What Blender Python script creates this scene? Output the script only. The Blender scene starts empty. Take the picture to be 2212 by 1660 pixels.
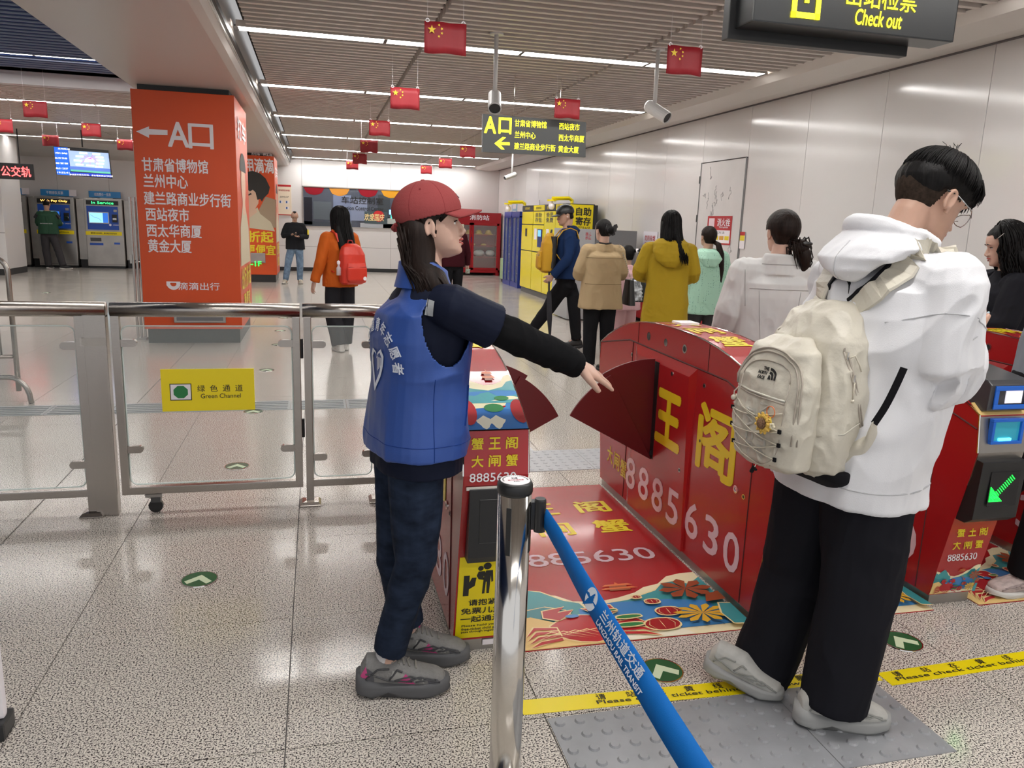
import bpy, bmesh, math, random
import numpy as np
from mathutils import Vector, Matrix
from mathutils.bvhtree import BVHTree
random.seed(7); np.random.seed(7)
C = bpy.context.scene.collection
V = Vector
PI = math.pi
# ---------------------------------------------------------------- camera, world, exposure
RM = ((0.9704002369919047, -0.2391173640812492, 0.033856553883857596),
      (-0.015927133135165417, -0.20325229632737993, -0.9789968490591487),
      (0.24097656831349798, 0.9494795365001198, -0.2010445306178902))
FPX = 1681.08
CH = 1.5
cam_d = bpy.data.cameras.new('camera'); cam = bpy.data.objects.new('camera', cam_d); C.objects.link(cam)
cam_d.sensor_width = 36; cam_d.lens = FPX / 2212 * 36; cam_d.clip_start = .05; cam_d.clip_end = 200
r_, d_, f_ = [V(x) for x in RM]
cam.matrix_world = Matrix(((r_.x, -d_.x, -f_.x, 0), (r_.y, -d_.y, -f_.y, 0), (r_.z, -d_.z, -f_.z, CH), (0, 0, 0, 1)))
sc = bpy.context.scene; sc.camera = cam
w_ = bpy.data.worlds.new('hall_glow'); sc.world = w_; w_.use_nodes = True
w_.node_tree.nodes['Background'].inputs[0].default_value = (.95, .97, 1, 1)
w_.node_tree.nodes['Background'].inputs[1].default_value = .40
LAMP = 14.5
sc.view_settings.view_transform = 'Standard'; sc.view_settings.look = 'None'
sc.view_settings.exposure = 1.16; sc.view_settings.gamma = 1.0; sc.view_settings.use_curve_mapping = False
sc.cycles.max_bounces = 6; sc.cycles.transparent_max_bounces = 12
sc.cycles.sample_clamp_indirect = 8

def at(px, py, X=None, Y=None, Z=None):
    """measured point of the photograph on the plane X=, Y= or Z="""
    a = (px - 1106) / FPX; b = (py - 830) / FPX
    d = V([RM[0][i] * a + RM[1][i] * b + RM[2][i] for i in range(3)])
    if X is not None: t = X / d.x
    elif Y is not None: t = Y / d.y
    else: t = (Z - CH) / d.z
    return V((0, 0, CH)) + d * t

# ---------------------------------------------------------------- materials
def lin(h):
    if isinstance(h, tuple): return h
    h = h.lstrip('#'); o = []
    for i in (0, 2, 4):
        c = int(h[i:i + 2], 16) / 255
        o.append(c / 12.92 if c <= .04045 else ((c + .055) / 1.055) ** 2.4)
    return tuple(o)
_M = {}
def mat(name, col, rough=.5, metal=0, spec=.5, emit=0, alpha=1, trans=0, noise=None, bump=None, sheen=0, coat=0, ecol=None, sss=0, thin=False):
    if name in _M: return _M[name]
    m = bpy.data.materials.new(name); m.use_nodes = True; _M[name] = m
    nt = m.node_tree; b = nt.nodes['Principled BSDF']
    c = lin(col); b.inputs['Base Color'].default_value = (*c, 1)
    if rough >= .6 and spec == .5: spec = .08
    b.inputs['Roughness'].default_value = rough; b.inputs['Metallic'].default_value = metal
    b.inputs['Specular IOR Level'].default_value = spec
    if emit:
        b.inputs['Emission Color'].default_value = (*(lin(ecol) if ecol else c), 1); b.inputs['Emission Strength'].default_value = emit
    if alpha < 1: b.inputs['Alpha'].default_value = alpha
    if trans: b.inputs['Transmission Weight'].default_value = trans
    if sheen: b.inputs['Sheen Weight'].default_value = sheen
    if coat: b.inputs['Coat Weight'].default_value = coat; b.inputs['Coat Roughness'].default_value = .08
    if sss: b.inputs['Subsurface Weight'].default_value = sss; b.inputs['Subsurface Radius'].default_value = (.01, .004, .002)
    tc = None
    if noise or bump:
        tc = nt.nodes.new('ShaderNodeTexCoord')
    if noise:   # (scale, amount, stretch xyz)
        s, amt = noise[0], noise[1]
        mp = nt.nodes.new('ShaderNodeMapping'); mp.inputs['Scale'].default_value = noise[2] if len(noise) > 2 else (1, 1, 1)
        n = nt.nodes.new('ShaderNodeTexNoise'); n.inputs['Scale'].default_value = s; n.inputs['Detail'].default_value = 4
        nt.links.new(tc.outputs['Object'], mp.inputs[0]); nt.links.new(mp.outputs[0], n.inputs['Vector'])
        r = nt.nodes.new('ShaderNodeMapRange'); r.inputs[1].default_value = .3; r.inputs[2].default_value = .7
        r.inputs[3].default_value = 1 - amt; r.inputs[4].default_value = 1 + amt * .6
        nt.links.new(n.outputs[0], r.inputs[0])
        mx = nt.nodes.new('ShaderNodeVectorMath'); mx.operation = 'SCALE'; mx.inputs[0].default_value = c
        nt.links.new(r.outputs[0], mx.inputs['Scale']); nt.links.new(mx.outputs[0], b.inputs['Base Color'])
    if bump:    # (scale, strength, stretch)
        mp = nt.nodes.new('ShaderNodeMapping'); mp.inputs['Scale'].default_value = bump[2] if len(bump) > 2 else (1, 1, 1)
        n = nt.nodes.new('ShaderNodeTexNoise'); n.inputs['Scale'].default_value = bump[0]; n.inputs['Detail'].default_value = 5
        bp = nt.nodes.new('ShaderNodeBump'); bp.inputs['Strength'].default_value = bump[1]; bp.inputs['Distance'].default_value = .01
        nt.links.new(tc.outputs['Object'], mp.inputs[0]); nt.links.new(mp.outputs[0], n.inputs['Vector'])
        nt.links.new(n.outputs[0], bp.inputs['Height']); nt.links.new(bp.outputs[0], b.inputs['Normal'])
    return m

def floor_mat():
    m = bpy.data.materials.new('speckled_granite'); m.use_nodes = True; nt = m.node_tree; b = nt.nodes['Principled BSDF']
    g = nt.nodes.new('ShaderNodeNewGeometry')
    n = nt.nodes.new('ShaderNodeTexNoise'); n.inputs['Scale'].default_value = 185; n.inputs['Detail'].default_value = 2.5; n.inputs['Roughness'].default_value = .6
    nt.links.new(g.outputs['Position'], n.inputs['Vector'])
    r = nt.nodes.new('ShaderNodeValToRGB'); nt.links.new(n.outputs[0], r.inputs[0])
    e = r.color_ramp.elements
    e[0].position = .435; e[0].color = (.045, .036, .038, 1); e[1].position = .475; e[1].color = (.55, .50, .45, 1)
    x = e.new(.58); x.color = (.74, .69, .62, 1)
    n2 = nt.nodes.new('ShaderNodeTexNoise'); n2.inputs['Scale'].default_value = .9; nt.links.new(g.outputs['Position'], n2.inputs['Vector'])
    mr = nt.nodes.new('ShaderNodeMapRange'); mr.inputs[3].default_value = .9; mr.inputs[4].default_value = 1.08; nt.links.new(n2.outputs[0], mr.inputs[0])
    at_ = nt.nodes.new('ShaderNodeAttribute'); at_.attribute_type = 'OBJECT'; at_.attribute_name = 'tint'
    mm = nt.nodes.new('ShaderNodeVectorMath'); mm.operation = 'SCALE'; nt.links.new(r.outputs[0], mm.inputs[0]); nt.links.new(mr.outputs[0], mm.inputs['Scale'])
    nt.links.new(mm.outputs[0], b.inputs['Base Color'])
    b.inputs['Roughness'].default_value = .13; b.inputs['Specular IOR Level'].default_value = .55
    n3 = nt.nodes.new('ShaderNodeTexNoise'); n3.inputs['Scale'].default_value = 2.2; n3.inputs['Detail'].default_value = 3; nt.links.new(g.outputs['Position'], n3.inputs['Vector'])
    m3 = nt.nodes.new('ShaderNodeMapRange'); m3.inputs[3].default_value = .09; m3.inputs[4].default_value = .22; nt.links.new(n3.outputs[0], m3.inputs[0]); nt.links.new(m3.outputs[0], b.inputs['Roughness'])
    return m
def pattern_mat(name, base, dot, scale, thr, rough=.8):
    m = bpy.data.materials.new(name); m.use_nodes = True; nt = m.node_tree; b = nt.nodes['Principled BSDF']
    tc = nt.nodes.new('ShaderNodeTexCoord'); v = nt.nodes.new('ShaderNodeTexVoronoi'); v.inputs['Scale'].default_value = scale; v.inputs['Randomness'].default_value = .35
    mp = nt.nodes.new('ShaderNodeMapping'); mp.inputs['Scale'].default_value = (1, 1, 1.9)
    nt.links.new(tc.outputs['Object'], mp.inputs[0]); nt.links.new(mp.outputs[0], v.inputs['Vector'])
    r = nt.nodes.new('ShaderNodeValToRGB'); nt.links.new(v.outputs['Distance'], r.inputs[0]); r.color_ramp.interpolation = 'CONSTANT'
    r.color_ramp.elements[0].color = (*lin(dot), 1); r.color_ramp.elements[1].position = thr; r.color_ramp.elements[1].color = (*lin(base), 1)
    nt.links.new(r.outputs[0], b.inputs['Base Color']); b.inputs['Roughness'].default_value = rough
    return m

# ---------------------------------------------------------------- mesh building
class MB:
    def __init__(s): s.v = []; s.f = []
    def add(s, vs, fs):
        o = len(s.v); s.v += [tuple(x) for x in vs]; s.f += [tuple(i + o for i in f) for f in fs]; return s
    def box(s, a, b):
        x0, y0, z0 = a; x1, y1, z1 = b
        return s.add([(x0,y0,z0),(x1,y0,z0),(x1,y1,z0),(x0,y1,z0),(x0,y0,z1),(x1,y0,z1),(x1,y1,z1),(x0,y1,z1)],
                     [(3,2,1,0),(4,5,6,7),(0,1,5,4),(1,2,6,5),(2,3,7,6),(3,0,4,7)])
    def obox(s, c, ax, ay, az):      # oriented box, half vectors
        c, ax, ay, az = V(c), V(ax), V(ay), V(az)
        p = [c + i * ax + j * ay + k * az for k in (-1, 1) for i, j in ((-1,-1),(1,-1),(1,1),(-1,1))]
        return s.add(p, [(3,2,1,0),(4,5,6,7),(0,1,5,4),(1,2,6,5),(2,3,7,6),(3,0,4,7)])
    def rings(s, rs, closed=True, cap=True):
        n = len(rs[0]); o = len(s.v)
        for r in rs: s.v += [tuple(p) for p in r]
        for i in range(len(rs) - 1):
            for j in range(n if closed else n - 1):
                k = (j + 1) % n
                s.f.append((o+i*n+j, o+i*n+k, o+(i+1)*n+k, o+(i+1)*n+j))
        if cap:
            s.f.append(tuple(o + j for j in range(n))[::-1]); s.f.append(tuple(o + (len(rs)-1)*n + j for j in range(n)))
        return s
    def prism(s, pts, n):            # polygon pts extruded by vector n
        n = V(n); a = [V(p) for p in pts]
        return s.rings([a, [p + n for p in a]])
    def tube(s, path, r, seg=8, ref=None, cap=True, flat=1.0):
        path = [V(p) for p in path]; rs = []
        rr = r if isinstance(r, (list, tuple)) else [r] * len(path)
        up = V(ref) if ref else None
        for i, p in enumerate(path):
            t = (path[min(i+1, len(path)-1)] - path[max(i-1, 0)]).normalized()
            if up is None: up = V((0,0,1)) if abs(t.z) < .9 else V((1,0,0))
            a = (up - t * up.dot(t)); a = a.normalized() if a.length > 1e-6 else t.orthogonal().normalized()
            b = t.cross(a); up = a
            rs.append([p + a * math.cos(2*PI*k/seg) * rr[i] * flat + b * math.sin(2*PI*k/seg) * rr[i] for k in range(seg)])
        return s.rings(rs, cap=cap)
    def lathe(s, c, prof, seg=24, axis=(0,0,1), cap=True):
        c = V(c); ax = V(axis).normalized(); a = ax.orthogonal().normalized(); b = ax.cross(a)
        return s.rings([[c + ax*z + a*math.cos(2*PI*k/seg)*max(r,1e-5) + b*math.sin(2*PI*k/seg)*max(r,1e-5) for k in range(seg)] for r, z in prof], cap=cap)
    def ell(s, c, r, fr=None, n=12):
        c = V(c); fr = fr or Matrix.Identity(3); rs = []
        for i in range(1, n):
            th = PI * i / n
            rs.append([c + fr @ V((r[0]*math.sin(th)*math.cos(2*PI*k/(2*n)), r[1]*math.sin(th)*math.sin(2*PI*k/(2*n)), -r[2]*math.cos(th))) for k in range(2*n)])
        return s.rings(rs)
    def loft(s, specs, seg=24):      # specs: (center, A, B, exponent)
        rs = []
        for sp in specs:
            c, A, B = V(sp[0]), V(sp[1]), V(sp[2]); e = 2 / (sp[3] if len(sp) > 3 else 2)
            ring = []
            for k in range(seg):
                ct, st = math.cos(2*PI*k/seg), math.sin(2*PI*k/seg)
                ring.append(c + A * (abs(ct)**e * (1 if ct > 0 else -1)) + B * (abs(st)**e * (1 if st > 0 else -1)))
            rs.append(ring)
        return s.rings(rs)
    def mesh(s, name):
        m = bpy.data.meshes.new(name); m.from_pydata(s.v, [], s.f); m.update(); return m
    def build(s, name, m, parent=None, smooth=False, bevel=0, fix=False, label=None):
        me = s.mesh(name)
        if fix or bevel:
            bm = bmesh.new(); bm.from_mesh(me); bmesh.ops.recalc_face_normals(bm, faces=bm.faces)
            if bevel:
                es = [e for e in bm.edges if len(e.link_faces) == 2 and e.calc_face_angle(0) > .6]
                bmesh.ops.bevel(bm, geom=es, offset=bevel, segments=2, affect='EDGES', profile=.7, clamp_overlap=True)
            bm.to_mesh(me); bm.free()
        me.materials.append(m)
        if smooth: me.polygons.foreach_set('use_smooth', [True] * len(me.polygons))
        return link(name, me, parent, label)
def link(name, me, parent=None, label=None):
    o = bpy.data.objects.new(name, me); C.objects.link(o)
    if parent:
        o.parent = parent; pw = parent
        loc = V((0,0,0)); 
        if WORLD_LOC.get(parent.name) is not None: loc = -WORLD_LOC[parent.name]
        o.location = loc
    WORLD_LOC[o.name] = V((0,0,0))
    if label: o['label'] = label
    return o
WORLD_LOC = {}
def thing(name, label, cat, loc=(0,0,0), group=None, kind=None):
    o = bpy.data.objects.new(name, None); C.objects.link(o); o.location = loc; o.empty_display_size = .1
    WORLD_LOC[o.name] = V(loc)
    o['label'] = label; o['category'] = cat
    if group: o['group'] = group
    if kind: o['kind'] = kind
    return o
def tag(o, label, cat, group=None, kind=None):
    o['label'] = label; o['category'] = cat
    if group: o['group'] = group
    if kind: o['kind'] = kind
    return o
def struct(o): o['kind'] = 'structure'; return o

def bevel_box(name, a, b, m, parent=None, bev=.004, **k): return MB().box(a, b).build(name, m, parent, bevel=bev, **k)

# text: real glyph geometry laid out to fill the box w x h centred on c, reading along xd with yd up
def glyphs(string, off=0., spacing=1.0, shear=0, align='CENTER', line=1.0):
    cu = bpy.data.curves.new('t', 'FONT'); cu.body = string; cu.size = 1; cu.offset = off; cu.align_x = align
    cu.space_character = spacing; cu.resolution_u = 3; cu.shear = shear; cu.space_line = line; cu.fill_mode = 'FRONT' if hasattr(cu, 'fill_mode') else cu.fill_mode
    ob = bpy.data.objects.new('t', cu); C.objects.link(ob)
    dg = bpy.context.evaluated_depsgraph_get(); me = bpy.data.meshes.new_from_object(ob.evaluated_get(dg))
    bpy.data.objects.remove(ob); bpy.data.curves.remove(cu)
    return me
def bold(me, off):
    n = len(me.vertices); co = np.empty(n*3); me.vertices.foreach_get('co', co); co = co.reshape(-1, 3)
    fs = [tuple(p.vertices) for p in me.polygons]; k = 8 if off > .025 else 6
    V_ = [co*np.array([1, 1, 0]) + np.array([off*math.cos(2*PI*i/k), off*math.sin(2*PI*i/k), i]) for i in range(k)]
    r = bpy.data.meshes.new('t'); r.from_pydata([tuple(x) for x in np.concatenate(V_)], [], [tuple(j + i*n for j in f) for i in range(k) for f in fs]); r.update(); return r
def text(string, c, xd, yd, w, h, m, parent=None, off=0., thick=.0012, spacing=1.0, name='lettering', lift=.0008, shear=0, fn=None, align='CENTER', line=1.0):
    me = glyphs(string, 0, spacing, shear, align, line); is_b = off > .004 and len(me.vertices) > 0
    if is_b: me = bold(me, off*.9); thick = 0
    n = len(me.vertices)
    if n == 0: return None
    co = np.empty(n * 3); me.vertices.foreach_get('co', co); co = co.reshape(-1, 3)
    lo, hi = co.min(0), co.max(0); ce = (lo + hi) / 2; sx = w / max(hi[0]-lo[0], 1e-6); sy = h / max(hi[1]-lo[1], 1e-6)
    if w is None: pass
    c, xd, yd = V(c), V(xd).normalized(), V(yd).normalized(); nd = xd.cross(yd)
    pts = []
    for q in co:
        u, v = (q[0]-ce[0])*sx, (q[1]-ce[1])*sy
        p = fn(u, v) if fn else c + xd*u + yd*v
        pts.append(p + nd*(lift + (q[2]*.00016 if is_b else 0)))
    me.vertices.foreach_set('co', np.array([tuple(p) for p in pts]).ravel())
    if thick:
        bm = bmesh.new(); bm.from_mesh(me)
        for f in bm.faces:
            if f.normal.dot(nd) < 0: f.normal_flip()
        r = bmesh.ops.extrude_face_region(bm, geom=list(bm.faces))
        for g in r['geom']:
            if isinstance(g, bmesh.types.BMVert): g.co += nd * thick
        bm.to_mesh(me); bm.free()
    me.materials.clear(); me.materials.append(m); me.update()
    return link(name, me, parent)
def twh(string, h, asp=1.0, spacing=1.0):   # width of a CJK/latin string at glyph height h
    w = 0
    for ch in string: w += 1.0 if ord(ch) > 255 else .6
    return w * h * 1.1 * asp * spacing
def poly(pts2, c, xd, yd, m, parent=None, name='print', lift=.001, thick=.0003, fn=None):
    c, xd, yd = V(c), V(xd), V(yd); nd = xd.cross(yd).normalized()
    P = [ (fn(u, v) if fn else c + xd*u + yd*v) + nd*lift for u, v in pts2]
    return MB().prism(P, nd*thick).build(name, m, parent)

# ---------------------------------------------------------------- organic surfaces (voxel skin over lofted limbs)
def vnoise(P, seed=0):
    I = np.floor(P).astype(np.int64); F = P - I; F = F*F*(3-2*F)
    def h(i, j, k):
        n = (i*374761393 + j*668265263 + k*2147483647 + seed*1274126177) & 0xffffffff
        n = ((n ^ (n >> 13)) * 1274126177) & 0xffffffff
        return ((n ^ (n >> 16)) & 0xffff) / 65535.
    r = 0
    for a in (0, 1):
        for b in (0, 1):
            for c in (0, 1):
                w = (F[:,0] if a else 1-F[:,0]) * (F[:,1] if b else 1-F[:,1]) * (F[:,2] if c else 1-F[:,2])
                r = r + w * h(I[:,0]+a, I[:,1]+b, I[:,2]+c)
    return r
def folds(amp=.006, freq=9, zs=.6, seed=1, fine=.25):
    def f(co, no):
        P = co * np.array([freq, freq, freq*zs]); W = np.stack([vnoise(co*5+s*7.3, seed+s) for s in range(3)], 1)*1.6
        n = vnoise(P + W*1.2 + 50, seed); rid = 1 - np.abs(2*n-1)*1.4
        n2 = vnoise(P*2.7 + W*2 + 90, seed+9); rid2 = 1 - np.abs(2*n2-1)*1.4
        return amp * (rid - .45 + fine*(rid2-.45))
    return f
def organic(name, mb, m, parent=None, voxel=.006, smooth=4, disp=None, label=None, keep=None, sub=None):
    me = mb.mesh('tmp')
    bm = bmesh.new(); bm.from_mesh(me); bmesh.ops.recalc_face_normals(bm, faces=bm.faces); bm.to_mesh(me); bm.free()
    ob = bpy.data.objects.new('tmp', me); C.objects.link(ob)
    md = ob.modifiers.new('r', 'REMESH'); md.mode = 'VOXEL'; md.voxel_size = voxel; md.adaptivity = 0
    if smooth: ms = ob.modifiers.new('s', 'SMOOTH'); ms.factor = .5; ms.iterations = smooth
    dg = bpy.context.evaluated_depsgraph_get(); r = bpy.data.meshes.new_from_object(ob.evaluated_get(dg))
    bpy.data.objects.remove(ob); bpy.data.meshes.remove(me)
    n = len(r.vertices)
    if disp or keep:
        co = np.empty(n*3); r.vertices.foreach_get('co', co); co = co.reshape(-1,3)
        no = np.empty(n*3); r.vertices.foreach_get('normal', no); no = no.reshape(-1,3)
        if disp:
            d = disp(co, no)
            k = np.clip(1.0, 0, 1)
            r.vertices.foreach_set('co', (co + no * d[:,None] * k).ravel())
        if keep:
            mask = keep(co); bm = bmesh.new(); bm.from_mesh(r); bm.verts.ensure_lookup_table()
            bmesh.ops.delete(bm, geom=[bm.verts[i] for i in np.nonzero(~mask)[0]], context='VERTS'); bm.to_mesh(r); bm.free()
    r.materials.clear(); r.materials.append(m)
    r.polygons.foreach_set('use_smooth', [True]*len(r.polygons)); r.update()
    return link(name, r, parent, label)
def bvh_of(o):
    me = o.data; return BVHTree.FromPolygons([v.co for v in me.vertices], [p.vertices[:] for p in me.polygons])
def drape(o, bvh, d, off=.002):
    d = V(d).normalized()
    for v in o.data.vertices:
        h = bvh.ray_cast(v.co - d*1.0, d)
        if h[0] is not None: v.co = h[0] - d*off
    o.data.update()
# ================================================================ materials used
m_lamp = mat('lamp_diffuser', (1, .985, .96), emit=LAMP, ecol=(1, .98, .95))
m_wall = mat('white_enamel_panel', (.68, .66, .65), rough=.13, spec=.5)
m_joint = mat('joint_grey', (.16, .15, .15), rough=.8)  # dark grey of joints, panel backing and lamp dividers
m_soffit = mat('satin_cream_soffit', (.62, .58, .54), rough=.38)
m_slat = mat('slat_warm_white', (.60, .54, .49), rough=.45)
m_dark = mat('ceiling_void', (.045, .042, .04), rough=.9)
m_blue_c = mat('ceiling_blue', (.008, .02, .07), rough=.8)
m_black = mat('black_satin', (.012, .012, .013), rough=.4)
m_base = mat('black_baseboard', (.02, .021, .022), rough=.35)
m_steel = mat('brushed_steel', (.40, .365, .335), rough=.25, metal=1, bump=(60, .04, (1, 1, 8)))
m_steel2 = mat('satin_steel_panel', (.42, .40, .375), rough=.36, metal=1, noise=(3, .12))
m_chrome = mat('polished_steel', (.72, .70, .67), rough=.09, metal=1)
m_glass = mat('clear_glass', (.86, .93, .90), rough=.0, alpha=.10, spec=.5)
m_gedge = mat('glass_edge', (.75, .85, .82), rough=.15, alpha=.75)
m_red = mat('vinyl_red', '#a81c20', rough=.27, coat=.25)
m_redd = mat('flap_dark_red', '#5e1216', rough=.35)
m_yel = mat('print_yellow', '#e8d028', rough=.35)
m_yels = mat('sign_yellow', '#efd90e', rough=.3)
m_white = mat('print_white', '#ece6ea', rough=.4)
m_pink = mat('print_pale_pink', '#e5cdd6', rough=.4)
m_ink = mat('print_black', (.012, .012, .012), rough=.5)
m_green = mat('print_green', '#1d7a3e', rough=.4)
m_orange = mat('poster_orange', '#d9501c', rough=.36, noise=(1.2, .05))
m_gran = floor_mat()
X0, X1 = (1, 0, 0), (0, 0, 1)
# ================================================================ floor: slab, granite tiles
TY0 = 3.619; TP = .777
fl = MB().box((-9.5, -3, -.06), (5.6, 23.6, -.006)).build('floor', m_joint); struct(fl)
xs = [-.887 + TP*k for k in range(0, 8)] + [5.30]
xs = [-1.41 - TP*k for k in range(10, -1, -1)] + xs
ys = [TY0 + TP*k for k in range(-8, 26)]
def seen(x, y):
    v = V((x, y, -CH)); cx = v.dot(r_); cy = v.dot(d_); cz = v.dot(f_)
    return cz > .3 and abs(cx/cz) < .72 and abs(cy/cz) < .55
tiles = []
for i in range(len(xs)-1):
    for j in range(len(ys)-1):
        tiles.append((xs[i], xs[i+1], ys[j], ys[j+1]))
tiles.sort(key=lambda t: (0 if any(seen(x, y) for x in t[:2] for y in t[2:]) else 1, math.hypot((t[0]+t[1])/2, (t[2]+t[3])/2)))
rest = MB(); cache = {}
for n, (a, b, c, d) in enumerate(tiles):
    g = .0019; gl = .004 if abs(b + 1.41) < .01 else g; ga = .004 if abs(a + 1.41) < .01 else g
    if n < 290:
        key = (round(b-a, 3), ga, gl)
        if key not in cache:
            me = MB().box((ga, g, -.012), (b-a-gl, TP-g, 0)).mesh('tile'); me.materials.append(m_gran); cache[key] = me
        o = link('tile', cache[key]); o.location = (a, c, 0); o.parent = fl
    else: rest.box((a+ga, c+g, -.012), (b-gl, d-g, 0))
o = rest.build('tile_field', m_gran, fl); o['kind'] = 'stuff'
# ================================================================ right wall with enamel panels
WX = 5.28
wr = MB().box((WX+.012, -3, 0), (WX+.2, 23.4, 3.4)).build('wall_right', m_joint); struct(wr)
seams = [9.15 + 1.213*k for k in range(-10, 13)]
for k in range(len(seams)-1):
    a, b = seams[k]+.003, seams[k+1]-.003
    if a > 23.2: continue
    b = min(b, 23.2)
    if abs(seams[k] - 9.15) < .01:   # the hydrant door bay
        bevel_box('panel', (WX, a, 2.43), (WX+.012, b, 3.12), m_wall, wr, .002)
    else:
        bevel_box('panel', (WX, a, .745), (WX+.012, b, 3.12), m_wall, wr, .002)
    bevel_box('panel', (WX, a, .10), (WX+.012, b, .738), m_wall, wr, .002)
MB().box((WX-.01, -3, 0), (WX+.012, 23.2, .098)).build('baseboard_right', m_base, None); struct(bpy.data.objects['baseboard_right'])
# hydrant cabinet door in the wall
dr = bevel_box('door_1', (WX-.012, 9.17, .745), (WX+.01, 10.35, 2.42), mat('veined_white_door', (.66, .64, .63), rough=.3, noise=(3.2, .07, (1, 1, .6))), None, .002); struct(dr)
MB().tube([(WX-.016, 9.162, .745), (WX-.016, 9.162, 2.43), (WX-.016, 10.36, 2.43), (WX-.016, 10.36, .745)], .007, 4).build('frame', mat('frame_grey', (.25, .25, .25), rough=.4, metal=.6), dr)
for z in (1.0, 1.62, 2.15): MB().tube([(WX-.02, 10.37, z), (WX-.02, 10.37, z+.1)], .011, 8).build('hinge', m_black, dr)
vn = MB(); random.seed(3)
for _ in range(16):
    y = random.uniform(9.3, 10.2); z = random.uniform(1.75, 2.35) if _ < 11 else random.uniform(1, 1.7); p = [V((WX-.0135, y, z))]
    for _k in range(9):
        y += random.uniform(-.03, .03); z += random.uniform(-.055, .025); p.append(V((WX-.0135, min(max(y, 9.2), 10.3), z)))
    vn.tube(p, .0032, 4)
vn.build('veining', mat('vein_grey', (.42, .41, .42), rough=.5), dr)
# ================================================================ back wall
BY = 23.2
wb = MB().box((-9.5, BY+.012, 0), (WX+.2, BY+.2, 3.6)).build('wall_back', m_joint); struct(wb)
bx = [-9.3 + 0, ] 
bx = [-.37 + 1.235*k for k in range(-8, 5)]
WIN = (-.37, 2.95, 1.235, 2.36)
for k in range(len(bx)-1):
    a, b = bx[k]+.003, bx[k+1]-.003
    if k == len(bx)-2: b = WX-.003
    bevel_box('panel', (a, BY, .10), (b, BY+.012, .685), m_wall, wb, .002)
    inwin = WIN[0]-.1 < (a+b)/2 < WIN[1]
    if inwin:
        bevel_box('panel', (a, BY, .692), (b, BY+.012, WIN[2]), m_wall, wb, .002)
        bevel_box('panel', (a, BY, WIN[3]), (b, BY+.012, 3.3), m_wall, wb, .002)
    else: bevel_box('panel', (a, BY, .692), (b, BY+.012, 3.3), m_wall, wb, .002)
o = MB().box((-9.3, BY-.012, 0), (WX, BY+.012, .098)).build('baseboard_back', m_base); struct(o)
# left boundary wall of the hall (out of frame mostly) and wall behind the viewer
o = MB().box((-9.6, -3, 0), (-9.5, 23.4, 3.6)).build('wall_left', m_wall); struct(o)
# control-room window
wd = MB()
x0, x1, z0, z1 = WIN
x1 = bx[11]-.003 if x1 > bx[11] else x1
for a, b in (((x0, BY-.02, z0), (x1, BY+.02, z0+.03)), ((x0, BY-.02, z1-.03), (x1, BY+.02, z1)), ((x0, BY-.02, z0), (x0+.03, BY+.02, z1)), ((x1-.03, BY-.02, z0), (x1, BY+.02, z1))): wd.box(a, b)
wn = wd.build('window_1', m_steel2); struct(wn)
bevel_box('pane', (x0+.03, BY-.004, z0+.03), (x0+1.55, BY+.004, z1-.03), mat('tinted_glass', (.16, .19, .25), rough=.03, alpha=.30, spec=.8), wn, .001)
bevel_box('pane', (x0+1.56, BY-.004, z0+.03), (x1-.03, BY+.004, z1-.03), _M['tinted_glass'], wn, .001)
rm = MB().box((x0, BY+.004, z0), (x1, BY+.0115, z1)).build('room_view', mat('control_room_grey', (.11, .12, .16), rough=.8), wn)
rv = [((x0+.05, 1.3), (.22, .75), (.03, .03, .04)), ((x0+.3, 1.45), (.5, .5), (.12, .14, .16)), ((x0+.85, 1.3), (.5, .85), (.20, .24, .36)), ((x0+1.35, 1.45), (.45, .6), (.24, .28, .40)), ((x0+2.1, 1.55), (.35, .65), (.06, .07, .08)), ((x0+1.6, 1.27), (1.1, .12), (.40, .42, .45)), ((x0+2.25, 1.27), (.7, .3), (.42, .45, .42)), ((x0+.05, 1.27), (.8, .12), (.07, .08, .1))]
for i, ((a, b), (w, h), c) in enumerate(rv): MB().box((a, BY-.006, b), (a+w, BY-.0045, b+h)).build('room_shape', mat('room%d' % i, c, rough=.6), wn)
for i, (a, c) in enumerate(((x0+.05, '#8a1f2a'), (x0+.75, '#c98a3c'), (x0+1.55, '#8a1f2a'), (x0+2.2, '#c9902c'))):
    pts = [(a + .55*t/8, 2.32 - (.10 + .10*math.sin(PI*t/8) if t not in (0, 8) else .02)) for t in range(9)]
    MB().prism([(a, BY-.008, 2.33)] + [(p[0], BY-.008, p[1]) for p in pts] + [(a+.55, BY-.008, 2.33)], (0, .001, 0)).build('bunting', mat('bunt'+c, c, rough=.7), wn)
text('车站控制室', (1.30, BY-.012, 2.02), X0, X1, 1.18, .20, m_ink, wn, off=.012)
text('Station Control Center', (1.30, BY-.012, 1.80), X0, X1, 1.18, .115, m_ink, wn, off=.008)
MB().box((1.35, BY-.010, 1.38), (2.0, BY-.0085, 1.72)).build('festive_poster', mat('poster_charcoal', (.05, .08, .09), rough=.5), wn)
MB().lathe((1.75, BY-.0105, 1.6), [(0, 0), (.16, 0), (.16, .001), (0, .001)], 20, (0, -1, 0)).build('festive_sun', mat('fest_red', '#c41e22', rough=.5), wn)
text('欢度国庆', (1.63, BY-.013, 1.56), X0, X1, .58, .21, mat('fest_cream', '#f0d79a', rough=.5), wn, off=.02, shear=.2)
MB().box((2.05, BY-.010, 1.66), (2.3, BY-.008, 1.79)).build('lit_monitor', mat('mon_blue', (.2, .4, .9), emit=.9), wn)
MB().box((2.1, BY-.010, 1.55), (2.42, BY-.008, 1.66)).build('lit_exit_sign', mat('mon_green', (.05, .8, .5), emit=.7), wn)
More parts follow.
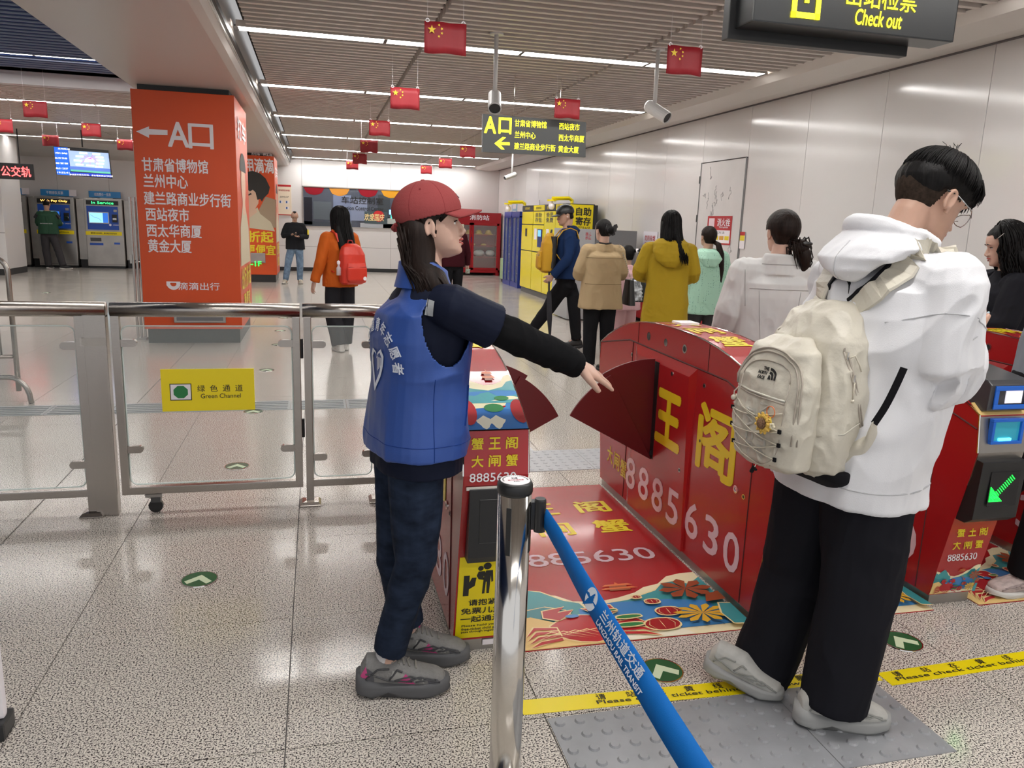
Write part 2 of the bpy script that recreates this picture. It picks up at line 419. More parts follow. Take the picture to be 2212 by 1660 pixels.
# notice board left of the window
nb = bevel_box('notice_board', (-1.04, BY-.022, 1.53), (-.66, BY, 2.37), mat('notice_cream', '#ecdcc4', rough=.5), None, .003)
tag(nb, 'cream and red staff notice board on the back wall, left of the long control-room window', 'notice board')
m_nred = mat('notice_red', '#b32026', rough=.5)
for a, b in (((-1.035, 2.31), (-.665, 2.365)), ((-1.035, 1.535), (-.665, 1.56))): MB().box((a[0], BY-.024, a[1]), (b[0], BY-.0225, b[1])).build('red_band', m_nred, nb)
text('车站党员承诺', (-.85, BY-.0225, 2.21), X0, X1, .3, .05, m_nred, nb, off=.02)
text('JZNLCF', (-.85, BY-.0225, 2.03), X0, X1, .24, .05, m_ink, nb, off=.01)
for x, z in ((-.97, 1.88), (-.80, 1.88), (-.80, 1.72)):
    MB().box((x-.03, BY-.024, z-.02), (x+.07, BY-.0225, z+.05)).build('photo_card', m_white, nb); MB().box((x-.01, BY-.0255, z-.015), (x+.03, BY-.0242, z+.045)).build('portrait', mat('id_blue', '#3b5d92', rough=.5), nb)
# ================================================================ ceilings
CZ = 3.08
ce = MB().box((-.62, -3, CZ+.16), (4.62, BY+.1, CZ+.2)).build('ceiling', m_dark); struct(ce)
ce2 = MB().box((-9.5, 11.85, CZ+.14), (-1.98, BY+.1, CZ+.2)).build('ceiling.001', m_dark); struct(ce2)
ce3 = MB().box((-9.5, -3, 3.42), (-1.98, 11.85, 3.46)).build('ceiling.002', m_blue_c); struct(ce3)
ROWS = [7.6 + 3.025*k for k in range(-3, 6)]  # unseen rows above and behind the camera are added for lighting
P = .1375; n_s = 0; rest = MB(); cache = {}
segs = [(-.55, .955), (.995, 2.85), (2.89, 4.5)]
ksl = 0
y = -2.8
allsl = []
while y < BY - .05:
    if min(abs(y - r) for r in ROWS) > .115:
        for s in segs: allsl.append((y, s))
    y += P
allsl.sort(key=lambda t: (t[0] < 3.4, t[0]))
for y, s in allsl:
    if n_s < 290 and y > 3.4:
        if s not in cache:
            me = MB().box((0, -.023, 0), (s[1]-s[0], .023, .085)).mesh('slat'); me.materials.append(m_slat); cache[s] = me
        o = link('slat', cache[s]); o.location = (s[0], y, CZ); o.parent = ce; n_s += 1
    else: rest.box((s[0], y-.023, CZ), (s[1], y+.023, CZ+.085))
o = rest.build('slat_field', m_slat, ce); o['kind'] = 'stuff'
rest = MB(); y = 11.95
while y < BY - .1:
    if min(abs(y - r) for r in ROWS) > .09:
        for a, b in ((-9.4, -6.1), (-6.08, -4.2), (-4.18, -2.0)): rest.box((a, y-.026, CZ-.01), (b, y+.026, CZ+.075))
    y += P
o = rest.build('slat_field', m_slat, ce2); o['kind'] = 'stuff'
m_bs = mat('blue_slat', (.012, .030, .115), rough=.6); m_bl = mat('pale_slat_edge', (.30, .36, .46), rough=.5)
y = 2.6
while y < 11.7:
    if abs(y - 10.85) > .15:
        MB().box((-9.4, y-.05, 3.26), (-1.98, y+.05, 3.40)).build('slat', m_bs, ce3); 
        MB().box((-9.4, y+.05, 3.245), (-1.98, y+.062, 3.40)).build('slat_edge', m_bl, ce3)
    y += .165
# beam carrying the columns
bm_ = MB(); prof = [(-1.98, 3.5), (-1.98, 2.87), (-.80, 2.87), (-.73, 2.885), (-.69, 2.93), (-.68, 3.0), (-.68, 3.5)]
bm_.rings([[(x, yy, z) for x, z in prof] for yy in (-3, BY)])
bo = bm_.build('trim_1', mat('satin_beam', (.50, .46, .43), rough=.33), None, fix=True); struct(bo)
MB().box((-.70, -3, 2.965), (-.665, BY, 3.01)).build('shadow_gap', m_black, bo)
MB().tube([(-.692, -3, 2.935), (-.692, BY, 2.935)], .012, 6).build('steel_edging', m_steel, bo)
cb = MB().box((-9.5, 11.85, 3.06), (-1.98, 12.0, 3.45)).build('trim_2', mat('bulkhead_grey', (.42, .40, .40), rough=.4)); struct(cb)
# sloped soffit between slats and right wall, with a shadow gap
sf = MB(); prof = [(4.50, 3.09), (4.60, 3.03), (4.95, 3.005), (WX, 3.05), (WX+.02, 3.4), (4.56, 3.4)]
sf.rings([[(x, yy, z) for x, z in prof] for yy in (-3, BY)])
so = sf.build('trim_3', m_soffit, None, fix=True); struct(so)
MB().box((WX-.03, -3, 3.035), (WX, BY, 3.058)).build('shadow_gap', m_joint, so)
# light rows
def lamp_row(y, xa, xb, z, n, label, w=.078):
    t = thing('linear_ceiling_lamp', label, 'lamp', (xa, y, z), 'rows of white strip lamps')
    L = (xb - xa) / n
    for k in range(n):
        MB().box((xa + L*k + .008, y-w, z), (xa + L*(k+1) - .008, y+w, z+.012)).build('diffuser', m_lamp, t)
    f = MB()
    for s in (-1, 1): f.box((xa, y + s*(w+.001), z-.002), (xb, y + s*(w+.014), z+.05))
    dv = MB()
    for k in range(n+1): dv.box((xa+L*k-.016, y-w, z-.003), (xa+L*k+.016, y+w, z+.014))
    dv.build('divider', m_joint, t)['kind'] = 'stuff'
    f.box((xa, y-w-.01, z+.03), (xb, y+w+.01, z+.05))
    f.build('housing', m_slat, t)
nm = ['nearest', 'second', 'third', 'fourth', 'fifth', 'farthest']
for i, y in enumerate(ROWS):
    lb = ('%s of the six long lamp rows crossing the slatted ceiling right of the beam' % nm[i-3]) if i >= 3 else ('unseen white lamp row added overhead for lighting, %s of three' % ['first', 'second', 'third'][i])
    if i == 2: lb = 'lamp row whose right tip shows at the top right corner above the soffit'
    lamp_row(y, -.64 if i < 8 else -.62, 4.46, CZ+.005, 4, lb)
for i, y in enumerate([13.75, 16.9, 20.3]):
    lamp_row(y, -9.3, -2.05, CZ-.005, 6, '%s lamp row on the white slats left of the beam' % ['nearest', 'middle', 'farthest'][i], .07)
lamp_row(10.85, -9.3, -2.0, 3.27, 6, 'lamp row among the dark blue slats at upper left', .078)
lamp_row(4.8, -9.3, -2.0, 3.27, 6, 'lamp row over the unseen near part of the blue ceiling', .078)
# left-hand cove in front of the ticket-machine wall
cv = MB(); prof = [(21.2, 3.06), (21.6, 3.0), (22.4, 2.86), (BY, 2.80), (BY, 3.2), (21.2, 3.2)]
cv.rings([[(xx, yy, z) for yy, z in prof] for xx in (-9.4, -2.0)])
o = cv.build('trim_4', m_soffit, None, fix=True); struct(o)
# ================================================================ white pillar at far left
pl = bevel_box('white_pillar', (-8.0, 19.7, .14), (-6.68, 20.9, 3.05), m_wall, None, .01)
tag(pl, 'white clad pillar cut by the left edge of the picture, nearest of the left hall', 'pillar', kind='thing')
MB().box((-8.0, 19.71, 0), (-6.685, 20.9, .14)).build('plinth', m_base, pl)
MB().box((-8.0, 19.697, .93), (-6.679, 19.7, .94)).build('joint', m_joint, pl)
MB().box((-7.4, 19.69, 1.75), (-6.72, 19.699, 2.5)).build('map_panel', mat('map_blue', '#9db3c8', rough=.4), pl)
# ================================================================ orange advertising columns
def seal(parent, loc=(0,0,0)): pass
def column(x0, x1, y0, y1, label):
    t = thing('advertising_column', label, 'column', ((x0+x1)/2, (y0+y1)/2, 0), 'orange poster-wrapped columns', kind='thing')
    bevel_box('wrap', (x0, y0, .17), (x1, y1, 2.81), m_orange, t, .006)
    MB().box((x0+.03, y0+.03, 0), (x1-.03, y1-.03, .17)).build('plinth', m_base, t)
    MB().box((x0+.06, y0+.06, 2.81), (x1-.06, y1-.06, 2.87)).build('head_gap', m_black, t)
    return t
c1 = column(-1.945, -.872, 9.70, 11.25, 'nearer orange column with the A exit arrow and white destination list')
c2 = column(-1.945, -.895, 18.9, 20.4, 'farther orange column with a portrait poster and green floor indicator')
yf = 9.698
def T1(s, px, py, w, h, **k):
    p = at(px, py, Y=yf); return text(s, p, X0, X1, w, h, m_white, c1, **k)
sc1 = 9.7 * 1.06 / FPX  # metres per pixel on this face
MB().add([at(x, y, Y=yf-.001) for x, y in ((294,284),(322,273),(322,279),(362,281),(362,292),(322,291),(322,298))], [(0,1,2,3,4,5,6)]).build('arrow', m_white, c1)
T1('A', 385, 291, .225, .27, off=.022); T1('口', 434, 295, .265, .27, off=.02)
for s, xa, xb, yy in (('甘肃省博物馆', 307, 450, 358), ('兰州中心', 310, 406, 392), ('建兰路商业步行街', 312, 500, 431), ('西站夜市', 315, 409, 464), ('西太华商厦', 317, 436, 499), ('黄金大厦', 320, 414, 532)):
    T1(s, (xa+xb)/2, yy, (at(xb, yy, Y=yf)-at(xa, yy, Y=yf)).x, .15, off=.022)
T1('滴滴出行', 430, 619, 74*sc1, .088, off=.01)
lg = at(375, 618, Y=yf)
MB().prism([lg + V((-.075+ .15*0, 0, .05)), lg + V((.075, 0, .05))] + [lg + V((.075*math.cos(a), 0, .075*math.sin(a)+.03)) for a in [-.25*0 - PI*k/10 for k in range(1, 10)]] + [lg + V((-.075, 0, .0))], (0, -.002, 0)).build('ride_logo', m_white, c1)
MB().prism([lg + V((-.035, -.003, .035)), lg + V((.03, -.003, .035))] + [lg + V((.035*math.cos(a), -.003, .035*math.sin(a)+.03)) for a in [-PI*k/8 for k in range(1, 8)]], (0, -.001, 0)).build('ride_logo_hole', m_orange, c1)
bevel_box('display_box', (-1.62, yf-.03, .245), (-1.05, yf, .475), m_steel2, c1, .01)
MB().box((-1.59, yf-.034, .27), (-1.08, yf-.031, .45)).build('display_glass', mat('disp_grey', (.16, .16, .17), rough=.2), c1)
# right flank of the nearer column: portrait poster seen edge-on
xf = -.870
def flank(cc, xf, ya, yb):
    w = yb - ya
    def FN(u, v): return V((xf + .001, ya + u*w, v))
    def pp(pts, m, n='print', l=.0005): 
        return MB().prism([FN(u, v) + V((l, 0, 0)) for u, v in pts], (.0004, 0, 0)).build(n, m, cc)
    hd = [(.5 + .30*math.cos(a), 1.95 + .30*math.sin(a)) for a in [2*PI*k/20 for k in range(20)]]
    pp([(.05, .9), (.95, .9), (.88, 1.35), (.62, 1.62), (.38, 1.62), (.12, 1.35)], mat('poster_jacket', '#c9bda2', rough=.5), 'poster_jacket')
    pp([(.38, 1.5), (.62, 1.5), (.62, 1.8), (.38, 1.8)], mat('poster_skin', '#d8b39a', rough=.5), 'poster_neck', .0010)
    pp([(.5 + .20*math.cos(a), 1.87 + .24*math.sin(a)) for a in [2*PI*k/20 for k in range(20)]], mat('poster_skin', '', 0), 'poster_face', .0015)
    pp([(.5 + .27*math.cos(a), 2.02 + .22*math.sin(a)) for a in [PI*k/12 for k in range(13)]], mat('poster_hair', (.02, .018, .016), rough=.5), 'poster_hair', .0020)
    text('打车', FN(.5, 2.5), (0, 1, 0), X1, w*.72, .26, m_white, cc, off=.03, lift=.003)
    text('出行折起', FN(.5, .74), (0, 1, 0), X1, w*.85, .27, m_yel, cc, off=.03, lift=.003)
    text('更便宜', FN(.5, .45), (0, 1, 0), X1, w*.6, .22, m_yel, cc, off=.03, lift=.003)
flank(c1, -.870, 9.72, 11.2); flank(c2, -.893, 18.92, 20.38)
# front of the farther column
yf = 18.897
def pc(pts, m, n, l): return MB().prism([at(x, y, Y=yf - l) for x, y in pts], (0, -.0008, 0)).build(n, m, c2)
text('去往每一种生活', at(565, 333, Y=yf), X0, X1, .44, .07, m_white, c2, off=.01)
text('用滴滴', at(560, 358, Y=yf), X0, X1, .62, .32, m_white, c2, off=.03, shear=-.1)
mj = mat('poster_jacket', '', 0); msk = mat('poster_skin', '', 0); mh = mat('poster_hair', '', 0)
pc([(574, 425), (596, 432), (596, 492), (560, 492), (560, 452)], mat('poster_tan', '#a08a72', rough=.5), 'poster_chair', .001)
pc([(533, 470), (556, 448), (562, 462), (585, 480), (594, 500), (533, 492)], mj, 'poster_jacket', .003)
pc([(533, 402), (552, 402), (560, 420), (558, 440), (552, 450), (556, 458), (540, 470), (533, 472)], msk, 'poster_face', .005)
pc([(533, 372), (545, 369), (562, 375), (574, 386), (583, 405), (580, 418), (570, 428), (566, 436), (562, 430), (556, 432), (552, 416), (546, 410), (540, 414), (533, 408)], mh, 'poster_hair', .007)
pc([(536, 420), (542, 417), (544, 420), (537, 423)], mh, 'poster_eye', .009)
text('折起', at(563, 512, Y=yf), X0, X1, .56, .26, m_yel, c2, off=.03)
text('更便宜', at(563, 540, Y=yf), X0, X1, .66, .24, m_yel, c2, off=.03)
bevel_box('floor_indicator', (at(536, 578, Y=yf).x, yf-.04, .44), (at(574, 578, Y=yf).x, yf, .66), m_steel2, c2, .01)
text('-1F', at(553, 570, Y=yf-.045), X0, X1, .24, .11, mat('led_green', (.01, .85, .05), emit=1.7), c2, off=.02)
# ================================================================ ticket machines on the far left
m_tb = mat('machine_blue', '#1f4fae', rough=.3); m_scr = mat('screen_cyan', '#8fd4f2', rough=.2, emit=.55)
def ticket_machine(x0, x1, led, lcol, banner, label, coin):
    t = thing('ticket_machine', label, 'ticket machine', ((x0+x1)/2, 22.6, 0), 'steel ticket machines')
    y = 22.6; bevel_box('cabinet', (x0, y, .06), (x1, 23.15, 1.79), m_steel2, t, .012)
    MB().box((x0+.02, y+.04, 0), (x1-.02, 23.1, .06)).build('plinth', m_base, t)
    bevel_box('face_plate', (x0+.06, y-.02, 1.0), (x1-.10, y, 1.60), m_tb, t, .008)
    bevel_box('led_strip', (x0+.06, y-.02, 1.63), (x1-.08, y, 1.74), m_black, t, .004)
    text(led, ((x0+x1)/2, y-.022, 1.685), X0, X1, .052*len(led), .065, mat('led_'+lcol, lcol, emit=2.2), t)
    bevel_box('screen_frame', (x0+.10, y-.035, 1.16), (x0+.58, y-.02, 1.45), m_chrome, t, .004)
    MB().box((x0+.12, y-.037, 1.18), (x0+.44, y-.0355, 1.43)).build('screen', m_scr, t)
    MB().box((x0+.44, y-.037, 1.18), (x0+.56, y-.0355, 1.43)).build('screen_menu', mat('menu_blue', '#2f6fd0', emit=.4), t)
    ln = MB(); ln.tube([(x0+.15, y-.039, 1.38), (x0+.24, y-.039, 1.31), (x0+.34, y-.039, 1.29), (x0+.40, y-.039, 1.22)], .003, 4); ln.build('route_line', mat('line_navy', (.05, .08, .2)), t)
    bevel_box('coin_unit', (x0+.66, y-.05, 1.2), (x0+.78, y-.02, 1.40), m_black, t, .006); bevel_box('coin_mouth', (x0+.675, y-.06, 1.26), (x0+.765, y-.05, 1.31), m_chrome, t, .004)
    bevel_box('note_slot', (x0+.70, y-.03, 1.46), (x0+.78, y-.02, 1.52), m_steel, t, .003)
    MB().lathe((x0+.60, y-.021, 1.13), [(0, 0), (.03, 0), (.03, .003), (0, .003)], 14, (0, -1, 0)).build('emblem', m_white, t)
    text('兰州轨道交通', (x0+.73, y-.021, 1.13), X0, X1, .14, .03, m_white, t)
    MB().box((x0, y-.012, .86), (x1-.04, y-.001, .955)).build('yellow_notice', m_yels, t)
    text('请在两小时内乘车，请在规定时间内出站', ((x0+x1)/2-.02, y-.013, .908), X0, X1, .62, .045, m_ink, t, off=.012)
    if coin:
        bevel_box('ticket_tray', (x0+.10, y-.006, .70), (x0+.36, y, .79), mat('tray_dark', (.06, .06, .06), rough=.4), t, .004); MB().box((x0+.08, y-.004, .60), (x0+.40, y-.001, .66)).build('tray_label', m_tb, t)
    MB().box((x1-.24, y-.004, .63), (x1-.10, y-.001, .68)).build('change_label', m_tb, t)
    MB().box((x0, y-.003, .10), (x1, y-.001, .108)).build('kick_line', m_joint, t)
    # blue header on the wall above
    b = bevel_box('machine_header', (x0+.04, 22.98, 1.82), (x1-.10, 23.02, 1.98), mat('header_blue', '#2a86c8', rough=.35), t, .003)
    text(banner, ((x0+x1)/2-.08, 22.98, 1.90), X0, X1, .40, .08, m_white, t, off=.01)
    if not coin: MB().box((x1-.19, 22.974, 1.83), (x1-.02, 22.979, 1.99)).build('blank_card', m_white, t)
    MB().box((x0+.3, 23.0, 1.78), (x1-.3, 23.02, 1.83)).build('header_stem', m_steel2, t)
ticket_machine(-8.02, -7.13, 'In Service', '#30e070', '不用排队买票', 'ticket machine half hidden by the white pillar at the left edge', False)
ticket_machine(-6.93, -6.03, 'Web Pay Only', '#ffb050', '不用排队买票', 'ticket machine with orange Web Pay Only display, a man in green using it', False)
ticket_machine(-5.80, -4.90, 'In Service', '#30e070', '线路票价一览表', 'unused ticket machine with green In Service display, rightmost of three', True)
for x0, x1, lb in ((-7.11, -6.95, 'narrow steel filler post between the left and middle ticket machines'), (-6.01, -5.82, 'narrow steel filler post between the middle and right ticket machines'), (-4.88, -4.62, 'steel side cabinet right of the last ticket machine')):
    t = thing('filler_post', lb, 'cabinet', (x0, 22.7, 0), 'steel fillers between ticket machines')
    bevel_box('body', (x0, 22.72, .22), (x1, 23.15, 1.76), m_steel2, t, .006); MB().box((x0+.01, 22.76, 0), (x1-.01, 23.1, .22)).build('foot', m_black, t)
# ================================================================ red LED text sign and passenger display
t = thing('led_ticker', 'black LED ticker with red Chinese characters above the ticket machines', 'sign', (-5.9, 18.5, 2.2))
bevel_box('housing', (-6.9, 18.5, 2.06), (-5.66, 18.6, 2.38), m_black, t, .006)
text('州公交轨', (-6.06, 18.498, 2.22), X0, X1, .74, .21, mat('led_red', (1, .05, .05), emit=3.2), t, off=.012)
MB().tube([(-6.6, 18.55, 2.38), (-6.6, 18.55, CZ)], .012).build('hanger', m_black, t); MB().tube([(-5.9, 18.55, 2.38), (-5.9, 18.55, CZ)], .012).build('hanger', m_black, t)
t = thing('passenger_display', 'hanging blue passenger information screen with a landmark map picture', 'screen', (-4.6, 18, 2.4))
def sq(pts, yy, m, n, th=.002): return MB().prism([at(x, y, Y=yy) for x, y in pts], (0, th, 0)).build(n, m, t, fix=True)
sq(((115,315),(234,325),(242,386),(122,377)), 18.0, m_black, 'housing', .05)
sq(((116,317),(146,319),(153,379),(123,377)), 17.995, mat('disp_blue', '#1c5fd0', emit=.4), 'blue_column')
sq(((147,325),(234,331),(239,375),(153,370)), 17.995, mat('disp_sky', '#9fb8e6', emit=.35), 'picture')
sq(((150,359),(238,365),(239,375),(153,370)), 17.992, mat('disp_hill', '#4a63a8', emit=.7), 'picture_hills')
sq(((152,366),(238,372),(239,376),(153,370)), 17.989, mat('disp_field', '#4f9a86', emit=.7), 'picture_field')
sq(((153,372),(240,377),(241,384),(154,378)), 17.995, mat('disp_navy', '#1a2f9a', emit=.8), 'news_ticker')
m_dw = mat('disp_white', (.95, .97, 1), emit=.6)
text('本站首末班车时刻，请合理安排出行时间', at(197, 379, Y=17.99), X0, X1, .80, .035, m_dw, t)
for s, x, y in (('兰州轨道', 138, 322), ('东岗', 132, 331), ('06:32 23:08', 132, 342), ('陈官营', 134, 353), ('06:31 23:57', 134, 364), ('19:52:41', 137, 373)): text(s, at(x, y, Y=17.99), X0, X1, .22, .032, m_dw, t, off=.01)
sq([(193 + 11*math.cos(a), 350 - 10*math.sin(a)) for a in [PI*k/10 for k in range(11)]], 17.986, mat('disp_dome', '#f0d9a8', emit=1), 'picture_dome')
for x, y in ((180,331),(208,333),(172,338),(215,340),(168,347),(217,347),(172,356),(216,354),(195,358),(214,361)):
    c = at(x, y, Y=17.984); MB().tube([c + V((-.07, 0, 0)), c + V((.07, 0, 0))], .016, 6).build('callout', m_dw, t)
    MB().tube([c, (c + at(194, 343, Y=17.984))/2 + V((0, 0, .03)), at(194, 343, Y=17.984)], .004, 4).build('callout_line', mat('disp_violet', '#a05ac8', emit=.8), t)
p = at(178, 318, Y=18.02); MB().tube([p, V((p.x, p.y, CZ))], .015).build('hanger', m_black, t)
# ================================================================ red glass-doored fire cabinet
m_fr = mat('fire_cabinet_red', '#a3161f', rough=.3); y = 22.55
t = thing('fire_equipment_cabinet', 'tall red fire-station cabinet with two glass doors in the far right corner', 'cabinet', (4.4, y, 0))
L, R, Tp = at(955, 460, Y=y).x, at(1083, 460, Y=y).x, 1.80
fr = MB()
for a, b in (((L, y+.02, .08), (R, y+.04, .16)), ((L, y, 1.50), (R, y+.5, Tp)), ((L, y, .08), (L+.06, y+.5, 1.5)), ((R-.06, y, .08), (R, y+.5, 1.5)), ((L, y+.46, .08), (R, y+.5, 1.5)), ((L, y, .08), (R, y+.5, .16)), ((L+.02, y, 0), (L+.12, y+.4, .08)), ((R-.12, y, 0), (R-.02, y+.4, .08))): fr.box(a, b)
fr.build('carcass', m_fr, t, bevel=.004); mid = (L+R)/2
for z in (.52, .84, 1.16, 1.40): MB().box((L+.06, y+.05, z), (R-.06, y+.45, z+.02)).build('shelf', m_fr, t)
for a, b in ((L+.06, mid-.005), (mid+.005, R-.06)):
    d = MB()
    for p, q in (((a, y-.02, .16), (a+.06, y, 1.5)), ((b-.06, y-.02, .16), (b, y, 1.5)), ((a, y-.02, .16), (b, y, .22)), ((a, y-.02, 1.44), (b, y, 1.5))): d.box(p, q)
    d = d.build('door', m_fr, t)
    MB().box((a+.06, y-.012, .22), (b-.06, y-.008, 1.44)).build('pane', m_glass, d)
MB().box((mid-.02, y-.03, .95), (mid+.0, y-.02, 1.1)).build('handle', m_chrome, t)
text('消防站', (at(1036, 466, Y=y).x, y, 1.66), X0, X1, .58, .15, m_white, t, off=.025)
random.seed(5)
m_hel = mat('helmet_yellow', '#c9a52a', rough=.4)
for i in range(5):
    x = L + .25 + i*.29; h = MB().lathe((x, y+.2, 1.18), [(.13, 0), (.13, .02), (.095, .03), (.085, .08), (.05, .12), (0, .13)], 14).build('fire_helmet', m_hel, None)
    tag(h, ['first', 'second', 'third', 'fourth', 'fifth'][i] + ' yellow fire helmet from the left on the upper shelf of the red cabinet', 'helmet', 'yellow helmets in the red cabinet')
for i in range(4):
    x = L + .28 + i*.33; h = MB().ell((x, y+.2, .885), (.09, .07, .035), None, 6).build('rubber_glove', m_hel, None, smooth=True)
    tag(h, ['first', 'second', 'third', 'fourth'][i] + ' small yellow bundle from the left on the middle shelf of the red cabinet', 'bundle', 'yellow bundles in the red cabinet')
for i, (x, w) in enumerate(((L+.35, .22), (mid+.28, .3), (R-.26, .25))):
    h = MB().ell((x, y+.22, .64), (w*.55, .16, .10), None, 8).build('foam_roll', mat('plastic_grey', (.45, .46, .44), rough=.4), None, smooth=True)
    tag(h, 'plastic-wrapped %s bundle on the lower shelf of the red cabinet' % ['small', 'pale', 'red-labelled'][i], 'bundle')
b = bevel_box('paper_notice', (at(972,485,Y=y).x, y-.026, 1.30), (at(1002,485,Y=y).x, y-.022, 1.46), mat('paper', '#dcd8c4', rough=.6), None, .001); tag(b, 'small paper notice taped to the left glass door of the red cabinet', 'notice')
# ================================================================ lockers along the right wall
m_ly = mat('locker_yellow', '#ecd914', rough=.22); LX = 4.54
t = thing('parcel_lockers', 'bright yellow self-service luggage lockers against the right wall', 'lockers', (4.9, 15, 0))
bevel_box('carcass', (LX+.02, 14.30, .10), (5.13, 17.5, 1.92), m_black, t, .004)
MB().box((LX+.03, 14.30, 0), (WX-.04, 17.48, .10)).build('plinth', mat('plinth_grey', (.09, .09, .09), rough=.4), t)
ly = [17.5, 16.55, 15.68, 14.9, 14.32]
for i in range(4):
    a, b = ly[i+1]+.015, ly[i]-.015
    for z0_, z1_ in ((.12, .93), (.95, 1.50), (1.52, 1.78)) if i < 2 else ((.12, .93), (.95, 1.78)):
        bevel_box('locker_door', (LX, a, z0_), (LX+.02, b, z1_), m_ly, t, .003)
    bevel_box('header', (LX, a, 1.80), (LX+.02, b, 1.91), m_ly if i % 2 else m_black, t, .003)
    text('自助寄存', (LX, (a+b)/2, 1.855), (0, -1, 0), X1, .4, .06, m_ink if i % 2 else m_yel, t)
for i, s in ((1, '自助存包'), (2, '会员免费')): text(s[:2]+'\n'+s[2:], (LX, (ly[i]+ly[i+1])/2, 1.66), (0, -1, 0), X1, .5, .2, m_ink, t, off=.02)
MB().box((LX-.02, 15.78, 1.05), (LX, 16.08, 1.42)).build('touch_panel', mat('panel_navy', '#1d2c66', emit=.1), t); MB().box((LX-.022, 15.82, 1.27), (LX-.0205, 16.04, 1.40)).build('touch_screen', mat('scr2', '#5d9ae8', emit=.7), t)
MB().box((LX-.003, 16.2, 1.2), (LX, 16.4, 1.43)).build('price_label', m_white, t); MB().box((LX-.003, 15.3, 1.2), (LX, 15.5, 1.43)).build('price_label', m_white, t)
MB().box((LX-.004, 17.0, 1.25), (LX, 17.15, 1.42)).build('hand_icon', m_ink, t)
def ybracket(px, py, px2, py2, Yv, label):
    t = thing('camera_bracket', label, 'bracket', (4.7, Yv, 1.92))
    a = at(px, py, Y=Yv); b = at(px2, py2, Y=Yv)
    MB().tube([V((b.x, Yv, 1.92)), V((b.x, Yv, b.z-.04)), V((b.x-.06, Yv, b.z)), V((a.x, Yv, a.z))], .035, 4).build('arm', m_yels, t)
    MB().lathe((a.x, Yv, a.z-.05), [(0, 0), (.09, 0), (.09, .03), (0, .03)], 14).build('plate', m_yels, t)
    MB().ell((a.x, Yv, a.z-.14), (.06, .06, .07), None, 8).build('camera_dome', m_white, t, smooth=True)
    MB().tube([(a.x, Yv, a.z-.07), (a.x, Yv, a.z-.02)], .02, 8).build('stem', m_white, t)
ybracket(1192, 429, 1236, 429, 14.6, 'yellow camera bracket rising beside the storage sign'); ybracket(1098, 437, 1134, 437, 17.3, 'yellow camera bracket above the left end of the lockers')
t = thing('storage_sign', 'yellow box sign reading self-service storage above grey cabinets', 'sign', (4.87, 14.1, 1.5))
bevel_box('box', (4.60, 14.1, 1.42), (5.11, 14.296, 1.90), m_yels, t, .004); MB().box((5.03, 14.094, 1.42), (5.115, 14.1, 1.90)).build('black_edge', m_black, t)
text('自助', (4.84, 14.098, 1.775), X0, X1, .30, .155, m_ink, t, off=.03); text('寄存', (4.84, 14.098, 1.60), X0, X1, .30, .155, m_ink, t, off=.03); text('STORAGE', (4.86, 14.098, 1.475), X0, X1, .24, .05, m_ink, t, off=.01)
m_g1 = mat('cabinet_light_grey', (.36, .37, .38), rough=.35); m_g2 = mat('cabinet_mid_grey', (.17, .175, .18), rough=.4)
g = bevel_box('grey_cabinet', (3.92, 12.0, .02), (4.335, 12.9, 1.465), m_g1, None, .006); tag(g, 'light grey metal cabinet right under the yellow storage sign', 'cabinet')
text('禁止', (4.22, 12.0, 1.36), X0, X1, .1, .12, m_nred, g); MB().box((4.02, 11.995, .78), (4.1, 11.999, .92)).build('label_plate', m_tb, g)
g = bevel_box('grey_cabinet', (4.345, 12.02, .02), (5.06, 12.85, 1.46), m_g2, None, .006); tag(g, 'dark grey metal cabinet between the storage sign and the wall notice', 'cabinet')
MB().box((4.4, 12.015, .9), (4.42, 12.019, 1.1)).build('handle', m_chrome, g)
# blue tall cabinets
m_bc = mat('cabinet_blue', '#2c3f92', rough=.3)
for i, (a, b) in enumerate(((18.95, 19.7), (18.15, 18.9))):
    t = thing('blue_cabinet', ['left', 'right'][i] + ' one of two tall blue glass-fronted cabinets beside the yellow lockers', 'cabinet', (4.9, a, 0), 'tall blue cabinets')
    c = MB(); 
    for p, q in (((4.65, a, 0), (5.2, b, .12)), ((4.65, a, 1.66), (5.2, b, 1.80)), ((4.65, a, .1), (5.2, a+.05, 1.7)), ((4.65, b-.05, .1), (5.2, b, 1.7)), ((5.15, a, .1), (5.2, b, 1.7)), ((4.65, (a+b)/2-.04, .1), (4.69, (a+b)/2+.04, 1.7))): c.box(p, q)
    c.build('frame', m_bc, t, bevel=.003)
    MB().box((4.67, a+.05, .12), (4.675, b-.05, 1.66)).build('pane', m_glass, t)
    MB().box((5.1, a+.05, .12), (5.14, b-.05, 1.66)).build('inside_back', mat('interior_slate', (.10, .11, .17), rough=.6), t)
    for k in range(6): MB().box((4.75, a+.08, .3+.22*k), (5.1, b-.08, .32+.22*k)).build('shelf', m_bc, t)
    for k in range(2):
        for j in range(6): MB().box((4.8, a+.12+.33*k, .34+.22*j), (5.0, a+.30+.33*k, .44+.22*j)).build('stored_box', mat('box%d' % (j % 3), [(.25, .22, .2), (.4, .2, .18), (.3, .32, .35)][j % 3], rough=.6), t)
s = MB().box((4.72, 19.95, .08), (4.95, 20.35, .62)).build('suitcase', mat('case_green', '#a5bf93', rough=.35), None, bevel=.03); tag(s, 'pale green upright suitcase beside the tall blue cabinets', 'suitcase')
MB().tube([(4.8, 20.05, .62), (4.8, 20.05, .74), (4.8, 20.25, .74), (4.8, 20.25, .62)], .01).build('handle', m_chrome, s)
for yy in (20.0, 20.3): MB().lathe((4.84, yy, .04), [(0, -.02), (.04, -.02), (.04, .02), (0, .02)], 10, (1, 0, 0)).build('wheel', m_black, s)
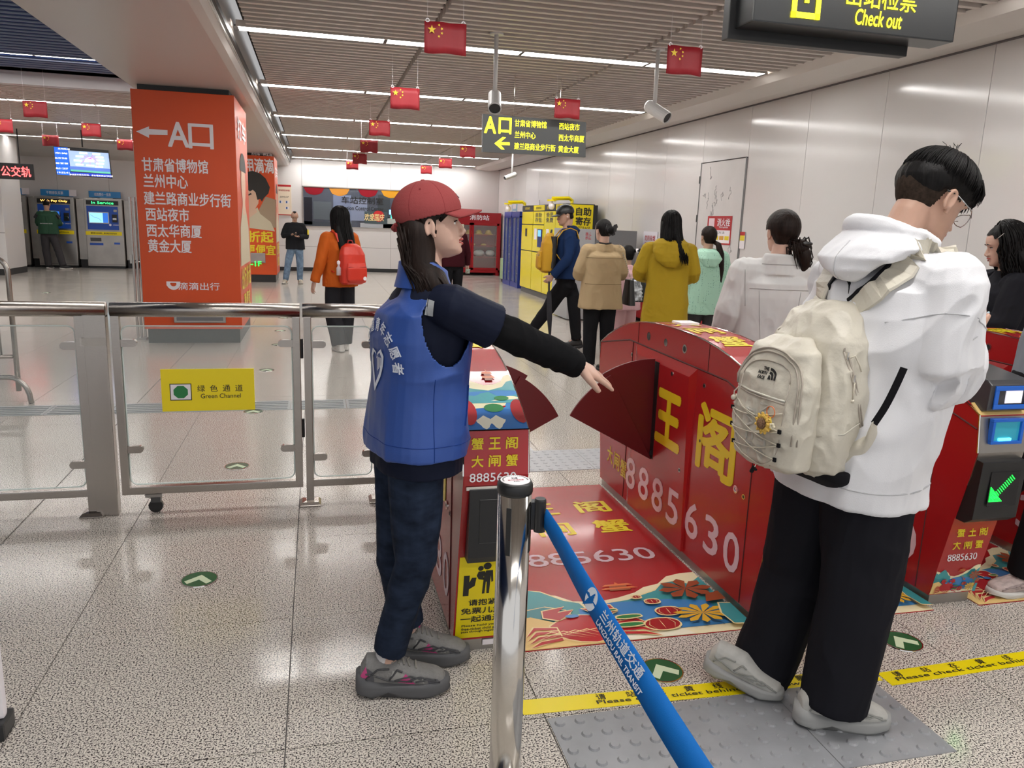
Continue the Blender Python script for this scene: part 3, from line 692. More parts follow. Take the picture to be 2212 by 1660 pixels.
MB().box((4.76, 19.98, .0), (4.92, 20.32, .07)).build('wheel_frame', m_black, s)
# tall narrow info strip & small door at far right wall
o = bevel_box('wall_strip_sign', (WX-.012, 20.9, 1.25), (WX, 21.4, 2.15), mat('strip_blue', '#8fb2c8', rough=.4), None, .002); tag(o, 'narrow pale blue information strip on the right wall above the blue cabinets', 'sign')
for k in range(4): MB().box((WX-.0135, 20.98, 1.35+.19*k), (WX-.0125, 21.32, 1.47+.19*k)).build('strip_card', m_white, o)
o = bevel_box('door_2', (WX-.01, 18.7, .1), (WX, 19.7, 2.1), m_wall, None, .002); struct(o)
# wall notices
def wall_notice(name, pts, m, label, th=.004):
    q = [at(x, y, X=WX-.013) for x, y in pts]
    ys_ = [p.y for p in q]; zs_ = [p.z for p in q]
    o = bevel_box(name, (WX-.013-th, min(ys_), min(zs_)), (WX-.013, max(ys_), max(zs_)), m, None, .001); tag(o, label, 'notice'); return o, min(ys_), max(ys_), min(zs_), max(zs_)
def WT(s, y, z, w, h, m, o, off=.01): return text(s, (WX-.018, y, z), (0, -1, 0), X1, w, h, m, o, off=off)
o, a, b, c, d = wall_notice('hydrant_notice', ((1530, 467), (1577, 530)), m_nred, 'red fire hydrant notice on the veined door')
WT('消火栓', a+(b-a)*.32, c+(d-c)*.78, (b-a)*.52, .105, m_white, o, .02); WT('Fire hydrant', a+(b-a)*.3, c+(d-c)*.60, (b-a)*.36, .03, m_white, o)
MB().box((WX-.019, a+(b-a)*.70, c+(d-c)*.62), (WX-.0175, b-(b-a)*.07, d-.03)).build('pale_patch', m_pink, o)
MB().box((WX-.019, a+.025, c+.02), (WX-.0175, b-.03, c+(d-c)*.50)).build('white_field', m_white, o)
for k in range(4): MB().box((WX-.0205, a+.04+k*(b-a-.1)/4, c+.06), (WX-.0192, a+.04+(k+.8)*(b-a-.1)/4, c+(d-c)*.3)).build('step_picture', m_yel if k % 2 == 0 else mat('pic_orange', '#d8a040'), o)
WT('使用方法', (a+b)/2, c+(d-c)*.42, (b-a)*.5, .035, m_ink, o)
o, a, b, c, d = wall_notice('paper_notice', ((1391, 500), (1418, 543)), mat('paper_white', '#e4e2ea', rough=.5), 'white paper notice with red Chinese warning, between grey cabinet and mustard hood')
WT('危险易燃', (a+b)/2, c+(d-c)*.66, (b-a)*.75, .085, m_nred, o, .0); WT('严禁携带', (a+b)/2, c+(d-c)*.30, (b-a)*.75, .085, m_nred, o, .0)
o, a, b, c, d = wall_notice('door_seal_sticker', ((1600, 501), (1607, 538)), m_white, 'small red, yellow and white sticker strip beside the veined door')
MB().box((WX-.0185, a, d-.045), (WX-.0175, b, d)).build('red_top', m_nred, o); MB().box((WX-.0185, a+.004, d-.11), (WX-.0175, b-.004, d-.045)).build('yellow_mark', m_yel, o)
hb = bevel_box('hydrant_box', (WX-.22, 9.48, .08), (WX-.02, 12.75, .82), m_fr, None, .01); tag(hb, 'red floor-standing box on the wall behind the mustard jacket', 'box')
# ================================================================ hanging signs
m_sb = mat('sign_face_black', (.018, .02, .022), rough=.3); m_ye = mat('lit_yellow', (.95, .9, .02), emit=1.1)
t = thing('exit_direction_sign', 'hanging grey sign with yellow A exit, left arrow and place names', 'sign', (2.4, 8.6, 2.3), None)
ys0 = 8.6
def SQ(pts, m, n, th, yy, par): return MB().prism([at(x, y, Y=yy) for x, y in pts], (0, th, 0)).build(n, m, par, fix=True)
SQ(((1043,246),(1266,264),(1265,340),(1042,328)), mat('sign_grey', (.065, .068, .07), rough=.35), 'board', .05, ys0, t)
ye = ys0-.002; k8 = 8.6*1.04/FPX
def TS(s, xa, xb, yc, hpx, off=.02, m=m_ye, par=t, yy=ye, k=k8, sl=.06):
    c = at((xa+xb)/2, yc, Y=yy); return text(s, c, (1, 0, 0), X1, (at(xb, yc, Y=yy) - at(xa, yc, Y=yy)).x, hpx*k, m, par, off=off)
TS('A', 1046, 1072, 270, 33, .03); TS('口', 1077, 1105, 272, 32, .03)
for s, xa, xb, yc in (('甘肃省博物馆', 1112, 1181, 268), ('兰州中心', 1112, 1157, 292), ('建兰路商业步行街', 1111, 1200, 318), ('西站夜市', 1208, 1252, 274), ('西太华商厦', 1207, 1262, 299), ('黄金大厦', 1206, 1250, 323)): TS(s, xa, xb, yc, 13.5, .0)
MB().prism([at(x, y, Y=ye) for x, y in ((1068,310),(1086,296),(1093,297),(1081,307),(1101,308),(1101,314),(1081,313),(1090,323),(1083,323))], (0, -.001, 0)).build('arrow', m_ye, t)
for px in (1110, 1209): p = at(px, 252, Y=ys0+.02); MB().tube([p, V((p.x, p.y, CZ))], .004, 5).build('hanger_rod', m_chrome, t)
t2 = thing('check_out_sign', 'black box sign reading Check out in yellow, cut by the top edge', 'sign', (2.2, 3, 2.5), None)
def P2(x, y, yy=3.0): return at(x, y, Y=yy)
a = P2(1610, 55); b = P2(2047, 90); hgt = .42; zt = a.z + hgt
MB().box((a.x+.03, 3.0, a.z+.02), (b.x+.03, 3.14, zt)).build('box', m_sb, t2, bevel=.006)
MB().box((a.x, 3.14, a.z-.02), (b.x-.08, 3.19, zt)).build('back_frame', m_black, t2, bevel=.004)
k3 = 3*1.02/FPX*1.0
c = P2(1898, 41, 2.998); text('Check out', c, X0, X1, .225, .062, m_ye, t2, off=.018, shear=.12)
c = P2(1905, 5, 2.998); text('出站检票', V((c.x, 2.998, c.z+.02)), X0, X1, .335, .095, m_ye, t2, off=.006)
c = P2(1739, 40, 2.998); fm = MB(); q = .065
for p, r in (((-q, 0), (q, .022)), ((-q, 0), (-q+.022, .16)), ((q-.022, 0), (q, .16))): fm.box((c.x+p[0], 2.995, c.z+p[1]), (c.x+r[0], 2.998, c.z+r[1]))
fm.box((c.x-.01, 2.995, c.z+.058), (c.x+.01, 2.998, c.z+.11)); fm.build('gate_pictogram', m_ye, t2)
for px in (a.x+.15, b.x-.15): MB().tube([(px, 3.16, zt), (px, 3.16, CZ)], .01).build('hanger_rod', m_black, t2)
# ================================================================ flags
m_flag = mat('flag_red', '#8e1822', rough=.55); m_star = mat('flag_gold', '#e8c52c', rough=.5)
def star(c, r, rot):
    return [(c[0] + (r if k % 2 == 0 else r*.4)*math.sin(rot + PI*k/5), c[1] + (r if k % 2 == 0 else r*.4)*math.cos(rot + PI*k/5)) for k in range(10)]
def flag(px, py, X, Yv, lab, w=.285, h=.20):
    c = at(px, py, Y=Yv); t = thing('paper_flag', lab, 'flag', (c.x, Yv, c.z), 'small red flags hung from the ceiling')
    n = 10; g = [[V((c.x - w/2 + w*i/n, Yv + .008*math.sin(i*1.1+px), c.z + h/2 - h*j/4 - .005*math.sin(i*.8)*(j/4))) for i in range(n+1)] for j in range(5)]
    vs = [p for r in g for p in r]; fs = [(j*(n+1)+i, j*(n+1)+i+1, (j+1)*(n+1)+i+1, (j+1)*(n+1)+i) for j in range(4) for i in range(n)]
    o = MB().add(vs, fs).build('cloth', m_flag, t, smooth=True); md = o.modifiers.new('s', 'SOLIDIFY'); md.thickness = .002
    def S(u, v, r, rot=0): MB().prism([V((c.x - w/2 + a*w, Yv - .0115, c.z + h/2 - b*h)) for a, b in [(u + (x)*h/w, v - y) for x, y in star((0, 0), r, rot)]], (0, -.001, 0)).build('star', m_star, t)
    S(.17, .27, .15); 
    for u, v, r in ((.34, .11, .3), (.41, .22, .9), (.41, .36, .2), (.34, .47, .6)): S(u, v, .05, r)
    for s in (-1, 1):
        p = V((c.x + s*(w/2-.02), Yv, c.z + h/2)); MB().tube([p, V((p.x, p.y, 3.28 if p.x < -2 and p.y < 11.85 else CZ))], .0012, 4).build('string', m_white, t)
        MB().lathe((p.x, Yv, p.z+.005), [(.009, -.002), (.014, -.002), (.014, .002), (.009, .002), (.009, -.002)], 10, (0, 1, 0), cap=False).build('clip', m_white, t)
fl_ = [(962, 83, 5.6, 'largest flag, hung in front of the nearest full lamp row'), (875, 213, 8.1, 'flag hung across the second lamp row'), (820, 277, 11.3, 'flag in the left line hung across the third lamp row'), (797, 316, 13.6, 'flag in the left line below the fourth lamp row'), (777, 343, 16.5, 'flag half overlapping another above the control-room window'), (761, 357, 19.8, 'farthest flag in the left line, above the control-room window'),
       (1479, 131, 5.72, 'flag nearest the right-hand camera and soffit'), (1225, 235, 8.45, 'flag hanging just above the grey exit direction sign'), (1010, 328, 14.5, 'flag just left of the grey exit sign, largest of the three there'), (962, 353, 17.1, 'flag between the two nearest the far wall, right line'), (921, 367, 20.1, 'farthest flag of the right line, above the red cap'),
       (76, 236, 11.76, 'largest flag in the left hall'), (197, 281, 14.3, 'left-hall flag above the passenger display'), (109, 304, 16.9, 'left-hall flag touching the display top left corner'), (270, 313, 17.0, 'left-hall flag partly behind the orange column'), (6, 272, 14.2, 'left-hall flag cut by the left edge')]
for a, b, c, l in fl_: flag(a, b, 0, c, 'red ' + l)
# ================================================================ cctv cameras
m_cw = mat('camera_white', (.62, .61, .6), rough=.35)
def cctv(top, joint, dirv, L, r, label, dark=False):
    t = thing('security_camera', label, 'camera', joint)
    j = V(joint); MB().tube([V((j.x, j.y, top)), j + V((0, 0, .02))], .019, 10).build('drop_pole', m_cw, t, smooth=True)
    MB().lathe((j.x, j.y, top-.012), [(0, 0), (.06, 0), (.06, .012), (0, .012)], 14).build('ceiling_rose', m_cw, t)
    d = V(dirv).normalized(); a = j - d*L*.35 - V((0, 0, r*.6)); 
    MB().lathe(a, [(0, -.0), (r*.8, 0), (r, .02), (r, L), (r*.86, L+.005), (r*.86, L-.02), (0, L-.02)], 20, d).build('housing', m_cw, t, smooth=False)
    MB().lathe(a + d*(L-.015), [(0, 0), (r*.85, 0), (r*.85, .006), (0, .006)], 20, d).build('lens_face', m_black, t)
    MB().ell(j - V((0, 0, .0)), (.028, .028, .028), None, 6).build('knuckle', m_cw, t, smooth=True)
ja = at(1069, 205, Y=6.9); cctv(CZ, ja, (-.15, -.75, -.62), .23, .058, 'white ceiling camera on a pole, left of the two pointing down at the gates')
jb = at(1414, 228, Y=6.9); cctv(CZ, jb, (.45, -.75, -.50), .26, .056, 'white ceiling camera on a pole, nearer the right wall of the two')
jc = at(1106, 376, Y=17.0); cctv(3.06, jc, (-.86, -.3, -.35), .30, .05, 'small white camera hanging in front of the far right corner')
# ================================================================ ticket gates
def arch(y): t = abs((y - 3.32)/.95); return .845 + .205*(1 - min(t, 1)**2.6)
FRONT = [(2.485, .045), (2.414, .41), (2.373, .60), (2.355, .70), (2.372, .845)]
BACK = [(4.27, .845), (4.28, .70), (4.255, .60), (4.22, .41), (4.16, .045)]
def gate(x0, x1, kind, label):
    t = thing('ticket_gate', label, 'ticket gate', ((x0+x1)/2, 3.32, 0), 'red ticket gates')
    top = [(y, arch(y)) for y in [2.372 + 1.898*k/18 for k in range(1, 18)]]
    prof = FRONT + top + BACK
    b = MB(); b.rings([[(x, y, z) for y, z in prof] for x in (x0, x1)])
    b.build('body', m_red, t, fix=True)
    MB().box((x0+.01, 2.49, 0), (x1-.01, 4.155, .046)).build('plinth', m_steel2, t)
    # steel edging along both top edges and down the ends
    for x in (x0, x1):
        MB().tube([(x, y, z) for y, z in FRONT[3:] + top + BACK[:2]], .0035, 5).build('edge_trim', m_chrome, t)
    for s, x in ((-1, x0), (1, x1)):
        j = MB()
        j.tube([(x + s*.0005, y, z) for y, z in ((4.27, .842), (3.84, .918), (2.80, .905), (2.375, .79))], .0038, 4)
        for ya, yb, zb in ((3.80, 3.79, .915), (2.56, 2.44+.12, .83)): j.tube([(x + s*.0003, ya, .05), (x + s*.0003, yb, zb)], .003, 4)
        j.tube([(x + s*.0003, 3.73, .915), (x + s*.0003, 3.73, arch(3.73))], .002, 4); j.tube([(x + s*.0003, 2.97, .905), (x + s*.0003, 2.97, arch(2.97))], .002, 4)
        j.build('panel_joint', mat('joint_brown', (.10, .03, .03), rough=.6), t)
        # raised flap housing
        h = MB(); X_ = x + s*.014
        o_ = [(3.06, .05), (3.75, .05), (3.75, .913), (3.06, .908)]; i_ = [(3.062, .05), (3.70, .05), (3.70, .865), (3.11, .860)]
        h.rings([[(x, y, z) for y, z in o_], [(X_, y, z) for y, z in i_]])
        h.build('flap_housing', m_red, t, fix=True)
        MB().box((X_ - .001 if s > 0 else X_-.0012, 3.425, .38), (X_+.0012 if s > 0 else X_+.001, 3.475, .868)).build('flap_slot', m_black, t)
        ho = MB(); hi = MB()
        for y, z, r in ((3.60, .972, .016), (3.20, .972, .016), (3.40, .971, .014)): 
            ho.lathe((x, y, z), [(0, 0), (r+.005, 0), (r+.005, .002), (0, .002)], 14, (s, 0, 0)); 
            if r > .015: hi.lathe((x+s*.002, y, z), [(0, 0), (r-.002, 0), (r-.002, .0008), (0, .0008)], 12, (s, 0, 0))
        for y, z in ((3.80, .845), (2.99, .845), (2.6, .48), (2.985, .60)): ho.lathe((x, y, z), [(0, 0), (.011, 0), (.011, .002), (0, .002)], 12, (s, 0, 0)); hi.lathe((x+s*.002, y, z), [(0, 0), (.007, 0), (.007, .0008), (0, .0008)], 10, (s, 0, 0))
        for y, z in ((3.60, .845), (3.28, .842), (3.13, .17+.25)): ho.lathe((X_, y, z), [(0, 0), (.011, 0), (.011, .002), (0, .002)], 12, (s, 0, 0)); hi.lathe((X_+s*.002, y, z), [(0, 0), (.007, 0), (.007, .0008), (0, .0008)], 10, (s, 0, 0))
        ho.build('sensor_ring', m_chrome, t)['kind'] = 'stuff'; hi.build('sensor_window', m_black, t)['kind'] = 'stuff'
        MB().lathe((x, 2.66, .49), [(0, 0), (.017, 0), (.017, .004), (.010, .004), (.009, .001), (0, .001)], 16, (s, 0, 0)).build('lock', m_chrome, t)
        # side lettering
        xd = (0, s, 0); ft = lambda q, y, z, w, h, m, off=.03: text(q, (x + s*.0005, y, z), xd, X1, w, h, m, t, off=off)
        sy = (lambda y: y) if s < 0 else (lambda y: 6.42 - y + .2)
        def side(q, y, z, w, h, m, off=.03):
            xx = X_ if 3.06 < y < 3.75 and (s < 0 or True) else x
            return text(q, (xx + s*.0006, y, z), xd, X1, w, h, m, t, off=off)
        if s < 0:
            side('王', 3.285, .62, .27, .27, m_yel, .045); side('阁', 2.85, .63, .33, .30, m_yel, .03)
            for q, y in (('大', 4.02), ('闸', 3.915), ('蟹', 3.815-.0)): side(q, y, .215+ (y-3.9)*.1, .085, .10, m_yel, .02)
            for q, y in (('8', 3.68), ('8', 3.51), ('8', 3.34), ('5', 3.17), ('6', 3.0), ('3', 2.82), ('0', 2.65)): side(q, y, .225, .125, .168, m_pink, .012)
        else:
            side('蟹', 3.0-.16, .63, .30, .28, m_yel, .02); side('王', 3.3, .62, .27, .27, m_yel, .045); side('阁', 3.9, .62, .30, .28, m_yel, .03)
            for q, y in zip('8885630', (2.72, 2.89, 3.15, 3.32, 3.49, 3.66, 3.86)): side(q, y, .225, .125, .168, m_pink, .012)
    # lettering on the curved top, reading across
    xm = (x0+x1)/2
    for q, yc in (('大', 3.48), ('闸', 3.24), ('蟹', 3.0), ('王', 3.74)):
        fn = lambda u, v, yc=yc: V((xm + u, yc + v, arch(yc + v)))
        text(q, (xm, yc, 0), X0, (0, 1, 0), .15, .18, m_yel, t, off=.03, fn=fn, lift=.001, thick=.001)
    # --- ends facing the viewer
    if kind == 'panel':   # no reader on this end: art, text panel, blank display, yellow notice
        def FR(z):   # front profile y at height z
            for (ya, za), (yb, zb) in zip(FRONT, FRONT[1:]):
                if za <= z <= zb: return ya + (yb-ya)*(z-za)/(zb-za)
            return 2.372
        MB().rings([[(x, FR(z)-.004, z) for z in (.665, .70, .845)] + [(x, FR(z)+.001, z) for z in (.845, .70, .665)] for x in (x0+.002, x1-.002)]).build('text_panel', m_red, t, fix=True)
        MB().tube([(x0, 2.368, .847), (x1, 2.368, .847)], .003, 4).build('panel_trim', m_chrome, t)
        for q, z in (('蟹王阁', .805), ('大闸蟹', .748)):
            for i, ch in enumerate(q): text(ch, (x0+.045+.057*i, FR(z)-.005, z), X0, X1, .040, .040, m_yel, t, off=.022)
        text('8885630', ((x0+x1)/2-.012, 2.350, .695), X0, X1, .155, .030, m_white, t, off=.006)
        d = MB(); d.rings([[(x, y, z) for y, z in ((2.36, .655), (2.345, .655), (2.345, .42), (2.36, .395), (2.41, .395), (2.37, .6))] for x in (x0+.02, x1-.015)]); d.build('blank_display', m_black, t, fix=True, bevel=.003)
        MB().box((x0+.01, 2.35, .652), (x1-.005, 2.362, .664)).build('silver_lip', m_chrome, t)
        MB().tube([(x0+.055, 2.344, .62), (x0+.055, 2.344, .47), (x1-.04, 2.344, .47), (x1-.04, 2.344, .62), (x0+.055, 2.344, .62)], .0012, 4).build('display_outline', mat('dark_line', (.04, .04, .04)), t)
        yn = MB(); yn.rings([[(x, FR(z)-.003, z) for z in (.055, .392)] + [(x, FR(z)+.0, z) for z in (.392, .055)] for x in (x0+.006, x1-.006)]); yn.build('child_notice', m_yels, t, fix=True)
        s_ = V((0, FR(.06)-FR(.39), .06-.39)).normalized()*-1
        def NP(u, v): return V((x0+.006+u, FR(v)-.0035, v))
        def npoly(pts, n='pictogram'): MB().prism([NP(u, v) for u, v in pts], (0, -.0006, 0)).build(n, m_ink, t)
        npoly([(.018, .235), (.038, .235), (.038, .318), (.018, .318)], 'gate_icon'); npoly([(.038, .29), (.046, .308), (.062, .308), (.058, .275), (.038, .262)], 'gate_icon')
        npoly([(.098 + .014*math.cos(a), .352 + .014*math.sin(a)) for a in [2*PI*k/12 for k in range(12)]], 'adult_icon'); npoly([(.075 + .010*math.cos(a), .344 + .010*math.sin(a)) for a in [2*PI*k/12 for k in range(12)]], 'child_icon')
        npoly([(.068, .332), (.09, .332), (.094, .318), (.086, .31), (.09, .296), (.07, .30), (.062, .315)], 'child_icon'); npoly([(.094, .334), (.118, .334), (.122, .29), (.116, .285), (.112, .312), (.110, .24), (.101, .24), (.099, .288), (.096, .288), (.094, .24), (.085, .24), (.088, .31)], 'adult_icon')
        for i, (q, z) in enumerate((('请抱紧', .207), ('免票儿童', .172), ('一起通过', .137))): text(q, NP(.09, z), X0, X1, [.10, .15, .15][i], .026, m_ink, t, off=.02)
        for i, q in enumerate(('Please hold your', 'free-ticket child and', 'pass through together')): text(q, NP(.088, .107-.013*i), X0, X1, .135, .010, m_ink, t, off=.012)
        MB().box((x1-.11, 2.483, .02), (x1-.05, 2.487, .04)).build('asset_label', m_white, t)
    else:
        s = MB(); s.rings([[(x, y-.004, z) for y, z in ((2.385, .56), (2.373, .60), (2.355, .70), (2.372, .84), (2.40, .84), (2.40, .56))] for x in (x0+.002, x1-.002)]); s.build('reader_fascia', m_steel2, t, fix=True)
        bl = mat('reader_blue', '#1f63c8', rough=.25); cy = mat('reader_glow', (.1, .75, .8), emit=1.2)
        def ringbox(n, xa, xb, za, zb, y, m, w=.012, dp=.02):
            f = MB(); f.box((xa, y-dp, za), (xb, y, za+w)); f.box((xa, y-dp, zb-w), (xb, y, zb)); f.box((xa, y-dp, za+w), (xa+w, y, zb-w)); f.box((xb-w, y-dp, za+w), (xb, y, zb-w)); return f.build(n, m, t, bevel=.002)
        ringbox('card_reader_frame', x0+.04, x1-.03, .735, .835, 2.362, bl); MB().box((x0+.05, 2.352, .745), (x1-.04, 2.355, .825)).build('card_reader_well', mat('reader_teal', (.02, .22, .30), rough=.3, emit=.25), t)
        MB().box((x0+.08, 2.345, .748), (x1-.08, 2.352, .758)).build('card_reader_light', cy, t)
        sc_ = MB(); sc_.rings([[(x, y, z) for y, z in ((2.36, .865), (2.355, .965), (2.375, .982), (2.73, 1.035), (2.75, .99), (2.50, .90), (2.40, .852))] for x in (x0+.015, x1-.01)]); sc_.build('scanner_hood', mat('scanner_grey', (.05, .05, .055), rough=.22), t, fix=True, bevel=.006)
        ringbox('scanner_window_frame', x0+.035, x1-.02, .872, .962, 2.356, bl, .018, .006); MB().box((x0+.085, 2.351, .895), (x1-.055, 2.354, .945)).build('scanner_window', mat('scanner_pale', (.75, .72, .8), rough=.3, emit=.25), t)
        text('扫码', (xm, 2.56, 1.02), X0, (0, 1, .15), .06, .03, m_white, t)
        ap = MB(); ap.rings([[(x, y, z) for y, z in ((2.372, .848), (2.42, .885), (2.42, .88), (2.372, .842))] for x in (x0+.0, x1)]); ap.build('sand_print', mat('print_sand', '#e6c47e', rough=.4), t, fix=True)
        d = MB(); d.rings([[(x, y, z) for y, z in ((2.37, .675), (2.325, .670), (2.335, .435), (2.37, .41), (2.425, .41), (2.38, .6))] for x in (x0+.004, x1-.004)]); d.build('display_housing', m_black, t, fix=True, bevel=.004)
        MB().box((x0+.05, 2.3245, .49), (x1-.03, 2.3265, .63)).build('display_glass', mat('gl_black', (.006, .006, .008), rough=.1), t)
        led = MB(); 
        for k in range(13):
            for j in range(-2, 3):
                u = .045 - k*.007 + j*.0035*1.0; v = .045 - k*.007 - j*.0035; led.box((xm+u-.0016, 2.322, .562+v-.0016), (xm+u+.0016, 2.324, .562+v+.0016))
        for k in range(12):
            for j in range(max(0, 12-k)):
                u = -.052 + k*.0052; v = -.05 + j*.0052; led.box((xm+u-.0016, 2.322, .562+v-.0016), (xm+u+.0016, 2.324, .562+v+.0016))
        led.build('green_arrow', mat('led_green', '', 0), t)
        def FR(z): return 2.485 + (2.414-2.485)*(z-.045)/(.41-.045)
        for q, z in (('蟹王阁', .345), ('大闸蟹', .285)):
            for i, ch in enumerate(q): text(ch, (x0+.055+.055*i, FR(z)-.001, z), X0, X1, .038, .042, m_yel, t, off=.02)
        text('8885630', (xm-.005, FR(.225)-.001, .225), X0, X1, .145, .032, m_white, t, off=.006)
        landscape(lambda u, v: V((x0 + .002 + u*(x1-x0-.004), FR(.05+v*.13)-.001, .05+v*.13)), V((0, -1, 0)), t, small=True)
    if kind == 'panel':
        def top_f(u, v):
            y = 2.372 + v*.40; return V((x0 + .002 + u*(x1-x0-.004), y, arch(y)+.0006))
        landscape(top_f, V((0, -.6, .8)).normalized(), t, small=True, lake=True)
    return t
pal = dict(cream='#efe3bb', teal='#3f9aa0', teal2='#2f8790', lake='#3f86c4', lake2='#2f6fb4', sand='#dcbf86', crab='#b8232b', lant='#a01c22', green='#3a8a6a', gold='#e0b030', rust='#9a4a28', foam='#efe9d2', pag='#d8703a', line='#f0d9a0')
def pm(k): return mat('print_'+k, pal[k], rough=.33)
def landscape(F, nd, parent, small=False, lake=False):
    """flat printed scene of mountains, lake, crab, lanterns and flowers; F maps (u,v in 0..1) to the surface"""
    lay = [0]
    def pp(pts, k, n, sub=2, outl=True):
        if outl and not small and k in ('crab', 'lant', 'teal', 'teal2', 'green', 'rust') and len(pts) > 4:
            cu_ = sum(p[0] for p in pts)/len(pts); cv_ = sum(p[1] for p in pts)/len(pts); pp([(p[0] + (.006 if p[0] > cu_ else -.006), p[1] + (.012 if p[1] > cv_ else -.012)) for p in pts], 'line', n+'_outline', sub, False)
        lay[0] += 1
        q = []
        for i in range(len(pts)):
            a, b = pts[i], pts[(i+1) % len(pts)]
            for s in range(sub): q.append((a[0]+(b[0]-a[0])*s/sub, a[1]+(b[1]-a[1])*s/sub))
        P_ = [F(min(max(u, 0), 1), min(max(v, 0), 1)) + nd*(.0005 + .00022*lay[0]) for u, v in q]
        me = bpy.data.meshes.new(n); bm = bmesh.new(); vs = [bm.verts.new(p) for p in P_]; f = bm.faces.new(vs); f.normal_update()
        if f.normal.dot(nd) < 0: f.normal_flip()
        bmesh.ops.triangulate(bm, faces=[f]); bm.to_mesh(me); bm.free(); me.materials.append(pm(k)); link(n, me, parent)
    def blob(cx, cy, rx, ry, k, n, a0=0, m=16, wob=0): pp([(cx + rx*(1+wob*math.sin(3*a))*math.cos(a+a0), cy + ry*(1+wob*math.cos(4*a))*math.sin(a+a0)) for a in [2*PI*i/m for i in range(m)]], k, n, 1)
    pp([(0, 0), (1, 0), (1, 1.0), (.93, 1.0), (.85, .96), (.78, .84), (.70, .80), (.64, .72), (.55, .66), (.45, .62), (.34, .66), (.28, .78), (.2, .84), (.1, .80), (0, .86)] if not lake else [(0, 0), (1, 0), (1, .72), (.9, .70), (.8, .60), (.66, .56), (.5, .55), (.3, .62), (.15, .64), (0, .58)], 'cream', 'print_cloud')
    if not lake:
        pp([(0, .3), (.4, .3), (.36, .62), (.3, .68), (.22, .86), (.17, .90), (.12, .84), (.06, .74), (0, .8)], 'teal', 'print_mountain')
        pp([(.0, .3), (.32, .3), (.28, .52), (.2, .60), (.1, .56), (0, .62)], 'teal2', 'print_mountain')
        pp([(.42, .3), (1, .3), (1, .90), (.92, .78), (.88, .86), (.80, .84), (.74, .72), (.66, .66), (.58, .60), (.5, .58)], 'teal', 'print_mountain')
        pp([(.30, .10), (.95, .10), (.93, .48), (.75, .56), (.5, .58), (.34, .52)], 'lake', 'print_lake')
        pp([(0, 0), (.5, 0), (.44, .12), (.34, .2), (.2, .36), (.12, .46), (0, .42)], 'sand', 'print_sand_bank')
        pp([(.4, 0), (.75, 0), (.7, .12), (.62, .09), (.56, .16), (.48, .10)], 'foam', 'print_foam')
    else:
        pp([(0, .3), (1, .3), (1, .62), (.9, .60), (.8, .52), (.55, .47), (.3, .5), (.15, .53), (0, .5)], 'teal', 'print_mountain')
        pp([(0, 0), (1, 0), (1, .46), (.7, .47), (.4, .46), (0, .44)], 'lake', 'print_lake'); pp([(0, 0), (1, 0), (1, .2), (.5, .25), (0, .22)], 'lake2', 'print_lake')
        for u in (.35, .55): blob(u, .08, .12, .06, 'foam', 'print_foam', wob=.25)
        blob(.55, .24, .16, .05, 'green', 'print_lily_pad'); blob(.72, .36, .12, .03, 'green', 'print_lily_pad'); blob(.95, .2, .14, .14, 'lant', 'print_lantern'); blob(.12, .2, .14, .15, 'crab', 'print_crab')
    # pavilion
    px, py, s = (.585, .80, 1) if not lake else (.62, .66, 1.3)
    for k, (w, z) in enumerate(((.09, 0), (.075, .055))):
        pp([(px-w*s, py+z*s), (px+w*s, py+z*s), (px+w*.7*s, py+(z+.03)*s), (px-w*.7*s, py+(z+.03)*s)], 'pag', 'print_pavilion_roof'); pp([(px-w*.55*s, py+(z-.03)*s), (px+w*.55*s, py+(z-.03)*s), (px+w*.55*s, py+z*s), (px-w*.55*s, py+z*s)], 'rust', 'print_pavilion')
    pp([(px-.01, py+.08*s), (px+.01, py+.08*s), (px, py+.12*s)], 'pag', 'print_pavilion_roof')
    if lake: return
    # crab
    blob(.33, .22, .155, .19, 'crab', 'print_crab', wob=.05)
    for sx in (-1, 1):
        for k in range(4):
            a = (.15 + .35*k); x0_, y0_ = .33 + sx*.13, .24 - .05*k
            pp([(x0_, y0_+.02), (x0_+sx*.09, y0_+.05-.02*k), (x0_+sx*.14, y0_-.08), (x0_+sx*.085, y0_+.015-.02*k), (x0_, y0_-.015)], 'crab', 'print_crab_leg')
        pp([(.33+sx*.10, .36), (.33+sx*.16, .42), (.33+sx*.15, .52), (.33+sx*.05, .56), (.33+sx*.09, .48), (.33+sx*.02, .5), (.33+sx*.06, .42)], 'crab', 'print_crab_claw')
    blob(.29, .40, .03, .025, 'lake', 'print_crab_eye'); blob(.39, .40, .03, .025, 'lake', 'print_crab_eye')
    for u, v, r in ((.64, .16, .075), (.71, .34, .055), (.675, .51, .032), (.62, .60, .02)):
        blob(u, v, r, r*1.15, 'lant', 'print_lantern')
        for o_ in (-.5, 0, .5): pp([(u+o_*r-.002, v-r*1.05), (u+o_*r*1.5, v), (u+o_*r-.002, v+r*1.05), (u+o_*r*1.5-.004, v)], 'line', 'print_lantern_rib')
    for u, v, r in ((.52, .30, .055), (.50, .18, .06), (.46, .42, .03)): blob(u, v, r, r*.45, 'green', 'print_lily_pad')
    for k in range(8):
        a = 2*PI*k/8; pp([(.87, .66), (.87+.10*math.cos(a-.3), .66+.14*math.sin(a-.3)), (.87+.13*math.cos(a), .66+.18*math.sin(a)), (.87+.10*math.cos(a+.3), .66+.14*math.sin(a+.3))], 'rust', 'print_petal')
    for k in range(11):
        a = 2*PI*k/11; pp([(.84, .24), (.84+.10*math.cos(a-.2), .24+.12*math.sin(a-.2)), (.84+.13*math.cos(a), .24+.15*math.sin(a)), (.84+.10*math.cos(a+.2), .24+.12*math.sin(a+.2))], 'gold', 'print_petal')
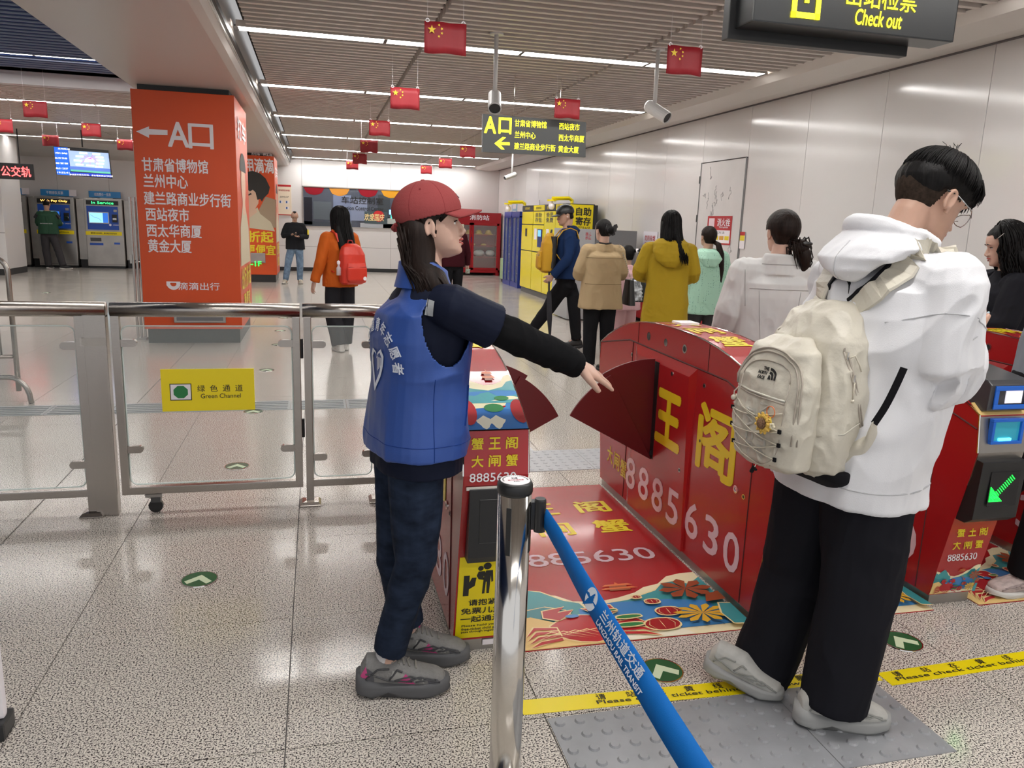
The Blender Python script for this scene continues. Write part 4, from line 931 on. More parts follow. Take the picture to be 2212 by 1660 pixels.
    pp([(.93, .04), (1, .02), (1, .34), (.95, .36), (.92, .2)], 'teal', 'print_leaf'); pp([(.9, .4), (1, .42), (1, .56), (.93, .52)], 'rust', 'print_leaf')
    for k in range(5): pp([(.02+.05*k, .02+.02*k), (.16+.05*k, .16), (.30+.03*k, .03), (.16+.05*k, .15)], 'line', 'print_swirl')

g1 = gate(.447, .664, 'panel', 'red gate with yellow hold-your-child notice, right beside the woman in the blue vest')
g2 = gate(1.616, 1.833, 'panel', 'red gate in the middle with large yellow characters, partly hidden by the cream backpack')
g3 = gate(2.45, 2.667, 'reader', 'red gate with blue ticket reader and green LED arrow, right of the man in white')
g4 = gate(3.29, 3.507, 'panel', 'red gate farthest right, cut by the picture edge behind the green arrow display')
p = bevel_box('white_pad', (1.70, 3.43, 1.048), (1.80, 3.53, 1.062), m_white, None, .005); tag(p, 'small white plastic cover on top of the middle red gate', 'cover')
# fan flaps
def flaps(gt, X, s):
    for (r, a0, a1, yo, n) in ((.475, 28, 62, 0, 0), (.495, 58, 91, .014, 1)):
        hub = V((X + s*.012, 3.45 + yo, .385)); n_ = 14
        pts = [hub + V((s*.03, 0, -.01)), hub + V((s*.03, 0, .02))] if n else [hub + V((s*.0, 0, -.02))]
        arc = [hub + V((s*r*math.cos(math.radians(a0+(a1-a0)*k/n_)), 0, r*math.sin(math.radians(a0+(a1-a0)*k/n_)))) for k in range(n_+1)]
        MB().prism([hub - V((s*.02, 0, .015))] + arc, (0, .012, 0)).build('flap_leaf', m_redd, gt, fix=True, bevel=.002)
    MB().lathe((X + s*.0, 3.443, .41), [(0, 0), (.012, 0), (.012, .006), (0, .006)], 12, (0, -1, 0)).build('flap_pivot', m_black, gt)
flaps(g1, .68, 1); flaps(g2, 1.60, -1)
flaps(g2, 1.849, 1); flaps(g3, 2.434, -1); flaps(g3, 2.683, 1); flaps(g4, 3.274, -1)
# ================================================================ floor mats of the passages
def mat_strip(x0, x1, label):
    m = MB().box((x0, 2.44, .0), (x1, 4.15, .0016)).build('passage_mat', m_red, None); tag(m, label, 'floor mat', 'red printed mats between the gates')
    xm = (x0+x1)/2; w = x1-x0
    for q, yc, s in (('蟹王阁', 3.80, .30), ('大闸蟹', 3.52, .31)):
        for i, ch in enumerate(q): text(ch, (xm + (i-1)*s*w/.95, yc, .0016), X0, (0, 1, 0), .19*w/.95, .17, m_yel, m, off=.03, thick=.0004)
    text('8885630', (xm+.02, 3.175, .0016), X0, (0, 1, 0), w*.77, .13, m_pink, m, off=.01, thick=.0004)
    landscape(lambda u, v: V((x0 + u*w, 2.443 + v*.50, .0016)), V((0, 0, 1)), m)
    return m
mat_strip(.672, 1.612, 'red printed passage mat with crab and lanterns between first and middle gate')
mat_strip(1.838, 2.446, 'red printed passage mat under the man in white, mostly hidden by his legs')
mat_strip(2.672, 3.286, 'red printed passage mat right of the green-arrow gate, by the pale shoes')
# ================================================================ floor stickers, tape, tactile paving
m_sg = mat('sticker_green', '#1e5a34', rough=.25); m_sa = mat('sticker_cream', '#cfe0bd', rough=.35)
def arrow_disc(x, y, rot, label, r=.069):
    t = MB().lathe((x, y, 0), [(0, 0), (r, 0), (r, .003), (0, .003)], 32).build('floor_arrow', m_sg, None); tag(t, label, 'floor marker', 'round green arrow discs in the floor')
    MB().lathe((x, y, 0), [(r, 0), (r+.005, 0), (r+.004, .0036), (r, .0036), (r, 0)], 32, cap=False).build('rim', m_chrome, t)
    M_ = Matrix.Rotation(rot, 3, 'Z'); q = [(-.055, -.022), (0, .038), (.055, -.022), (.038, -.045), (0, -.006), (-.038, -.045)]
    MB().prism([V((x, y, .0031)) + M_ @ V((a*r/.069, b*r/.069, 0)) for a, b in q], (0, 0, .0006)).build('chevron', m_sa, t, fix=True)
arrow_disc(-.497, 3.236, -.12, 'green arrow disc alone on the open floor in front of the glass gate'); arrow_disc(-.491, 4.796, 0, 'green arrow disc seen through the lower part of the glass gate')
arrow_disc(-.499, 6.199, 0, 'green arrow disc just below the Green Channel sign'); arrow_disc(-.499, 7.942, 0, 'green arrow disc just above the right corner of the Green Channel sign')
for i, (x, y) in enumerate(((-.467, 9.569), (-.49, 10.765), (-.503, 12.18))): arrow_disc(x, y, 0, 'distant green arrow disc beside the orange column base, %s of three' % ['nearest', 'middle', 'farthest'][i])
arrow_disc(1.14, 2.237, .15, 'green arrow disc half under the blue belt, above the yellow tape'); arrow_disc(2.129, 2.249, .15, 'green arrow disc right of the man in white, above the yellow tape'); arrow_disc(-4.755, 15.71, 0, 'distant dark arrow disc in the left hall')
def tape(q, label, tx0, tx1):
    o = MB().prism([V((x, y, .0005)) for x, y in q], (0, 0, .001)).build('floor_tape', m_yels, None, fix=True); tag(o, label, 'floor tape', 'yellow waiting-line tapes')
    a = (V((*q[0], 0)) + V((*q[3], 0)))/2; b = (V((*q[1], 0)) + V((*q[2], 0)))/2; d = (b-a).normalized(); n = V((-d.y, d.x, 0))
    def on(f, o_): return a + d*f + n*o_ + V((0, 0, .0015))
    L = tx1 - tx0
    for i, ch in enumerate('请站在黄线外验票'): text(ch, on(tx0 + L*(i+.3)/8, .016), d, n, .032, .030, m_ink, o, off=.006, thick=.0003)
    text('Please check ticket behind the yellow line', on(tx0 + L*.5, -.014), d, n, L*.98, .024, m_ink, o, off=.006, thick=.0003)
tape(((.604, 2.087), (1.874, 2.037), (1.874, 2.112), (.604, 2.163)), 'yellow lettered floor tape crossing under the blue belt and the rear shoe', .24, 1.06)
tape(((1.884, 2.003), (3.3, 2.05), (3.3, 2.127), (1.884, 2.080)), 'yellow lettered floor tape running off the right edge', .03, 1.0)
tp = thing('tactile_paving', 'grey studded warning tiles under the man in white shoes', 'tactile paving', (1.25, 1.8, 0))
m_tg = mat('tactile_grey', (.27, .275, .29), rough=.34, noise=(9, .12))
def stud_tile(x, y, s, n, par, hh=.005, r=.0175):
    b = MB().box((x+.0015, y+.0015, 0), (x+s-.0015, y+s-.0015, .003))
    for i in range(n):
        for j in range(n): b.lathe((x + s*(i+.5)/n, y + s*(j+.5)/n, .003), [(r, 0), (r*.72, hh), (0, hh)], 14)
    return b.build('tile', m_tg, par)
for i in range(3):
    for j in range(3):
        if i == 2 and j > 0: continue
        stud_tile(.67+.3885*i, 2.055-.3885*(j+1), .3885, 6, tp)
tb = thing('tactile_paving', 'light grey studded tactile band beyond the flaps of the first passage', 'tactile paving', (2, 4.6, 0))
for i in range(7): 
    b = MB().box((1.25+.44*i, 4.44, 0), (1.25+.44*i+.437, 4.875, .003))
    for a in range(7):
        for c in range(7): b.lathe((1.28+.44*i+.063*a, 4.475+.061*c, .003), [(.017, 0), (.012, .004), (0, .004)], 8)
    b.build('tile', mat('tactile_light', (.40, .41, .43), rough=.35), tb)
b = MB().box((.97, 4.88, 0), (1.405, 5.5, .003))
for a in range(7):
    for c in range(10): b.lathe((1.0+.062*a, 4.91+.06*c, .003), [(.017, 0), (.012, .004), (0, .004)], 8)
b.build('tile', _M['tactile_light'], tb)
ts = thing('tactile_guide_strip', 'grey ribbed guiding strip crossing the floor beyond the glass gate', 'tactile paving', (-2, 6.4, 0))
for i in range(10):
    x = -3.3 + .44*i; b = MB().box((x, 6.24, 0), (x+.434, 6.56, .003))
    for k in range(5): b.box((x+.02, 6.265+.058*k, .003), (x+.415, 6.285+.058*k, .008))
    b.build('tile', mat('tactile_slate', (.30, .32, .33), rough=.35), ts)
# ================================================================ steel and glass barrier
FY = 4.08
def fence(xa, xb, posts, label, name='glass_barrier', z0=.10, wide=None, sign=False, feet=True):
    t = thing(name, label, 'barrier', ((xa+xb)/2, FY, 0), 'steel and glass barrier sections')
    MB().tube([(xa, FY, 1.035), (xb, FY, 1.035)], .036, 20).build('top_rail', m_steel, t, smooth=True)
    MB().box((xa+.015, FY-.018, z0), (xb-.015, FY+.018, z0+.038)).build('bottom_rail', m_steel, t, bevel=.003)
    for x in posts:
        MB().box((x-.019, FY-.019, .0 if feet else z0), (x+.019, FY+.019, 1.005)).build('post', m_steel, t, bevel=.003)
        if feet:
            f = MB(); f.rings([[(x+a*r, FY+b*r, z) for a, b in ((-1,-1),(1,-1),(1,1),(-1,1))] for r, z in ((.055, 0), (.055, .008), (.042, .022), (.022, .026))]); f.build('foot_cover', m_steel, t, bevel=.002)
    return t
fa = fence(-3.2, -.985, (-3.0, -1.105), 'left fixed steel and glass barrier section ending at the wide post')
MB().box((-1.085, FY-.03, 0), (-.985, FY+.03, 1.01)).build('wide_post', m_steel, fa, bevel=.004)
MB().box((-1.10, FY-.034, .86), (-.985, FY-.031, .90)).build('clear_tape', mat('clear_tape', (.7, .66, .6), rough=.12, alpha=.25), fa)
def glass(t, x0, x1, z0=.15, z1=.955, cl=(.865, .30)):
    r = .035; pts = []
    for cx, cz, a0 in ((x1-r, z1-r, 0), (x0+r, z1-r, 90), (x0+r, z0+r, 180), (x1-r, z0+r, 270)):
        for k in range(5): a = math.radians(a0+90*k/4); pts.append((cx + r*math.cos(a), FY-.004, cz + r*math.sin(a)))
    MB().prism(pts, (0, .008, 0)).build('glass_pane', m_glass, t, fix=True)
    MB().tube([(p[0], FY, p[2]) for p in pts + pts[:1]], .0035, 4, ref=(0, 1, 0)).build('glass_edge', m_gedge, t)
def clamp(t, xp, s, z):
    L = .072; r = .018
    pts = [(xp, FY-.014, z-r), (xp, FY-.014, z+r)] + [(xp + s*(L-r) + s*r*math.cos(a), FY-.014, z + r*math.sin(a)) for a in [PI/2 - PI*k/8 for k in range(9)]]
    MB().prism(pts, (0, .028, 0)).build('glass_clamp', m_steel, t, fix=True)
glass(fa, -3.0, -1.128)
clamp(fa, -1.123, -1, .86); clamp(fa, -1.123, -1, .265)
fb = fence(-.965, -.088, (-.947, -.107), 'glass barrier gate leaf on a caster carrying the Green Channel sign', 'glass_gate', feet=False)
glass(fb, -.925, -.13); clamp(fb, -.928, 1, .872); clamp(fb, -.928, 1, .335); clamp(fb, -.126, -1, .868); clamp(fb, -.126, -1, .315)
for z in (.84, .42): MB().lathe((-.084, FY, z), [(0, -.05), (.010, -.05), (.010, .05), (0, .05)], 10).build('hinge', m_black, fb)
MB().box((-.86, FY-.025, .085), (-.78, FY+.025, .10)).build('caster_plate', m_steel2, fb)
MB().lathe((-.815, FY-.012, .034), [(0, 0), (.034, 0), (.034, .024), (0, .024)], 20, (0, 1, 0)).build('caster_wheel', m_black, fb)
MB().box((-.835, FY-.02, .055), (-.79, FY+.02, .087)).build('caster_fork', mat('fork', (.06, .06, .06), rough=.4), fb)
fc = fence(-.075, .345, (-.052, .31), 'short steel and glass barrier section beside the blue vest', 'glass_barrier')
glass(fc, -.03, .27); clamp(fc, -.033, 1, .862); clamp(fc, -.033, 1, .26); clamp(fc, .291, -1, .86); clamp(fc, .291, -1, .27)
gs = bevel_box('green_channel_sign', (-.757, FY-.012, .527), (-.318, FY-.005, .741), m_yels, None, .001); tag(gs, 'yellow Green Channel sign fixed to the glass gate leaf', 'sign')
y_ = FY-.0125
MB().box((-.718, y_-.001, .583), (-.617, y_, .668)).build('icon_border', m_ink, gs); MB().box((-.714, y_-.0016, .587), (-.621, y_-.001, .664)).build('icon_field', m_white, gs)
MB().prism([(-.6675 + .036*math.cos(PI/8+PI*k/4), y_-.0018, .6255 + .034*math.sin(PI/8+PI*k/4)) for k in range(8)], (0, -.0005, 0)).build('octagon', m_green, gs)
for i, ch in enumerate('绿色通道'): text(ch, (-.572 + .060*i, y_, .642), X0, X1, .036, .034, m_ink, gs, off=.004, thick=.0004)
text('Green Channel', (-.48, y_, .603), X0, X1, .19, .023, m_ink, gs, off=.004, thick=.0004)
# crowd barrier behind, cut by the left edge
t = thing('crowd_barrier', 'tubular steel crowd barrier with curved foot at the left edge, behind the fence', 'barrier', (-2.7, 6.6, 0))
YB = 6.9
pa = at(18, 600, Y=YB); tp_ = at(0, 570, Y=YB)
x_ = at(35, 780, Y=YB).x
MB().tube([(x_, YB, .05), (x_, YB, 1.0)] + [(x_ - .12 + .12*math.cos(a), YB, 1.0 + .12*math.sin(a)) for a in [PI*k/12 for k in range(1, 7)]] + [(x_-1.6, YB, 1.12)], .02, 12).build('frame_tube', m_steel, t, smooth=True)
MB().tube([(x_-1.6, YB, .3), (x_-.02, YB, .33)], .016, 10).build('lower_rail', m_steel, t, smooth=True)
for k in range(5): MB().tube([(x_-.1-.12*k, YB, .33), (x_-.1-.12*k, YB, 1.12)], .008, 8).build('bar', m_steel, t, smooth=True)
fx = at(70, 830, Z=0)
MB().tube([(x_-.42, YB-.25, .21), (x_, YB-.25+.0, .21)] + [(x_ + .02 + .14*math.sin(a), YB-.25, .03 + .18*math.cos(a)) for a in [PI/2*k/6 for k in range(0, 7)]] + [(x_+.165, YB-.25, 0)], .02, 12).build('curved_foot', m_steel, t, smooth=True)
MB().tube([(x_, YB, .15), (x_, YB-.25, .21)], .016, 8).build('foot_link', m_steel, t)
# steel pillar-side barrier beside the nearer orange column
t = thing('steel_post_bundle', 'row of steel posts standing close against the left side of the nearer orange column', 'posts', (-2.05, 9.8, 0))
for k, x in enumerate((-2.085, -2.05, -2.015)): MB().box((x-.012, 10.0+.03*k, 0), (x+.012, 10.03+.03*k, 1.66)).build('post', m_steel, t, bevel=.003)
MB().box((-2.10, 9.98, 0), (-1.99, 10.12, .02)).build('base_plate', m_steel2, t); MB().box((-2.12, 10.0, .9), (-2.09, 10.02, 1.0)).build('bracket', m_steel, t)
t = thing('u_rail', 'curved steel rail end near the floor by the last ticket machine', 'rail', (-4.4, 22.3, 0))
MB().tube([(-4.66, 22.3, 0), (-4.65, 22.3, .14), (-4.6, 22.3, .2), (-4.4, 22.3, .22), (-4.0, 22.3, .22), (-4.0, 22.3, 0)], .022, 10).build('tube', m_chrome, t, smooth=True)
# ================================================================ stanchion with retractable belt
t = thing('belt_stanchion', 'polished steel belt post in the foreground with a blue belt running from it', 'stanchion', (.395, 1.5, 0))
MB().lathe((.395, 1.5, 0), [(.16, 0), (.16, .012), (.13, .03), (.05, .042), (.038, .05)], 40).build('base', m_chrome, t, smooth=True)
MB().lathe((.395, 1.5, .04), [(.0355, 0), (.0355, .915)], 48).build('tube', mat('post_steel', (.66, .63, .59), rough=.13, metal=1), t, smooth=True)
MB().lathe((.395, 1.5, .925), [(.0362, .026), (.0375, .030), (.0375, .045), (.034, .052), (0, .052)], 48).build('cap', m_black, t, smooth=True)
MB().lathe((.395, 1.5, .9765), [(0, 0), (.0315, 0), (.031, .0015), (0, .0015)], 40).build('cap_disc', m_white, t)
tc_ = lambda u, v: V((.395+u, 1.5+v, .978))
text('轨道', tc_(0, .008), X0, (0, 1, 0), .013, .009, m_ink, t, thick=.0003); text('兰州轨道交通', tc_(0, -.004), X0, (0, 1, 0), .034, .005, m_nred, t, thick=.0003); text('RAIL', tc_(0, -.013), X0, (0, 1, 0), .012, .004, m_ink, t, thick=.0003)
for k in range(22):
    a = PI*(1.05 - 1.1*k/21)*1.0; MB().obox(tc_(.026*math.cos(a), .026*math.sin(a)), (.0015, 0, 0), (0, .0012, 0), (0, 0, .0003)).build('rim_mark', m_ink, t)
for ang in (-.75, .0): pass
sl = MB(); 
for ang, w in ((math.radians(238), .011), (math.radians(330), .012)):
    c = V((math.cos(ang), math.sin(ang), 0)); tt = V((-c.y, c.x, 0))
    P_ = V((.395, 1.5, 0)) + c*.0345
    sl.obox(P_ + V((0, 0, .875)), tt*w*.5, c*.0022, V((0, 0, .052)))
sl.build('belt_slot', m_black, t, bevel=.001)
ca = V((.445, 1.478, .905)); MB().lathe(ca + V((0, 0, -.035)), [(0, 0), (.0125, 0), (.0125, .068), (.011, .072), (0, .072)], 20).build('belt_cassette', m_black, t, smooth=False)
MB().box((.425, 1.475, .875), (.445, 1.495, .935)).build('cassette_bracket', m_black, t)
m_belt = mat('belt_blue', '#1767b4', rough=.6, bump=(900, .1))
path = [V((.453, 1.470, .905)), at(1203, 1160, Z=.882), at(1250, 1246, Z=.856), at(1312, 1352, Z=.830), at(1384, 1468, Z=.804), at(1448, 1572, Z=.782), at(1512, 1674, Z=.765)]
path += [path[-1] + (path[-1] - path[-2])*k + V((0, 0, .004*k*k)) for k in (1, 2.5, 4.5)]
def belt_pt(s_, v, lift=0):   # s_ = index along path (float), v = across, measured from the middle
    i = min(int(s_), len(path)-2); f = s_ - i; p = path[i].lerp(path[i+1], f); d = (path[i+1]-path[i]).normalized()
    k = min(s_/5, 1.0); w = (V((0, 0, 1)).lerp(V((.60, 0, .75)), k)).normalized(); w = (w - d*w.dot(d)).normalized()
    n = d.cross(w); return p + w*v + n*lift, d, w, n
bh = .0215; vs = []; fs = []; N_ = 45
for i in range(N_+1):
    for v in (-bh, 0, bh): vs.append(belt_pt(9*i/N_*.999, v, .0015*(v == 0))[0])
for i in range(N_):
    for j in range(2): a = i*3+j; fs.append((a, a+1, a+4, a+3))
bt = MB().add(vs, fs).build('blue_belt', m_belt, None, smooth=True); tag(bt, 'blue retractable belt with white transit lettering stretched from the steel post', 'belt')
md = bt.modifiers.new('s', 'SOLIDIFY'); md.thickness = .0016; md.offset = 0
# arc-length map for lettering
cum = [0]
for i in range(len(path)-1): cum.append(cum[-1] + (path[i+1]-path[i]).length)
def at_len(L):
    for i in range(len(path)-1):
        if L <= cum[i+1]: return i + (L-cum[i])/(cum[i+1]-cum[i])
    return len(path)-1.01
n_ = belt_pt(2, 0)[3]
sgn = -1 if n_.x > 0 else 1
def belt_text(q, L0, v0, w, h, off=.01): 
    fn = lambda u, v: belt_pt(at_len(L0 + u), v0 + v, .0022*sgn)[0]
    return text(q, belt_pt(at_len(L0), v0)[0], belt_pt(at_len(L0), 0)[1], belt_pt(at_len(L0), 0)[2], w, h, mat('belt_white', '#dfe6f0', rough=.5), bt, off=off, fn=fn, thick=0, lift=0)
belt_text('兰州轨道交通', .385, .006, .155, .020, .012); belt_text('LANZHOU RAIL TRANSIT', .395, -.0125, .175, .0085, .006)
def belt_logo(L0, R):
    for (a0, a1, r0, r1) in ((0, 360, .86, 1),): pass
    out = MB()
    disc = [(math.cos(a)*R, math.sin(a)*R) for a in [2*PI*k/28 for k in range(28)]]
    vs = [belt_pt(at_len(L0+u), v, .0021*sgn)[0] for u, v in disc]; out.add(vs, [tuple(range(28))])
    out.build('belt_logo', _M['belt_white'], bt)
    st = MB()
    for k in range(4):
        x = -R*.55 + R*.22*k; q = [(x-R*.55, -R*.75+R*.1*k), (x-R*.42, -R*.8+R*.1*k), (x+R*.62, R*.35-R*.05*k), (x+R*.48, R*.5-R*.05*k)]
        st.add([belt_pt(at_len(L0+u), v, .0026*sgn)[0] for v, u in q], [(0, 1, 2, 3)])
    st.build('belt_logo_rays', m_belt, bt)
belt_logo(.262, .021); belt_logo(.745, .0225)
# dark-based white board sliver at the left edge
p = at(10, 1500, Y=2.3)
b = thing('standing_board', 'sliver of a white standing board with dark base at the lower left edge', 'board', (p.x-.2, 2.3, 0))
bevel_box('board', (p.x-.45, 2.28, at(4, 1555, Y=2.28).z), (at(8, 1540, Y=2.28).x, 2.31, at(0, 1440, Y=2.28).z+.35), m_white, b, .01)
bevel_box('base', (p.x-.45, 2.25, 0), (at(10, 1600, Y=2.25).x, 2.34, at(4, 1555, Y=2.28).z), m_base, b, .01)
# ================================================================ people
m_skin = mat('skin', (.50, .30, .22), rough=.5, sss=.12, noise=(30, .05))
m_skin2 = mat('skin_fair', (.58, .37, .29), rough=.5, sss=.12)
m_hair = mat('hair_black', (.007, .006, .006), rough=.5, spec=.15, noise=(60, .5, (1, 1, .12)), bump=(120, .3, (1, 1, .08)))
m_hairb = mat('hair_dark_brown', (.016, .009, .007), rough=.5, spec=.15, noise=(50, .5, (1, 1, .12)), bump=(120, .3, (1, 1, .08)))
def frame(yaw, pitch=0, roll=0):
    """columns right, forward, up for a head or foot turned to yaw (degrees from +X, counter-clockwise)"""
    y = math.radians(yaw); f = V((math.cos(y)*math.cos(math.radians(pitch)), math.sin(y)*math.cos(math.radians(pitch)), math.sin(math.radians(pitch))))
    s = V((math.sin(y), -math.cos(y), 0)); u = s.cross(f)
    if roll: R = Matrix.Rotation(math.radians(roll), 3, f); s, u = R @ s, R @ u
    return Matrix((s, f, u)).transposed()
class Head:
    def __init__(s, c, fr, k): s.c, s.fr, s.k = V(c), fr, k       # c = point between the ears, local (0,0,.10)
    def p(s, x, y, z): return s.c + s.fr @ V((x*s.k, y*s.k, (z-.10)*s.k))
    def loc(s, co): q = (co - np.array(s.c)) @ np.array(s.fr) / s.k; q[:, 2] += .10; return q
HL = [(-.004, .055, .020, .016), (.008, .092, .012, .030), (.025, .094, -.02, .046), (.045, .090, -.045, .055), (.062, .089, -.065, .061), (.080, .088, -.080, .066), (.098, .084, -.090, .070), (.115, .083, -.096, .072), (.132, .091, -.099, .0735), (.155, .091, -.100, .074), (.180, .082, -.094, .070), (.200, .063, -.079, .060), (.215, .036, -.054, .042), (.224, .010, -.025, .020)]
def add_head(mb, h, near=False, mouth_open=0):
    rs = []
    for z, yf, yb, w in HL:
        ring = []
        for k in range(28):
            a = 2*PI*k/28; c, s_ = math.cos(a), math.sin(a); e = 2/2.25
            ring.append(h.p(w*abs(c)**e*(1 if c > 0 else -1), (yf+yb)/2 + (yf-yb)/2*abs(s_)**e*(1 if s_ > 0 else -1), z))
        rs.append(ring)
    mb.rings(rs)
    mb.tube([h.p(0, .082, .122), h.p(0, .093, .102), h.p(0, .106, .082), h.p(0, .096, .070)], [.006*h.k, .0075*h.k, .0105*h.k, .007*h.k], 10)
    for s in (-1, 1):
        mb.ell(h.p(s*.0125, .097, .075), (.008*h.k, .010*h.k, .0075*h.k), h.fr, 6)
        mb.ell(h.p(s*.030, .054, .058), (.024*h.k, .020*h.k, .028*h.k), h.fr, 6)
        mb.ell(h.p(s*.030, .080, .134), (.022*h.k, .010*h.k, .006*h.k), h.fr, 6); mb.ell(h.p(s*.031, .068, .1185), (.015*h.k, .0125*h.k, .0055*h.k), h.fr, 6); mb.ell(h.p(s*.031, .067, .103), (.015*h.k, .0115*h.k, .005*h.k), h.fr, 6)
        # ear
        pts = [h.p(s*(.073+.013*math.sin(t)*.9), -.012 - .014*math.cos(a)*.95, .098 + .027*math.sin(a)) for a, t in [(math.radians(d), max(0, .9)) for d in range(-70, 255, 25)]]
        mb.tube(pts, [.0055*h.k]*len(pts), 6)
        mb.ell(h.p(s*.076, -.006, .098), (.009*h.k, .014*h.k, .025*h.k), h.fr, 6); mb.ell(h.p(s*.077, .002, .070), (.006*h.k, .008*h.k, .009*h.k), h.fr, 5)
    mb.ell(h.p(0, .092, .055), (.022*h.k, .007*h.k, .0055*h.k), h.fr, 6); mb.ell(h.p(0, .090, .043 - mouth_open), (.018*h.k, .009*h.k, .006*h.k), h.fr, 6)
    mb.ell(h.p(0, .084, .020), (.019*h.k, .016*h.k, .014*h.k), h.fr, 6)
def face_parts(h, body, lip='#b5564f', brow=m_hair, open_=0):
    me = mat('eye_white', (.75, .72, .7), rough=.2); mi = mat('iris_dark', (.02, .012, .01), rough=.15); ml = mat('lip'+lip, lip, rough=.4)
    for s in (-1, 1):
        e = MB().ell(h.p(s*.031, .0655, .112), (.0125*h.k,)*3, h.fr, 8).build('eye', me, body, smooth=True)
        MB().ell(h.p(s*.031, .0738, .112), (.0060*h.k, .0048*h.k, .0060*h.k), h.fr, 6).build('iris', mi, body, smooth=True)
        MB().tube([h.p(s*.018, .079, .117), h.p(s*.031, .0812, .1195), h.p(s*.046, .073, .116)], .0024*h.k, 5).build('eyelashes', brow, body)
        MB().tube([h.p(s*.015, .0925, .136), h.p(s*.032, .092, .141), h.p(s*.050, .077, .134)], [.002*h.k, .0026*h.k, .001*h.k], 5).build('eyebrow', brow, body)
    MB().tube([h.p(-.021, .088, .054), h.p(-.008, .0985, .057), h.p(.008, .0985, .057), h.p(.021, .088, .054)], [.0025*h.k, .005*h.k, .005*h.k, .0025*h.k], 8).build('lips', ml, body, smooth=True)
    MB().tube([h.p(-.019, .087, .050-open_), h.p(0, .0985, .045-open_), h.p(.019, .087, .050-open_)], [.002*h.k, .005*h.k, .002*h.k], 8).build('lips', ml, body, smooth=True)
def add_hand(mb, w, d, pn, k, thumb=1, curl=.3, spread=.12):
    """palm from wrist w along d, palm facing pn; thumb side = thumb * (d x pn)"""
    w, d = V(w), V(d).normalized(); pn = V(pn); pn = (pn - d*pn.dot(d)).normalized(); s = d.cross(pn)*thumb
    mb.loft([(w - d*.02*k, s*.024*k, pn*.018*k), (w + d*.01*k, s*.027*k, pn*.017*k, 2.4), (w + d*.045*k, s*.038*k, pn*.015*k, 2.6), (w + d*.085*k, s*.040*k, pn*.0125*k, 2.8), (w + d*.094*k, s*.036*k, pn*.010*k)], 16)
    for i, L in enumerate((.070, .079, .073, .058)):
        o = (.030 - .020*i); b = w + d*(.086 - .004*abs(i-1))*k + s*o*k
        dd = (d + s*(1.2-i)*spread).normalized(); p = [b - dd*.02*k, b]; c = curl*(.8+.15*i); ang = 0; q = b
        for j, f in enumerate((.44, .31, .25)):
            ang += c*(1.0 if j else .7); v = (dd*math.cos(ang) + pn*math.sin(ang)); q = q + v*L*f*k; p.append(q)
        mb.tube(p, [.0095*k, .0095*k, .0088*k, .008*k, .0062*k], 8); mb.ell(p[-1], (.0066*k,)*3, None, 4)
    b = w + d*.022*k + s*.024*k; t1 = (d*.75 + s*.75 + pn*.25).normalized(); t2 = (d*1.0 + s*.35 + pn*.35).normalized()
    mb.tube([b - t1*.01*k, b + t1*.035*k, b + t1*.035*k + t2*.028*k, b + t1*.035*k + t2*.052*k], [.015*k, .0125*k, .0105*k, .008*k], 8)
def std(x, y, yaw, H, **ov):
    k = H/1.72; h = math.radians(yaw); F = V((math.cos(h), math.sin(h), 0)); S = V((math.sin(h), -math.cos(h), 0)); B = V((x, y, 0))
    def P(s, f, z): return B + (S*s + F*f + V((0, 0, z)))*k
    J = dict(pelvis=(0, 0, .93), chest=(0, 0, 1.25), neck=(0, -.01, 1.44), head=(0, .015, 1.60), shR=(.175, 0, 1.385), shL=(-.175, 0, 1.385), elR=(.235, -.03, 1.11), elL=(-.235, -.03, 1.11), wrR=(.235, .06, .87), wrL=(-.235, .06, .87),
             hipR=(.09, 0, .88), hipL=(-.09, 0, .88), knR=(.10, .02, .47), knL=(-.10, .02, .47), anR=(.10, -.02, .085), anL=(-.10, -.02, .085))
    J.update(ov); J = {n: (P(*v) if not isinstance(v, Vector) else v) for n, v in J.items()}
    J.update(F=F, S=S, B=B, k=k, yaw=yaw, P=P); return J
def limb(mb, a, b, c, ra, rb, rc, ext=0, seg=14):
    a, b, c = V(a), V(b), V(c)
    u = (b-a).normalized(); pts = [a - u*ra*.75, a - u*ra*.45, a, a.lerp(b, .5), b - u*.03, b + (c-b).normalized()*.03, b.lerp(c, .5), c]
    mb.tube(pts, [ra*.45, ra*.82, ra, (ra+rb)/2*1.01, rb, rb*.98, (rb+rc)/2*1.04, rc], seg)
